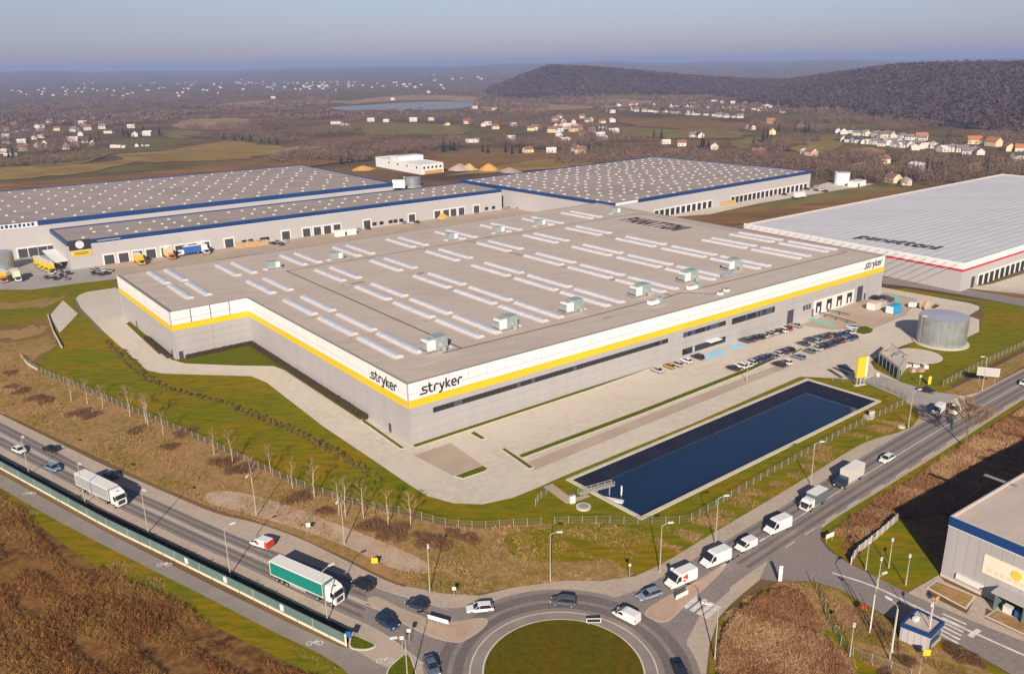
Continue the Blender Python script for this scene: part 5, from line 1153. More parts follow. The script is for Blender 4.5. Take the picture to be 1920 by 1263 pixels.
# ================================================================ site things
# steel water tank with roof, ladder and base
def tank(name, P, r, h, label, m='tank_steel', bands=5, base=True):
    t = empty(name, (P.x, P.y, 0.03)); tag(t, label, 'water tank')
    if base: MB().cyl(0, 0, 0, .35, r + 1.2, n=48).build('footing', 'concrete', t)
    for k in range(bands):
        z0, z1 = .35 + (h - .35) * k / bands, .35 + (h - .35) * (k + 1) / bands
        o = MB().cyl(0, 0, z0, z1 - .06, r, n=64, caps=False).build('shell_ring', m, t, smooth=True)
    MB().cyl(0, 0, .35, h - .1, r - .06, n=48).build('inner_shell', m, t)
    MB().add([(r * 1.02 * math.cos(2 * math.pi * i / 48), r * 1.02 * math.sin(2 * math.pi * i / 48), h) for i in range(48)] + [(0, 0, h + r * .05)], [(i, (i + 1) % 48, 48) for i in range(48)]).build('roof', 'tank_roof', t)
    hp = MB()
    for k in range(24):
        a = 2 * math.pi * k / 24; hp.box(0, 0, 0, 0, 0, 0) if False else hp.tube((r * 1.01 * math.cos(a), r * 1.01 * math.sin(a), .35), (r * 1.01 * math.cos(a), r * 1.01 * math.sin(a), h), .06, .06, 4)
    hp.build('stiffener', m, t)
    ld = MB(); x, y = -r - .5, -r * .15
    for dy in (-.3, .3): ld.tube((x, y + dy, .2), (x, y + dy, h + 1), .06, .06, 4)
    for k in range(int(h / .5)): ld.tube((x, y - .3, .5 + k * .5), (x, y + .3, .5 + k * .5), .04, .04, 4)
    ld.build('ladder', 'galv', t)
    MB().box(-r - .9, -r + .8, y - .7, y + .7, h, h + .9).build('hatch', 'steel', t)
    return t
tc = (g(1716, 642) + g(1811, 642)) / 2
tr = (g(1811, 642) - g(1716, 642)).length / 2 * .9
tank('sprinkler_tank', Vector((tc.x, tc.y)), tr, 9.9, 'large cylindrical steel water tank on the lawn beside the yard')
tank('storage_tank', (g(1567, 347) + g(1597, 347)) / 2 + Vector((0, 5)), 5.6, 9.5, 'pale cylindrical tank beside the far hall yard', 'clad_white', 3)
tank('storage_tank', g(4, 505), 6.0, 9.0, 'grey cylindrical tank cut by the left picture edge', 'tank_steel', 3)
tank('storage_tank', g(774, 350), 6.5, 7.5, 'grey tank showing over the roof of the front bay', 'tank_steel', 3)
o = MB().box(-7, 7, -3.5, 3.5, 0, 4.2).build('pump_shed', 'clad_white', None, (*g(1606, 349), 0.03), W_RZ); tag(o, 'low white shed beside the pale tank', 'shed')
o.name = 'pump_shed'; MB().box(-7.2, 7.2, -3.7, 3.7, 4.2, 4.5).build('roof', 'roof_white', o); MB().box(-4, -2, -3.6, -3.5, 0, 2.6).build('door', 'door_grey', o)
# round hardstand
t_ = g(1720, 667); e0, e1 = (g(1764, 667) - g(1676, 667)).length / 2, 0
hs = [t_ + Vector((e0 * math.cos(a), e0 * .98 * math.sin(a))) for a in np.linspace(0, 2 * math.pi, 48, endpoint=False)]
mb = MB(); mb.prism(hs, 0, .14); tag(mb.build('hardstand', 'paving'), kind='structure')
# pump house by the gate
q0, q1 = g(1682, 712), g(1645, 680); ph = Bld('pump_house', [g(1684, 712), g(1700, 690), g(1668, 664), g(1646, 682)], 4.2, 'low pump house with dark front and cluttered roof by the gate', 'pump house')
ph.shell('clad_pale', 'roof_felt', 'pale_coping', 0.3, 0.3)
li = [i for i in range(4) if (ph.edge(i)[0] - g(1646, 682)).length < .5][0]
ph.on('front_screen', li, .4, ph.edge(li)[2] - .4, .2, 3.4, 'dock_black', .12)
for k in range(6): ph.on('screen_post', li, .6 + k * (ph.edge(li)[2] - 1.4) / 5, .8 + k * (ph.edge(li)[2] - 1.4) / 5, .1, 3.6, 'steel', .2)
si = (li + 1) % 4
ph.on('door', si, 1.0, 2.4, .1, 2.6, 'door_grey', .12)
ce_ = sum(ph.p, Vector((0, 0))) / 4
for k, (dx, dy, s_) in enumerate(((-2, 2, 1.2), (1.2, 0, 1.0), (2.4, -3, .8), (-.5, -2, .9))): MB().box(-s_, s_, -s_ * .6, s_ * .6, 0, .9).build('roof_box', 'steel' if k % 2 else 'rubble', ph.o, ph.loc(ce_ + Vector((dx, dy)), 3.9), W_RZ)
for k in range(5):
    P = g(1702 + 8 * k, 690 + (k % 2) * 6); t = empty('pallet_stack', (P.x, P.y, .03), W_RZ + k); tag(t, f'low stack of pale crates, {ordinal(k)} from the left behind the pump house', 'crate', 'crates behind the pump house')
    MB().box(-1.1, 1.1, -.8, .8, 0, .25).build('pallet', 'timber', t); MB().box(-1, 1, -.7, .7, .25, 1.2).build('load', 'rubble' if k % 2 else 'white_trim', t)
# yellow totem sign
P = g(1612, 722); t = empty('totem_sign', (P.x, P.y, .03), R(20)); tag(t, 'tall yellow totem sign at the site entrance', 'sign')
MB().box(-1.9, 1.9, -.35, .35, 2.6, 9.2).build('sign_panel', 'sign_yellow', t); MB().box(-.3, .3, -.2, .2, 0, 3.0).build('post', 'galv', t); MB().box(-1.5, -1.2, -.2, .2, 0, 3.0).build('post', 'galv', t); MB().box(1.2, 1.5, -.2, .2, 0, 3.0).build('post', 'galv', t); MB().box(-2.0, 2.0, -.5, .5, 0, .25).build('footing', 'concrete', t)
MB().box(1.2, 1.93, -.38, .38, 2.7, 9.1).build('sign_edge', 'banner', t)
# skips, containers and drum by the docks
def container(px, py, col, lab, rz, sx=3.0, sy=1.2, h=2.4, nm='container'):
    P = g(px, py); t = empty(nm, (P.x, P.y, .04), rz); tag(t, lab, 'container', 'containers near the docks')
    o = MB().box(-sx, sx, -sy, sy, .15, h).build('body', 'tarp', t); o.color = (*col, 1)
    r_ = MB(); [r_.box(-sx + .25 + k * .5, -sx + .37 + k * .5, -sy - .05, sy + .05, .2, h - .1) for k in range(int(sx * 4) - 1)]
    o = r_.build('rib', 'tarp', t); o.color = (*col, 1); MB().box(-sx - .04, -sx, -sy + .1, sy - .1, .25, h - .1).build('door', 'white_trim', t); MB().box(-sx, sx, -sy, sy, 0, .15).build('skid', 'chassis', t)
container(1675, 586, (.03, .30, .55), 'bright blue container with white end in the dock yard', W_RZ, 3.2, 1.6, 3.2)
container(1638, 580, (.58, .50, .45), 'beige container beside the dark gap in the dock yard', W_RZ, 2.6, 1.7, 3.0); container(1650, 576, (.42, .38, .36), 'grey brown container behind the beige one', W_RZ, 2.6, 1.3, 2.6)
P = g(1733, 580); o = empty('cable_drum', (P.x, P.y, .04), .5); tag(o, 'round reddish drum standing by the white van', 'drum')
MB().tube((0, -.9, 1.9), (0, .9, 1.9), 1.5, 1.5, 20).build('core', 'paving_rose', o); MB().tube((0, -1.1, 1.9), (0, -.9, 1.9), 1.9, 1.9, 20).build('flange', 'brick_red', o); MB().tube((0, .9, 1.9), (0, 1.1, 1.9), 1.9, 1.9, 20).build('flange', 'brick_red', o)
# cooling rail / pipe racks from the docks
for k, (a, b) in enumerate((((1527, 588), (1605, 611)), ((1531, 580), (1592, 595)))):
    p, q = g(*a), g(*b); d = q - p; t = empty('guard_rail', (p.x, p.y, .04), math.atan2(d.y, d.x)); L_ = d.length; tag(t, ('long dark guard rail below' if k == 0 else 'shorter dark guard rail beside') + ' the dock doors', 'guard rail', 'rails at the docks')
    MB().box(0, L_, -.12, .12, 1.0, 1.35).build('rail', 'frame_dark', t)
    for i in range(int(L_ / 5) + 1): MB().box(i * 5, i * 5 + .2, -.15, .15, 0, 1.35).build('post', 'frame_dark', t)
# concrete grates by the gate (dark panels on the ground)
for k in range(3):
    a, b = g(1553 + 9 * k, 692 - 4 * k), g(1579 + 11 * k, 708 - 6 * k); L_, R_ = strip_along([a, b], 1.5)
    o = ribbon('drain_grate', L_, R_, 'roof_ink', .030)
# pond gear: footbridge, white post, raft, manholes, lifebuoy box
P0, P1 = g(1096, 926), g(1140, 921, -1.0); d = P1 - P0; t = empty('jetty', (P0.x, P0.y, 0.1), math.atan2(d.y, d.x)); tag(t, 'small steel jetty with railings reaching over the pond corner', 'jetty')
MB().box(-1.5, 8, -.6, .6, .3, .42).build('deck', 'galv', t)
for s_ in (-1, 1):
    MB().box(-1.5, 8, s_ * .6 - .05, s_ * .6 + .05, 1.35, 1.45).build('handrail', 'galv', t); MB().box(-1.5, 8, s_ * .6 - .04, s_ * .6 + .04, .85, .92).build('handrail', 'galv', t)
    for k in range(6): MB().box(-1.5 + k * 1.85, -1.4 + k * 1.85, s_ * .6 - .05, s_ * .6 + .05, .3, 1.45).build('post', 'galv', t)
for k in range(3): MB().box(-.2 + 3.5 * k, 0 + 3.5 * k, -.1, .1, -3.6, .3).build('pile', 'galv', t)
P = g(1165, 928, -2.0); t = empty('gauge_post', (P.x, P.y, -2.9)); tag(t, 'white upright gauge post standing in the pond', 'post'); MB().cyl(0, 0, 0, 3.4, .16, n=8).build('pole', 'sign_white', t); MB().box(-.16, .16, -.2, .2, 1.6, 3.4).build('gauge_board', 'sign_white', t)
P = g(1153, 938, -1.9); t = empty('floating_pump', (P.x, P.y, -1.98), R(-25)); tag(t, 'pale floating pump raft near the pond corner', 'raft'); MB().box(-2.4, 2.0, -.6, .6, 0, .35).build('float', 'sign_white', t); MB().box(-3.4, -2.4, -.4, .4, .05, .5).build('pump', 'steel', t)
for k, (px, py, r_, lab) in enumerate(((1094, 951, 1.7, 'round concrete manhole beside the jetty'), (1628, 783, 1.4, 'round pale manhole beside the pond near the gate'), (1690, 801, 1.0, 'small pale manhole at the end of the ditch'))):
    P = g(px, py); t = empty('manhole', (P.x, P.y, .02)); tag(t, lab, 'manhole', 'manholes around the pond'); MB().cyl(0, 0, 0, .35, r_, n=24).build('ring', 'concrete', t); MB().cyl(0, 0, .35, .42, r_ * .7, n=20).build('cover', 'steel' if k == 0 else 'paving', t)
for px, py, lab in ((1073, 942, 'white control cabinet at the end of the pond walk'), (1634, 782, 'white control cabinet near the far pond manhole')):
    P = g(px, py); t = empty('control_cabinet', (P.x, P.y, .02), .4); tag(t, lab, 'cabinet', 'cabinets by the pond'); MB().box(-.6, .6, -.4, .4, 0, 1.9).build('body', 'sign_white', t); MB().box(-.68, .68, -.48, .48, 1.9, 2.0).build('cap', 'steel', t)
# timber stacks, sand heaps and rubble in far yards
def heap(px, py, r_, h, m, lab, nm='sand_heap', cat='heap'):
    P = g(px, py); rr = random.Random(px); v = [(0, 0, h)]; f = []
    for k in range(1, 4):
        for i in range(14):
            a = 2 * math.pi * i / 14; rad = r_ * k / 3 * rr.uniform(.8, 1.2); v.append((rad * math.cos(a), rad * math.sin(a), max(0, h * (1 - k / 3) + rr.uniform(-.1, .12) * h * (k < 3))))
    for i in range(14): f.append((0, 1 + i, 1 + (i + 1) % 14))
    for k in range(2):
        for i in range(14): a, b = 1 + k * 14 + i, 1 + k * 14 + (i + 1) % 14; f.append((a, a + 14, b + 14, b))
    o = link(nm, mesh(nm, v, f, m, True), None, (P.x, P.y, 0.03)); tag(o, lab, cat, 'heaps beyond the halls')
heap(916, 320, 11, 7, 'sand', 'bright orange sand heap beyond the halls'); heap(880, 318, 9, 6, 'timber', 'yellow sand heap left of the orange one'); heap(862, 318, 13, 6, 'rubble', 'grey rubble heap right of the white building', 'rubble_heap')
heap(955, 322, 12, 4, 'rubble', 'low grey spoil heap right of the orange sand', 'rubble_heap'); heap(680, 318, 12, 4, 'sand', 'low reddish heap left of the white building')
heap(826, 408, 6, 4.5, 'sand', 'yellow skip load at the dock doors behind the roof')
for i, (px, py) in enumerate(((452, 464), (466, 462), (480, 461), (494, 459), (1360, 386), (1372, 383), (1352, 384))):
    P = g(px, py); t = empty('timber_stack', (P.x, P.y, .03), W_RZ); tag(t, f'stack of pale timber pallets, {ordinal(i)} from the left among the yard stacks', 'pallet stack', 'timber stacks in the yards')
    for k in range(5): MB().box(-2.6, 2.6, -1.4, 1.4, k * .55, k * .55 + .48).build('pallet', 'timber', t)
o = empty('portable_cabin', (*g(648, 441), .03), W_RZ); tag(o, 'long cream cabin against the dock wall behind the roof', 'cabin'); MB().box(-6.5, 6.5, -1.6, 1.6, 0, 3.4).build('body', 'clad_white', o); MB().box(-6.6, 6.6, -1.7, 1.7, 3.4, 3.6).build('roof', 'banner', o); MB().box(-1, .2, -1.68, -1.6, .1, 2.3).build('door', 'door_grey', o)
o = empty('sign_hoarding', (*g(748, 356), .03), 0.0); tag(o, 'white hoarding with a red mark above the front bay roof', 'hoarding')
MB().box(-5, 5, -.3, .3, 1.5, 8.0).build('board', 'clad_white', o); MB().box(-7.4, -5.1, -.32, .32, 1.5, 5).build('red_mark', 'sign_red', o); [MB().box(x - .2, x + .2, -.2, .2, 0, 1.5).build('post', 'galv', o) for x in (-4, 4)]
# gatehouse kiosk on the side road
kz_ = 3.6
kp = gs([(1685, 1200), (1740, 1222), (1764, 1198), (1714, 1172)])
KI = Bld('gatehouse', kp, kz_, 'small grey gatehouse with blue fascia on the side road', 'kiosk'); KI.shell('clad_grey', 'roof_felt', 'band_blue', .25, .25); KI.band('fascia', kz_ - .75, kz_ - .01, 'band_blue', (0, 1, 2, 3), .12)
for k in range(4): KI.on('wall_panel', 0, .3 + k * (KI.edge(0)[2] - .6) / 4, .1 + (k + 1) * (KI.edge(0)[2] - .6) / 4, .1, kz_ - .8, 'clad_pale', .06)
KI.on('window', 1, .8, KI.edge(1)[2] - .8, 1.1, 2.4, 'glass_blue', .1); KI.on('door', 1, .2, .7, .1, 2.3, 'door_grey', .1)
ce2 = sum(KI.p, Vector((0, 0))) / 4; MB().box(-.5, .5, -.3, .3, 0, .7).build('air_conditioner', 'unit_white', KI.o, KI.loc(ce2 + Vector((-1, .6)), kz_ - .2), .4)
# ================================================================ street furniture
def make_lamp(h, arm):
    t = empty('street_lamp', (0, 0, 0))
    MB().cyl(0, 0, 0, .9, .17, .13, n=8).build('base', 'lamp_grey', t); MB().cyl(0, 0, .9, h, .12, .07, n=8).build('pole', 'lamp_grey', t)
    MB().tube((0, 0, h), (arm, 0, h + .5), .07, .06, 6).build('arm', 'lamp_grey', t)
    MB().box(arm - .1, arm + 1.0, -.2, .2, h + .42, h + .6).build('lantern', 'sign_white', t)
    return t
LP = make_lamp(10.4, 1.3); LP2 = make_lamp(5.2, .7)
lamps = [(55, 890, -45, 'at the far left end of the noise barrier'), (160, 945, -45, 'behind the noise barrier below the grey lorry'), (278, 998, -45, 'right of the grey lorry cab'), (432, 1078, 40, 'behind the noise barrier left of the red-backed van'), (614, 1163, 40, 'in front of the green lorry cab'),
         (481, 968, -100, 'on the bare bank above the red-backed van'), (646, 1020, -100, 'on the bare bank above the green lorry'), (806, 1108, -80, 'on the slope above the navy hatchback'), (1032, 1090, 0, 'on the grass above the roundabout'), (1237, 1073, 10, 'beside the van with the emblem'),
         (1341, 1018, 10, 'beside the smaller white van'), (1520, 908, 10, 'beside the cream box truck'), (1703, 801, 10, 'on the corner of the site gate'), (1841, 732, 190, 'right of the site gate by the road'), (766, 1300, 190, 'at the bottom edge left of the roundabout'), (1340, 1237, 170, 'on the scrub edge by the lower zebra'),
         (1668, 1236, 120, 'behind the gatehouse, leftmost'), (1632, 1180, 30, 'on the bank left of the gatehouse')]
for px, py, a, wh in lamps:
    P = g(px, py); o = copy_tree(LP, (P.x, P.y, .03), R(a)); tag(o, 'tall grey street lamp ' + wh, 'street lamp', 'tall street lamps along the roads')
small_l = [(1623, 1068, 'on the east lawn, leftmost'), (1666, 1064, 'in the middle of the east lawn'), (1698, 1096, 'at the lower corner of the east lawn'), (1645, 1102, 'on the far side of the side road'), (1738, 1192, 'above the gatehouse roof'), (1400, 716, 'between the middle grass strip and the pond'), (1593, 1232, 'inside the south fence')]
for px, py, wh in small_l:
    P = g(px, py); o = copy_tree(LP2, (P.x, P.y, .03), R(60)); tag(o, 'short lamp post ' + wh, 'lamp post', 'short lamp posts by the side road')
drop(LP); drop(LP2)
def sign(px, py, h, w, sh, m, lab, posts=1, rz=0.0, face='sign_white', nm='road_sign'):
    P = g(px, py); t = empty(nm, (P.x, P.y, .03), rz); tag(t, lab, 'sign', 'road signs')
    xs = [0] if posts == 1 else [-w * .35 + i * w * .7 / (posts - 1) for i in range(posts)]
    for x in xs: MB().cyl(x, .06, 0, h + sh, .06, n=6).build('post', 'galv', t)
    MB().box(-w / 2, w / 2, -.05, .02, h, h + sh).build('board', m, t)
    if face != m: MB().box(-w / 2 + .12, w / 2 - .12, -.07, -.05, h + .12, h + sh - .12).build('face', face, t)
sign(822, 1172, .9, 4.2, .8, 'sign_white', 'wide white direction sign on the splitter island left of the roundabout', 3, R(-25), 'skin_white')
sign(1113, 1172, .6, 2.6, .9, 'sign_white', 'chevron board on the roundabout island', 2, 0, 'ink')
sign(1278, 1127, 1.0, 3.2, .9, 'sign_white', 'white direction sign on the right splitter island', 2, R(35))
sign(656, 1212, 2.0, 1.1, 1.1, 'sign_blue', 'blue sign at the end of the noise barrier', 1, R(-20), 'sign_blue')
sign(852, 1118, 1.4, .8, .8, 'steel', 'grey backed sign on the verge above the white estate car', 1); sign(579, 995, 1.0, .9, .9, 'sign_white', 'small white sign on the bare bank', 1); sign(703, 1060, .6, 1.3, 1.2, 'sign_yellow', 'yellow sign on the bare bank above the black car', 1, face='sign_yellow')
sign(1555, 1015, 1.0, 2.4, 1.0, 'sign_white', 'white board on two posts at the corner lawn', 2, R(30)); sign(1462, 1092, .3, .7, 3.4, 'sign_white', 'narrow white totem beside the side road mouth', 1); sign(1849, 722, 3.0, 6.0, 2.6, 'sign_white', 'large pale billboard seen from behind by the road', 2, R(-20), 'clad_pale')
sign(1742, 722, .3, .9, 2.6, 'sign_yellow', 'small yellow sign right of the pump house', 1, face='sign_yellow'); sign(1724, 722, 2.6, .7, .7, 'sign_yellow', 'yellow and white sign on a thin post by the gate', 1)
sign(1180, 1088, 3.2, .6, .6, 'steel', 'thin signpost on the verge before the splitter island', 1); sign(1318, 1150, 2.0, .7, .7, 'steel', 'signpost beside the lower zebra crossing', 1); sign(1259, 1088, 2.2, .8, .8, 'sign_blue', 'blue sign beside the van with the emblem', 1); sign(1618, 1154, 1.4, 1.4, .8, 'sign_red', 'orange and white board on the far bank of the side road', 1, R(20), 'sign_red'); sign(1755, 1135, 1.2, 1.2, .8, 'sign_red', 'orange barrier board beside the planting bed', 1, R(30), 'sand')
sign(1735, 1240, 1.2, 1.2, 1.2, 'sign_yellow', 'round yellow sign at the bottom below the gatehouse', 1, face='sign_yellow')
sign(755, 1220, 2.3, .8, .8, 'steel', 'signpost seen from behind at the lower left island', 1); sign(768, 1206, 2.3, .8, .8, 'steel', 'second signpost seen from behind beside the lower left island', 1)
# flag masts near the gatehouse
for k, (px, py) in enumerate(((1672, 1222), (1630, 1188), (1738, 1208))):
    P = g(px, py); t = empty('flag_mast', (P.x, P.y, .03)); tag(t, f'bare white flag mast, {ordinal(k)} counted around the gatehouse', 'mast', 'flag masts by the gatehouse'); MB().cyl(0, 0, 0, 8.5, .09, .05, n=8).build('pole', 'sign_white', t); MB().cyl(0, 0, 0, .3, .25, n=8).build('foot', 'concrete', t)
# boom barriers
for k, (a, b) in enumerate((((1646, 706), (1620, 716)), ((1690, 1112), (1760, 1080)))):
    if k: continue
    p, q = g(*a), g(*b); d = q - p; t = empty('boom_barrier', (p.x, p.y, .03), math.atan2(d.y, d.x)); tag(t, 'white boom barrier across the site gate', 'barrier'); MB().box(-.3, .3, -.3, .3, 0, 1.2).build('cabinet', 'sign_white', t); MB().box(.3, d.length, -.06, .06, 1.0, 1.15).build('arm', 'sign_white', t)

# ================================================================ fences and barrier
BARS = MB()
for k in range(9): BARS.box(-.5 + k * .125 - .006, -.5 + k * .125 + .006, -.015, .015, .08, 1.75)
for z in (.1, .9, 1.72): BARS.box(-.5, .5, -.015, .015, z - .02, z + .02)
BARS = BARS.data('mesh_panel', 'fence_wire')
POST = MB().box(-.05, .05, -.05, .05, 0, 1.9).data('post', 'galv')
def fence(pts, lab, step=3.0, hs=1.0, group='mesh fences'):
    P = resample(spline(gs(pts), False, 6), step); t = empty('mesh_fence', (P[0].x, P[0].y, .02)); tag(t, lab, 'fence', group)
    for i, p in enumerate(P):
        o = link('post', POST, t, (p.x - P[0].x, p.y - P[0].y, 0)); o.scale = (1.0, 1.0, hs)
        if i < len(P) - 1:
            d = P[i + 1] - p; m_ = (p + P[i + 1]) / 2 - P[0]; o = link('mesh_panel', BARS, t, (m_.x, m_.y, 0), math.atan2(d.y, d.x)); o.scale = (d.length, 1, hs)
fence([(40, 672), (62, 690), (95, 706), (150, 728), (240, 768), (330, 806), (430, 851), (520, 894), (600, 926), (680, 951), (760, 965), (830, 984), (900, 990), (960, 986), (1040, 982)], 'long mesh fence above the brown slope left of the pond', 3.0, 1.0)
fence([(1040, 982), (1120, 980), (1200, 982), (1280, 980), (1310, 968), (1400, 915), (1500, 858), (1600, 803), (1700, 756)], 'mesh fence running along the pond and the right road', 3.0, 1.0)
fence([(1700, 756), (1680, 738), (1640, 724), (1590, 716), (1545, 712)], 'mesh fence curving round the pond beside the gate road', 3.0)
fence([(1768, 724), (1800, 706), (1860, 676), (1920, 648), (1990, 614)], 'mesh fence beside the tank lawn along the road', 3.0, 1.1)
fence([(1521, 1092), (1540, 1130), (1558, 1175), (1590, 1224), (1660, 1252), (1720, 1275)], 'mesh fence between the scrub and the side road bank', 3.0, 1.0)
fence([(1004, 948), (1012, 935), (1026, 925)], 'short grey mesh gate beside the pond walk', 2.0, 1.0); fence([(1655, 514), (1740, 523), (1830, 538), (1920, 553), (1985, 566)], 'mesh fence in front of the red-banded warehouse', 4.0, 1.1)
# concrete panel fence at the corner lawn
P = resample(gs([(1595, 1058), (1604, 1040), (1640, 1012), (1686, 972)]), 2.6); t = empty('concrete_fence', (P[0].x, P[0].y, .02)); tag(t, 'pale concrete panel fence between scrub and east lawn', 'fence')
for i in range(len(P) - 1):
    d = P[i + 1] - P[i]; m_ = (P[i] + P[i + 1]) / 2 - P[0]; link('panel', box_mesh(round(d.length, 1) - .14, .09, 1.7, 'paving_grey'), t, (m_.x, m_.y, 0), math.atan2(d.y, d.x)); link('post', box_mesh(.16, .18, 1.85, 'concrete'), t, (P[i].x - P[0].x, P[i].y - P[0].y, 0))
# noise barrier
NB = resample(spline(gs(NB_PX), False, 6), 4.0)
t = empty('noise_barrier', (NB[0].x, NB[0].y, .03)); tag(t, 'long grey green noise barrier with cream base along the footpath', 'noise barrier')
BHT = 2.25
for i in range(len(NB) - 1):
    d = NB[i + 1] - NB[i]; m_ = (NB[i] + NB[i + 1]) / 2 - NB[0]; a = math.atan2(d.y, d.x)
    link('panel', box_mesh(3.86, .12, BHT - .6, 'barrier_green'), t, (m_.x, m_.y, .58), a); link('base_panel', box_mesh(3.9, .2, .56, 'barrier_base'), t, (m_.x, m_.y, 0), a); link('top_rail', box_mesh(3.9, .16, .1, 'barrier_green'), t, (m_.x, m_.y, BHT), a)
    link('post', box_mesh(.16, .22, BHT + .1, 'barrier_green' if i % 2 else 'galv'), t, (NB[i].x - NB[0].x, NB[i].y - NB[0].y, 0), a)
P = NB[-1] - NB[0]; link('end_post', box_mesh(.3, .3, BHT + .2, 'barrier_base'), t, (P.x, P.y, 0))
for q in (-5, -9, -12):
    m_ = NB[q] - NB[0]
    link('plaque', box_mesh(.9, .3, 1.2, 'sign_white'), t, (m_.x, m_.y, .9), math.atan2((NB[q + 1] - NB[q]).y, (NB[q + 1] - NB[q]).x))
# low parapet walls of the spillway
for pts, lab in (([(90, 592), (100, 622), (116, 652)], 'low pale wall left of the concrete spillway'), ([(40, 668), (52, 684), (70, 694)], 'low pale wall at the bottom of the meadow')):
    P = gs(pts); L_, R_ = strip_along(P, .35); mb = MB(); mb.prism(L_ + list(reversed(R_)), 0, .8); o = mb.build('low_wall', 'concrete'); tag(o, lab, 'wall', 'low walls by the spillway')
# ================================================================ houses
def house_proto(w, l, h, rh, wall, roof):
    t = empty('house', (0, 0, 0)); l2_, w2_ = l / 2, w / 2
    MB().add([(-l2_, -w2_, 0), (l2_, -w2_, 0), (l2_, w2_, 0), (-l2_, w2_, 0), (-l2_, -w2_, h), (l2_, -w2_, h), (l2_, w2_, h), (-l2_, w2_, h), (-l2_, 0, h + rh - .2), (l2_, 0, h + rh - .2)], [(0, 1, 5, 4), (1, 2, 6, 9, 5), (2, 3, 7, 6), (3, 0, 4, 8, 7)]).build('wall', wall, t)
    ov = .5; r_ = MB(); a, b = l / 2 + ov, w / 2 + ov
    r_.add([(-a, -b, h - .3), (a, -b, h - .3), (a, b, h - .3), (-a, b, h - .3), (-a, 0, h + rh), (a, 0, h + rh)], [(0, 1, 5, 4), (2, 3, 4, 5)]); ro = r_.build('roof', roof, t)
    for x in (-l * .28, l * .1): MB().box(x - .7, x + .7, -w / 2 - .06, -w / 2, h * .25, h * .25 + 1.6).build('window', 'glass_dark', t)
    MB().box(l * .2, l * .2 + .8, -.4, .4, h + rh * .4, h + rh + .9).build('chimney', 'brick_red', ro)
    return t
HP = {'dark': house_proto(9, 12, 4.6, 3.8, 'house_wall', 'roof_dark'), 'slate': house_proto(9, 12, 4.6, 3.6, 'house_wall', 'roof_slate'), 'red': house_proto(9.5, 12, 5.2, 3.6, 'house_wall', 'roof_tile'), 'orange': house_proto(11, 17, 6, 5, 'house_cream', 'roof_orange'), 'cream': house_proto(10, 13, 5.4, 3.4, 'house_cream', 'roof_tile'), 'white': house_proto(10, 14, 5.2, 2.2, 'house_wall', 'white_trim'), 'flat': house_proto(10, 20, 5.2, 1.0, 'house_wall', 'roof_slate')}
HT = {'dark': 'white house with dark roof', 'slate': 'white house with grey roof', 'red': 'white house with red roof', 'orange': 'cream house with orange roof', 'cream': 'cream house with red roof', 'white': 'white house with pale roof', 'flat': 'long white house with shallow roof'}
hr = random.Random(21)
HOUSE_XY = []
def houses(pts, kinds, where, group, scale=1.0, rz=None, shared=False):
    pts = sorted(pts); cnt = {}
    for i, q in enumerate(pts):
        px, py = q[0], q[1]; k = q[2] if len(q) > 2 else hr.choice(kinds)
        P = g(px, py)
        for _ in range(3): P = g(px, py, float(hgt(P.x, P.y)))
        if P.length < 700 or P.y < 500: continue
        if scale > 1.3 and P.length < 2000: continue
        z = float(hgt(P.x, P.y)); HOUSE_XY.append((P.x, P.y))
        o = copy_tree(HP[k], (P.x, P.y, z), (hr.uniform(-.5, .5) if rz is None else rz + hr.uniform(-.15, .15)) + (math.pi / 2 if hr.random() < .4 else 0), scale=scale * hr.uniform(.70, .98))
        c = cnt.get(k, 0); cnt[k] = c + 1
        tag(o, f'{HT[k]} {where}' if shared else f'{HT[k]}, {ordinal(c)} such from left {where}', 'house', group)
jit = lambda a: hr.uniform(-a, a)
# estate below the wooded hill: three rows
houses([(1168 + i * 13 + jit(3), 207 + i * .85 + jit(1)) for i in range(18)], ['dark', 'dark', 'slate'], 'in the far estate front row', 'front row of the far estate')
houses([(1185 + i * 14 + jit(4), 198 + i * .6 + jit(1.5)) for i in range(18)], ['dark', 'slate', 'dark', 'red'], 'in the far estate middle row', 'middle row of the far estate')
houses([(1280 + i * 19 + jit(5), 196 - i * .3 + jit(2)) for i in range(11)], ['dark', 'red', 'white'], 'in the far estate back row', 'back row of the far estate')
houses([(1398, 241, 'dark'), (1410, 243, 'dark'), (1446, 232, 'orange'), (1447, 252, 'orange'), (1500, 238, 'dark'), (1300, 258, 'slate'), (1312, 259, 'dark'), (1278, 274, 'red'), (1340, 280, 'red'), (1248, 270, 'white'), (1520, 292, 'cream'), (1512, 290, 'white'), (1420, 293, 'cream')], ['dark'], 'on fields before the estate', 'houses scattered before the estate')
houses([(1570 + i * 12 + jit(3), 249 + i * 1.2 + jit(2)) for i in range(14)], ['slate', 'red', 'dark', 'slate'], 'in the back row under the forest', 'back row under the right forest')
houses([(1578 + i * 12.5 + jit(3), 263 + i * 1.5 + jit(2)) for i in range(12)], ['slate', 'slate', 'white', 'dark'], 'in the middle row under the forest', 'middle row under the right forest')
houses([(1660 + i * 11 + jit(3), 270 + i * 1.2 + jit(2.5)) for i in range(17)], ['slate', 'slate', 'white'], 'in the front row under the forest', 'front row under the right forest')
houses([(1727, 262, 'orange'), (1826, 270, 'orange'), (1862, 274, 'orange'), (1890, 283, 'orange'), (1915, 285, 'orange'), (1908, 298, 'dark'), (1902, 306, 'white')], ['orange'], 'at the forest village end', 'large houses at the right end')
houses([(1610, 318, 'cream'), (1655, 306, 'cream'), (1674, 342, 'cream'), (1698, 346, 'white'), (1720, 318, 'white'), (1830, 320, 'cream')], ['cream'], 'in trees beyond the white roof', 'houses among the bare trees')
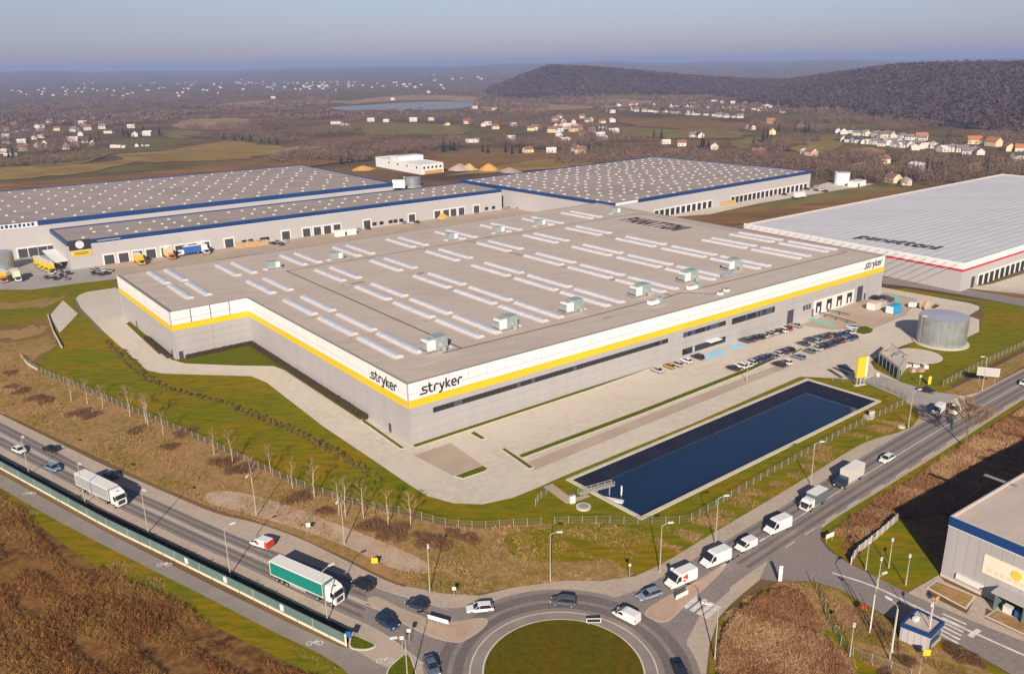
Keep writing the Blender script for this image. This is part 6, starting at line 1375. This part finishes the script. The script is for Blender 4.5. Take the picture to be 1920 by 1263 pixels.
# left village
houses([(2, 250, 'red'), (14, 246, 'cream'), (32, 248, 'dark'), (46, 246, 'dark'), (70, 240, 'white'), (76, 246, 'white'), (108, 245, 'cream'), (12, 258, 'white'), (88, 272, 'red'), (72, 278, 'red'), (137, 265, 'white'), (142, 274, 'cream'), (12, 288, 'white'), (20, 292, 'flat'), (122, 232, 'red'), (95, 232, 'red'), (188, 233, 'flat'), (205, 250, 'flat'), (246, 240, 'white'), (278, 254, 'white'), (254, 256, 'red'), (80, 258, 'flat')] + [(hr.uniform(0, 215), hr.uniform(232, 284)) for _ in range(16)], ['red', 'slate', 'dark', 'white'], 'in the left village', 'left village houses')
houses([(213, 277, 'white'), (223, 277, 'white'), (233, 277, 'white'), (258, 275, 'dark'), (266, 274, 'dark'), (276, 274, 'dark')], ['white'], 'by the allotment track', 'allotment sheds', .6)
# middle village
houses([(632, 233, 'flat'), (648, 236, 'flat'), (695, 228, 'white'), (725, 229, 'white'), (775, 228, 'white'), (808, 226, 'white'), (838, 236, 'cream'), (876, 232, 'cream'), (906, 237, 'white'), (915, 235, 'white'), (929, 242, 'cream'), (962, 236, 'flat'), (995, 245, 'cream'), (1005, 244, 'cream'), (890, 204, 'white'), (927, 208, 'white'), (959, 262, 'white'), (885, 267, 'flat'), (1050, 222, 'red'), (1042, 228, 'red')], ['white'], 'in the lake village', 'middle village houses')
houses([(1042, 240, 'red'), (1048, 246, 'red'), (1056, 242, 'white'), (1064, 238, 'white'), (1072, 243, 'white'), (1080, 240, 'white'), (1086, 244, 'red'), (1056, 232, 'cream'), (1108, 228, 'white'), (1130, 262, 'white'), (1150, 250, 'white'), (1080, 284, 'red'), (1088, 288, 'cream'), (1058, 268, 'white'), (990, 287, 'cream'), (1034, 286, 'white'), (1092, 222, 'red'), (1160, 200, 'white'), (1148, 212, 'white')] + [(hr.uniform(1030, 1150), hr.uniform(228, 258)) for _ in range(14)], ['white', 'slate', 'dark', 'cream'], 'in the cluster behind the far hall', 'red-roofed cluster houses')
# far town on the plain, pin-head size: not to be told apart
houses([(hr.uniform(20, 420), hr.uniform(150, 182)) for _ in range(60)], ['white', 'white', 'cream', 'red'], 'in the hazy far town on the left plain', 'far town on the left', .9, shared=True)
houses([(hr.gauss(570, 70), hr.uniform(140, 170)) for _ in range(70)], ['white', 'white', 'white', 'cream'], 'in the hazy far town above the lake', 'far town above the lake', 1.05, shared=True)
houses([(hr.uniform(720, 930), hr.uniform(131, 150)) for _ in range(18)], ['white', 'cream'], 'on the hazy far plain left of the wooded hill', 'far houses left of the hill', 1.3, shared=True)
houses([(hr.uniform(1205, 1272), hr.uniform(148, 156)) for _ in range(9)], ['white', 'cream'], 'on the slope of the middle wooded hill', 'houses on the middle hill', 1.1, shared=True)
for k in HP: drop(HP[k])
# ================================================================ far fields and lake
zf = .5
sheet('lake', spline(gs([(612, 203), (650, 200), (700, 197), (760, 193), (830, 191), (880, 194), (886, 200), (840, 206), (780, 207), (720, 208), (650, 208)])), 'lake_water', zf + .5)
for i, (pts, m) in enumerate((
    ([(640, 192), (700, 184), (780, 178), (860, 180), (900, 188), (884, 196), (850, 190), (780, 188), (700, 192), (660, 196)], 'field_tan'),
    ([(330, 240), (345, 226), (420, 222), (470, 224), (440, 240), (380, 244)], 'field_tan'), ([(405, 200), (440, 192), (560, 188), (640, 190), (600, 196), (480, 202)], 'field_tan'),
    ([(210, 292), (300, 284), (420, 266), (490, 272), (540, 280), (480, 296), (380, 302), (250, 304)], 'field_straw'), ([(-40, 318), (60, 312), (160, 308), (260, 298), (200, 318), (90, 332), (-40, 340)], 'field_straw'),
    ([(60, 300), (150, 292), (210, 288), (150, 308), (70, 314)], 'field_green'), ([(310, 256), (330, 246), (380, 248), (350, 262)], 'field_green'), ([(670, 240), (700, 232), (800, 232), (880, 240), (860, 252), (760, 254), (690, 252)], 'field_green'),
    ([(800, 300), (830, 288), (900, 282), (960, 284), (1040, 290), (1110, 300), (1120, 304), (1000, 312), (900, 316), (830, 318)], 'field_brown'), ([(990, 304), (1060, 296), (1130, 300), (1100, 312), (1000, 320), (860, 330), (860, 326)], 'field_straw'),
    ([(1150, 224), (1200, 222), (1300, 226), (1400, 232), (1390, 242), (1300, 244), (1200, 238)], 'field_brown'), ([(1160, 240), (1300, 245), (1380, 243), (1400, 256), (1300, 262), (1200, 258), (1160, 250)], 'field_green'),
    ([(1370, 272), (1400, 258), (1480, 262), (1560, 252), (1570, 262), (1480, 274), (1400, 282)], 'field_green'), ([(1480, 278), (1560, 264), (1580, 275), (1520, 290)], 'field_straw'), ([(1585, 286), (1620, 278), (1660, 284), (1640, 296), (1600, 296)], 'field_tan'),
    ([(1215, 288), (1240, 280), (1290, 282), (1270, 290)], 'field_tan'), ([(900, 200), (960, 192), (1040, 196), (1120, 200), (1050, 208), (940, 212)], 'field_tan'), ([(1100, 190), (1160, 186), (1250, 192), (1200, 200), (1130, 202)], 'field_tan'),
    ([(-20, 348), (100, 340), (300, 322), (480, 306), (640, 300), (620, 310), (400, 332), (200, 350), (0, 362)], 'field_brown'), ([(500, 290), (560, 276), (640, 280), (620, 298), (540, 304)], 'field_tan'))):
    q = spline(gs(pts), True, 5); fr_ = random.Random(i); md = sum(q, Vector((0, 0))) / len(q)
    sheet('field', [p + (p - md) * fr_.uniform(-.10, .10) for p in q], m, zf + .03 * i)
# ================================================================ vegetation
def tri_cloud(cen, rad, hh, n, tw=.5, seed=0, flat=1.0, lean=0.0, thin=.18):
    """n small twig or leaf triangles in every crown: centres (k,3) at the crown base, radius, height"""
    r_ = np.random.default_rng(seed); k = len(cen); N = k * n
    u = r_.random(N); th = r_.random(N) * 2 * np.pi; ph = np.arccos(r_.uniform(-.6, 1, N)); rr = u ** .4
    ox = rr * np.sin(ph) * np.cos(th); oy = rr * np.sin(ph) * np.sin(th); oz = .5 + .5 * rr * np.cos(ph)
    Rr = np.repeat(rad, n); Hh = np.repeat(hh, n); C = np.repeat(cen, n, 0)
    c = C + np.stack([ox * Rr, oy * Rr, oz * Hh], 1)
    d = r_.normal(size=(N, 3)); d[:, 2] = np.abs(d[:, 2]) * flat + .25; d /= np.linalg.norm(d, axis=1)[:, None]
    s_ = np.cross(d, r_.normal(size=(N, 3))); s_ /= np.linalg.norm(s_, axis=1)[:, None] + 1e-6
    ln = (Rr * tw * r_.uniform(.6, 1.4, N))[:, None]; wd = ln * thin * r_.uniform(.6, 1.5, N)[:, None]
    V = np.stack([c - d * ln * .5 - s_ * wd, c - d * ln * .5 + s_ * wd, c + d * ln * .5], 1).reshape(-1, 3)
    return V, np.arange(3 * N).reshape(-1, 3)
def ground_pts(x, y): return np.stack([x, y, hgt(x, y)], 1)
HX = np.array(HOUSE_XY)
# forest on the hills (reads as one mass)
def hill_forest():
    r_ = np.random.default_rng(3); x = r_.uniform(480, 2300, 60000); y = r_.uniform(500, 3700, 60000)
    h = hgt(x, y); front = (x + 40 * np.sin(y / 260.0) + 25 * np.sin(y / 97.0 + 1))
    keep = (front > 575) & (h > 2) & (np.abs(np.arctan2(x, y)) < R(38)) & ((front < 1150) | (r_.random(60000) < .25)); x, y = x[keep], y[keep]
    x2 = r_.uniform(-70, 1500, 16000); y2 = r_.uniform(2280, 3300, 16000); k2 = hgt(x2, y2) > 6; x, y = np.append(x, x2[k2]), np.append(y, y2[k2])
    return x, y
fx, fy = hill_forest(); fr = np.random.default_rng(5)
sz = fr.uniform(.75, 1.3, len(fx)); C = ground_pts(fx, fy); C[:, 2] += 2.0
con = fr.random(len(fx)) < .035
V, F = tri_cloud(C[~con], 5.6 * sz[~con], 12 * sz[~con], 13, .95, 6, .7, thin=.26)
tag(link('hill_forest', np_mesh('hill_forest', V, F, 'forest_twigs')), 'bare brown beech forest covering the hills', 'forest', kind='stuff')
C2 = C[con]
V, F = tri_cloud(C2, 3.6 * sz[con], 13 * sz[con], 26, .8, 7, .4, thin=.4)
tag(link('conifer_mass', np_mesh('conifer_mass', V, F, 'needles')), 'dark conifers scattered through the bare hill forest', 'forest', kind='stuff')
# hedgerows and thickets on the plain
def plain_trees(n, seed):
    r_ = np.random.default_rng(seed); a = r_.uniform(R(-36), R(36), n); rr = np.exp(r_.uniform(np.log(650), np.log(6500), n)); x, y = rr * np.sin(a), rr * np.cos(a)
    nz = np.sin(x / 61 + 2 * np.sin(y / 113)) * np.sin(y / 83 + 1.7 * np.sin(x / 131)) + .6 * np.sin(x / 23 + y / 31) * np.sin(y / 19)
    keep = (nz > .30) & (hgt(x, y) < 30)
    p = cam_px(x, y, 0); keep &= ~((p[1] > 292 + (p[0] < 700) * 4) & (p[0] < 1160)) & ~((p[1] > 318) & (p[0] > 1500)) & ~((p[1] > 284) & (p[0] > 790) & (p[0] < 1160)) & ~((p[0] > 620) & (p[0] < 890) & (p[1] > 180) & (p[1] < 211))
    keep &= ~((p[1] > 286) & (p[0] > 1060) & (p[0] < 1560) & (p[1] > 330 - 0))
    keep &= ~((p[0] > 200) & (p[0] < 560) & (p[1] > 264)) & ~((p[0] > 660) & (p[0] < 880) & (p[1] > 228) & (p[1] < 256)) & ~((p[0] > 1150) & (p[0] < 1410) & (p[1] > 218) & (p[1] < 262))
    x, y = x[keep], y[keep]
    return x, y
def cam_px(x, y, z):
    z = z - CAM_H; dep = y * _c - z * _s; up = y * _s + z * _c; u = CAM_F * x / dep; v = -CAM_F * up / dep
    return 960 + _cr * u - _sr * v, 631.5 + _sr * u + _cr * v
def line_px(pts, n, spread, seed):
    r_ = np.random.default_rng(seed); P = gs(pts); out = []
    for _ in range(n):
        i = r_.integers(len(P) - 1); t = r_.random(); q = P[i].lerp(P[i + 1], t); out.append((q.x + r_.normal() * spread, q.y + r_.normal() * spread * 1.6))
    o = np.array(out); return o[:, 0], o[:, 1]
px_, py_ = plain_trees(84000, 9)
lines = [([(540, 300), (600, 296), (690, 300)], 420, 12, 1), ([(1060, 300), (1150, 306), (1250, 296), (1400, 302), (1530, 318)], 500, 14, 2), ([(1530, 318), (1600, 330), (1700, 340), (1800, 332), (1920, 322)], 480, 16, 3), ([(1560, 300), (1700, 306), (1850, 316)], 420, 16, 4),
         ([(0, 312), (90, 306), (170, 300)], 150, 10, 5), ([(0, 290), (80, 285), (200, 276)], 170, 14, 6), ([(0, 225), (150, 222), (330, 226)], 300, 30, 7), ([(400, 252), (480, 262), (560, 266)], 160, 10, 8), ([(900, 262), (1000, 276), (1080, 282)], 150, 10, 9), ([(600, 222), (760, 218), (900, 222)], 260, 20, 10), ([(1000, 230), (1100, 240), (1160, 262)], 200, 18, 11), ([(1380, 246), (1470, 240), (1560, 248)], 180, 18, 12)]
for pts, n, s_, sd in lines: a, b = line_px(pts, n, s_, sd); px_, py_ = np.append(px_, a), np.append(py_, b)
if len(HX): 
    dmin = np.array([np.min((HX[:, 0] - a) ** 2 + ((HX[:, 1] - b) * .5) ** 2) for a, b in zip(px_, py_)]); kk = dmin > 90; px_, py_ = px_[kk], py_[kk]
sz = np.random.default_rng(8).uniform(.55, 1.25, len(px_)); C = ground_pts(px_, py_); C[:, 2] += .5
dist = np.hypot(px_, py_); near = dist < 1700
V1_, F1_ = tri_cloud(C[near], 3.8 * sz[near], 9 * sz[near], 44, .55, 3, 1.4, thin=.10); V2_, F2_ = tri_cloud(C[~near], 5.0 * sz[~near], 8.0 * sz[~near], 12, .85, 4, .9, thin=.24)
tag(link('thicket', np_mesh('thicket', np.concatenate([V1_, V2_]), np.concatenate([F1_, F2_ + len(V1_)]), 'twigs')), 'bare brown thickets and hedgerows across the plain', 'thicket', kind='stuff')
# trees that stand out: evergreen and bare, each a thing
def tube_tree(h, limbs, r0, m, seed, spread=.35):
    rr = random.Random(seed); mb = MB(); top = Vector((rr.uniform(-.2, .2) * h * .1, rr.uniform(-.2, .2) * h * .1, h * .9)); tips = []
    pts = [Vector((0, 0, 0)), Vector((rr.uniform(-.02, .02) * h, rr.uniform(-.02, .02) * h, h * .35)), Vector((rr.uniform(-.04, .04) * h, rr.uniform(-.04, .04) * h, h * .65)), top]; rs = [r0, r0 * .75, r0 * .45, r0 * .1]
    for a, b, ra, rb in zip(pts, pts[1:], rs, rs[1:]): mb.tube(a, b, ra, rb, 6, False)
    for k in range(limbs):
        t = .3 + .6 * k / limbs; z = h * t; a = k * 2.4 + rr.uniform(-.4, .4); L_ = h * spread * (1.15 - t) * rr.uniform(.8, 1.3)
        b = Vector((0, 0, z)); e = b + Vector((math.cos(a) * L_ * .8, math.sin(a) * L_ * .8, L_ * .9)); mb.tube(b, e, r0 * .32 * (1.2 - t), r0 * .06, 4, False); tips.append((b, e))
        for s_ in (-1, 1):
            c = b.lerp(e, .55); q = c + Vector((math.cos(a + s_ * .7) * L_ * .4, math.sin(a + s_ * .7) * L_ * .4, L_ * .45)); mb.tube(c, q, r0 * .14, r0 * .04, 3, False); tips.append((c, q))
    return mb, tips
def bare_tree(name, h, m_bark, m_twig, seed, n_tw=420, spread=.35, r0=None, limbs=9):
    t = empty(name, (0, 0, 0)); mb, tips = tube_tree(h, limbs, r0 or h * .016, m_bark, seed, spread); mb.build('trunk', m_bark, t)
    r_ = np.random.default_rng(seed); V = []
    for _ in range(n_tw):
        a, b = tips[r_.integers(len(tips))]; p = np.array(a.lerp(b, r_.uniform(.35, 1.05))); d = np.array(b - a); d /= np.linalg.norm(d) + 1e-6; d = d + r_.normal(size=3) * .6; d[2] += .35; d /= np.linalg.norm(d)
        s_ = np.cross(d, r_.normal(size=3)); s_ /= np.linalg.norm(s_); L_ = h * r_.uniform(.05, .12); w_ = h * .0028
        V += [p - s_ * w_, p + s_ * w_, p + d * L_]
    link('crown', np_mesh('crown', V, np.arange(len(V)).reshape(-1, 3), m_twig), t); return t
def conifer(h, seed):
    t = empty('conifer', (0, 0, 0)); MB().cyl(0, 0, 0, h * .9, h * .02, h * .004, n=6).build('trunk', 'bark', t); r_ = np.random.default_rng(seed); V = []
    for _ in range(300):
        z = h * (.08 + .9 * r_.random() ** 1.3); rad = h * .22 * (1.02 - z / h); a = r_.uniform(0, 6.283); o = np.array([math.cos(a), math.sin(a), 0]); p = o * rad * .15 + [0, 0, z]; q = o * rad * r_.uniform(.8, 1.1) + [0, 0, z - rad * .25]
        s_ = np.array([-o[1], o[0], 0]) * rad * .28; V += [p + s_, p - s_, q]
    link('crown', np_mesh('crown', V, np.arange(len(V)).reshape(-1, 3), 'needles'), t); return t
def scatter_things(protos, pts, label, cat, group, sc_=(.8, 1.2), shared=False, name=None):
    rr = random.Random(len(pts)); pts = sorted(pts)
    for i, (px, py) in enumerate(pts):
        P = g(px, py); z = float(hgt(P.x, P.y)); pr = protos[rr.randrange(len(protos))]; o = copy_tree(pr, (P.x, P.y, z), rr.uniform(0, 6.28), scale=rr.uniform(*sc_))
        tag(o, label if shared else label.replace('#', ordinal(i)), cat, group)
cf_ = [conifer(13, 1), conifer(11, 2), conifer(15, 3)]; tr_ = random.Random(31)
scatter_things(cf_, [(845, 282), (852, 283), (832, 286), (905, 286), (915, 288), (960, 290), (975, 289), (948, 287), (1010, 245), (1098, 270), (1108, 262), (1118, 256), (1126, 252), (1134, 250), (1142, 258), (1104, 280), (1094, 284), (1146, 264), (1116, 290), (1124, 293)], 'dark conifer, # from the left in the trees behind the far hall', 'conifer', 'conifers behind the far hall', (.9, 1.5))
scatter_things(cf_, [(1320, 272), (1328, 275), (1316, 278), (1430, 268), (1438, 266), (1445, 272), (1412, 276), (1240, 262), (1226, 258), (1452, 240), (1460, 246), (1490, 244), (1508, 250), (1516, 247), (1702, 334), (1710, 330), (1718, 334), (1736, 326), (1746, 320), (1756, 324), (1764, 320), (1690, 340), (1775, 262), (1780, 266), (1850, 322)], 'dark conifer, # from the left on the fields below the right-hand forest', 'conifer', 'conifers below the right forest', (.9, 1.5))
scatter_things(cf_, [(18, 300), (26, 302), (172, 272), (180, 274), (188, 270), (232, 256), (238, 252), (242, 258), (270, 250), (298, 250), (300, 254), (420, 262), (440, 264), (455, 265), (470, 266), (490, 268), (505, 270), (520, 272), (640, 308), (655, 306), (668, 300), (10, 222), (40, 222), (70, 221), (100, 220)], 'dark conifer, # from the left beyond the dotted roof', 'conifer', 'conifers beyond the dotted roof', (.9, 1.5))
bt_ = [bare_tree('bare_tree', 13, 'bark', 'twigs', s_, 380) for s_ in (1, 2, 3)]
scatter_things(bt_, [(1060 + i * 9.5 + tr_.uniform(-4, 4), 296 + tr_.uniform(-8, 10) - (4 if i > 10 else 0)) for i in range(20)], 'bare brown tree, # from the left along the edge behind the far hall', 'tree', 'bare trees behind the far hall', (.7, 1.25))
scatter_things(bt_, [(1300 + i * 13 + tr_.uniform(-5, 5), 300 + i * 1.1 + tr_.uniform(-6, 6)) for i in range(18)], 'bare brown tree, # from the left along the far hall skyline', 'tree', 'bare trees above the far hall', (.7, 1.2))
scatter_things(bt_, [(1535 + i * 15 + tr_.uniform(-6, 6), 330 + tr_.uniform(-10, 8)) for i in range(26)], 'bare brown tree, # from the left beyond the white roof', 'tree', 'bare trees beyond the white roof', (.7, 1.25))
scatter_things(bt_, [(560 + i * 12 + tr_.uniform(-5, 5), 302 + tr_.uniform(-4, 6)) for i in range(11)], 'bare brown tree, # from the left in the thicket behind the dotted roof', 'tree', 'bare trees behind the dotted roof', (.7, 1.1))
bi_ = [bare_tree('birch_tree', 9, 'birch_bark', 'twig_orange', s_, 220, .28, .12, 8) for s_ in (11, 12, 13)]
scatter_things(bi_, [(134, 752), (164, 757), (193, 764), (244, 780), (274, 792), (278, 797), (306, 816), (402, 852), (436, 868), (472, 905), (508, 888), (549, 915), (590, 932), (636, 965), (648, 968), (682, 970), (728, 984), (770, 985)], 'thin pale birch, # from the left along the slope fence', 'tree', 'birches along the slope fence', (.8, 1.2))
big = bare_tree('roadside_tree', 12, 'bark', 'twig_orange', 44, 4200, .62, .2, 18)
P = g(1808, 838); o = copy_tree(big, (P.x, P.y, .02), .5); tag(o, 'spreading bare tree with orange brown twigs beside the right road', 'tree')
for px, py, s_, lab in ((1720, 1285, .7, 'small pale bare tree at the bottom below the gatehouse'), (700, 965, .45, 'small bare bush on the slope above the bare bank'),):
    P = g(px, py); o = copy_tree(bi_[0], (P.x, P.y, .02), 1.0, scale=s_); tag(o, lab, 'tree')
for q in cf_ + bt_ + bi_ + [big]: drop(q)
# dark brambles on the slope
bp_ = []
for s_ in (1, 2, 3):
    t = empty('bramble_bush', (0, 0, 0)); V, F = tri_cloud(np.array([[0, 0, -.1], [1.6, .5, -.1], [-1.7, .6, -.1], [.4, -1.2, -.1]]), np.array([2.0, 1.5, 1.7, 1.4]), np.array([1.1, .8, .9, .7]), 220, .45, s_ + 40, 1, thin=.05); link('foliage', np_mesh('foliage', V, F, 'bramble'), t); MB().cyl(0, 0, 0, .6, .06, n=5).build('stem', 'bark', t); bp_.append(t)
scatter_things(bp_, [(22, 725), (40, 735), (70, 748), (85, 752), (150, 775), (168, 780), (20, 700), (255, 808), (320, 838), (345, 812), (420, 868), (455, 880), (560, 935), (610, 958), (700, 988), (720, 1005), (745, 1000), (790, 1005), (815, 1020), (850, 1000), (880, 1010)], 'dark bramble bush, # from the left on the slope above the road', 'bush', 'brambles on the slope', (.7, 1.5))
scatter_things(bp_, [(1600, 1150), (1622, 1165), (1645, 1172), (1660, 1190), (1780, 1215), (1800, 1228), (1700, 1240), (1660, 1262), (1830, 1240)], 'brown bare bush, # from the left around the gatehouse bank', 'bush', 'bushes around the gatehouse', (.5, .9))
for q in bp_: drop(q)
# hedge along the warehouse wall, young shrubs in rows on the bank
def hedge(a, b, w, h, lab, seed):
    n = int((b - a).length * 16); r_ = np.random.default_rng(seed); d = (b - a).normalized(); nn = Vector((-d.y, d.x)); t = r_.random(n); o = (r_.random(n) - .5) * w
    x = a.x + (b.x - a.x) * t + nn.x * o; y = a.y + (b.y - a.y) * t + nn.y * o; C = np.stack([x, y, np.full(n, .05)], 1)
    V, F = tri_cloud(C, np.full(n, .35), np.full(n, h), 9, 1.0, seed, 1, thin=.3); c0 = Vector((a.x, a.y, .05)); tt = empty('hedge', c0); tag(tt, lab, 'hedge', 'hedges along the warehouse wall')
    V = V - np.array(c0); link('foliage', np_mesh('foliage', V, F, 'hedge_leaf'), tt); core = MB(); q = [a + nn * w * .4, a - nn * w * .4, b - nn * w * .4, b + nn * w * .4]; core.prism([(p.x - a.x, p.y - a.y) for p in q], 0, h * .85); core.build('core', 'hedge_leaf', tt)
ho = Vector((wa.x, wa.y)) * -1.3
hedge(wF + ho * 1.0 - wb * 1.5, wF + (wA - wF) * .80 + ho, 1.5, 1.7, 'long brown clipped hedge along the inner left wall', 1)
fe = (wF - wE).normalized(); fn = Vector((fe.y, -fe.x)); hedge(wE + fe * 3 + fn * 1.4, wF + fn * 1.4 - fe * 2, 1.5, 1.5, 'brown clipped hedge along the notch wall', 2)
de = (wE - wD).normalized(); dn = Vector((de.y, -de.x)); hedge(wD + de * 38 + dn * 1.4, wE - de * 3 + dn * 1.4, 1.4, 1.5, 'short brown hedge along the outer left wall', 3)
shr = empty('shrub', (0, 0, 0)); V, F = tri_cloud(np.array([[0, 0, .02]]), np.array([.75]), np.array([1.15]), 90, .8, 5, 1, thin=.22); link('foliage', np_mesh('foliage', V, F, 'shrub_leaf'), shr); MB().cyl(0, 0, 0, .5, .05, n=5).build('stem', 'bark', shr)
rows = [[(232, 660), (300, 722), (360, 740), (430, 760), (500, 786), (580, 820), (660, 866), (720, 905)], [(200, 640), (262, 706), (330, 733), (420, 757)], [(440, 770), (520, 800), (600, 838), (690, 890)]]
k = 0
for ri, pts in enumerate(rows):
    for si_, p in enumerate(resample(spline(gs(pts), False, 6), 2.6)):
        o = copy_tree(shr, (p.x + random.uniform(-.4, .4), p.y + random.uniform(-.4, .4), .02), random.uniform(0, 6), scale=random.uniform(.55, 1.0)); tag(o, f'small olive shrub, {ordinal(si_)} from the left in the ' + ('long curved row on the bank', 'short row beside the yard bend', 'lower row above the fence')[ri], 'shrub', 'young shrubs planted in rows on the bank')
for i, (px, py) in enumerate([(446, 664), (452, 668), (458, 660), (466, 664), (472, 667), (478, 663), (455, 672), (470, 672)]):
    P = g(px, py); o = copy_tree(shr, (P.x, P.y, .06), i, scale=.35); o.name = 'planted_pot'; tag(o, 'small pale plant in the cluster on the notch lawn', 'plant', 'plants on the notch lawn')
    for ch in o.children: ch.data = ch.data
drop(shr)
# dry grass and scrub: blades and tussocks
def in_poly(x, y, poly):
    P = np.array([(p[0], p[1]) for p in poly]); ins = np.zeros(len(x), bool); j = len(P) - 1
    for i in range(len(P)):
        c = ((P[i, 1] > y) != (P[j, 1] > y)) & (x < (P[j, 0] - P[i, 0]) * (y - P[i, 1]) / (P[j, 1] - P[i, 1] + 1e-12) + P[i, 0]); ins ^= c; j = i
    return ins
def scrub(poly, n, h, seed, m, nm, lab, patch=.0, hole=None, ntw=9, rad=.42):
    r_ = np.random.default_rng(seed); P = np.array([(p[0], p[1]) for p in poly]); lo, hi = P.min(0), P.max(0); x = r_.uniform(lo[0], hi[0], n); y = r_.uniform(lo[1], hi[1], n); k = in_poly(x, y, poly)
    if hole is not None:
        for hp in hole: k &= ~in_poly(x, y, hp)
    nz = np.sin(x / 4.1 + 2 * np.sin(y / 6.3)) * np.sin(y / 5.2 + 1.5 * np.sin(x / 7.7)) + .5 * np.sin(x / 1.7 + y / 1.3) + .5 * np.sin(x / 11 - y / 13); k &= nz > patch
    x, y, nz = x[k], y[k], nz[k]; hh = h * (.45 + .45 * np.clip(nz - patch, 0, 1.2)) * r_.uniform(.6, 1.3, len(x)); C = np.stack([x, y, np.full(len(x), -.05)], 1)
    V, F = tri_cloud(C, np.full(len(x), rad) * (.6 + hh / h), hh, ntw, 1.15, seed, 1.8, thin=.055); V[:, 2] = np.maximum(V[:, 2], -.03)
    tag(link(nm, np_mesh(nm, V, F, m)), lab, 'scrub', kind='stuff')
scrub(SCRUB_SW, 62000, 1.4, 1, 'straw', 'scrub', 'tall dry brown scrub in the lower left corner', -.6)
scrub(SLOPE, 110000, .7, 2, 'straw_pale', 'dry_grass', 'dry tufted grass on the slope between fence and road', -.35, ntw=6)
scrub(SCRUB_SB, 30000, 1.5, 3, 'straw_rust', 'scrub', 'tall dry scrub beside the roundabout on the right', -.7)
scrub(gs([(1560, 1000), (1640, 940), (1740, 880), (1830, 820), (1920, 765), (1960, 790), (1860, 900), (1790, 960), (1690, 968), (1600, 1030), (1580, 1010)]), 44000, 1.1, 4, 'straw_rust', 'scrub', 'dry brown scrub between the right road and the corner hall', -.5, ntw=7)
scrub(gs([(1535, 1098), (1572, 1110), (1655, 1158), (1690, 1195), (1780, 1226), (1870, 1270), (1900, 1300), (1760, 1320), (1690, 1270), (1620, 1240), (1585, 1190)]), 24000, .8, 5, 'straw_pale', 'dry_grass', 'dry grass on the bank below the side road', -.2, ntw=6)
scrub(gs([(1290, 985), (1400, 925), (1560, 832), (1690, 772), (1700, 795), (1620, 826), (1520, 884), (1420, 944), (1330, 997), (1250, 1046), (1220, 1050), (1240, 1010)]), 34000, .8, 6, 'straw_pale', 'dry_grass', 'dry grass strip between the pond fence and the right road', -.3, ntw=6)
scrub(spline(gs([(-60, 890), (60, 955), (200, 1030), (400, 1135), (560, 1215), (640, 1262), (600, 1300), (300, 1160), (100, 1030), (-60, 930)])), 26000, .55, 8, 'straw_pale', 'dry_grass', 'loose dry tufts along the verge of the lower left scrub', .25, ntw=6)
scrub(gs([(1340, 1262), (1345, 1170), (1400, 1120), (1460, 1094), (1515, 1095), (1545, 1140), (1600, 1240), (1600, 1300)]), 20000, .6, 9, 'straw_pale', 'dry_grass', 'loose dry tufts around the scrub right of the roundabout', .2, ntw=6)
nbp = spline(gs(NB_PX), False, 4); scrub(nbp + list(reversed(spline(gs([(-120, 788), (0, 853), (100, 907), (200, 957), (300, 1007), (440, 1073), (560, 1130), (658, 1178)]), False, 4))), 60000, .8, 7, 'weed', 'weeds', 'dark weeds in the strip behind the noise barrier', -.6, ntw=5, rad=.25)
# ================================================================ haze
hz_ = MB().box(-45000, 45000, -20000, 58000, -6, 170); bx_ = hz_.data('haze', 'sign_white'); bx_.materials.clear()
hm = bpy.data.materials.new('haze_air'); hm.use_nodes = True; hm.node_tree.nodes.clear(); ho_ = hm.node_tree.nodes.new('ShaderNodeOutputMaterial'); pv = hm.node_tree.nodes.new('ShaderNodeVolumePrincipled')
pv.inputs['Color'].default_value = (0.46, 0.575, 0.96, 1); pv.inputs['Density'].default_value = 1.4e-4; pv.inputs['Anisotropy'].default_value = 0.0
hm.node_tree.links.new(pv.outputs['Volume'], ho_.inputs['Volume']); bx_.materials.append(hm); tag(link('haze', bx_), 'pale blue haze over the plain', 'haze', kind='stuff')
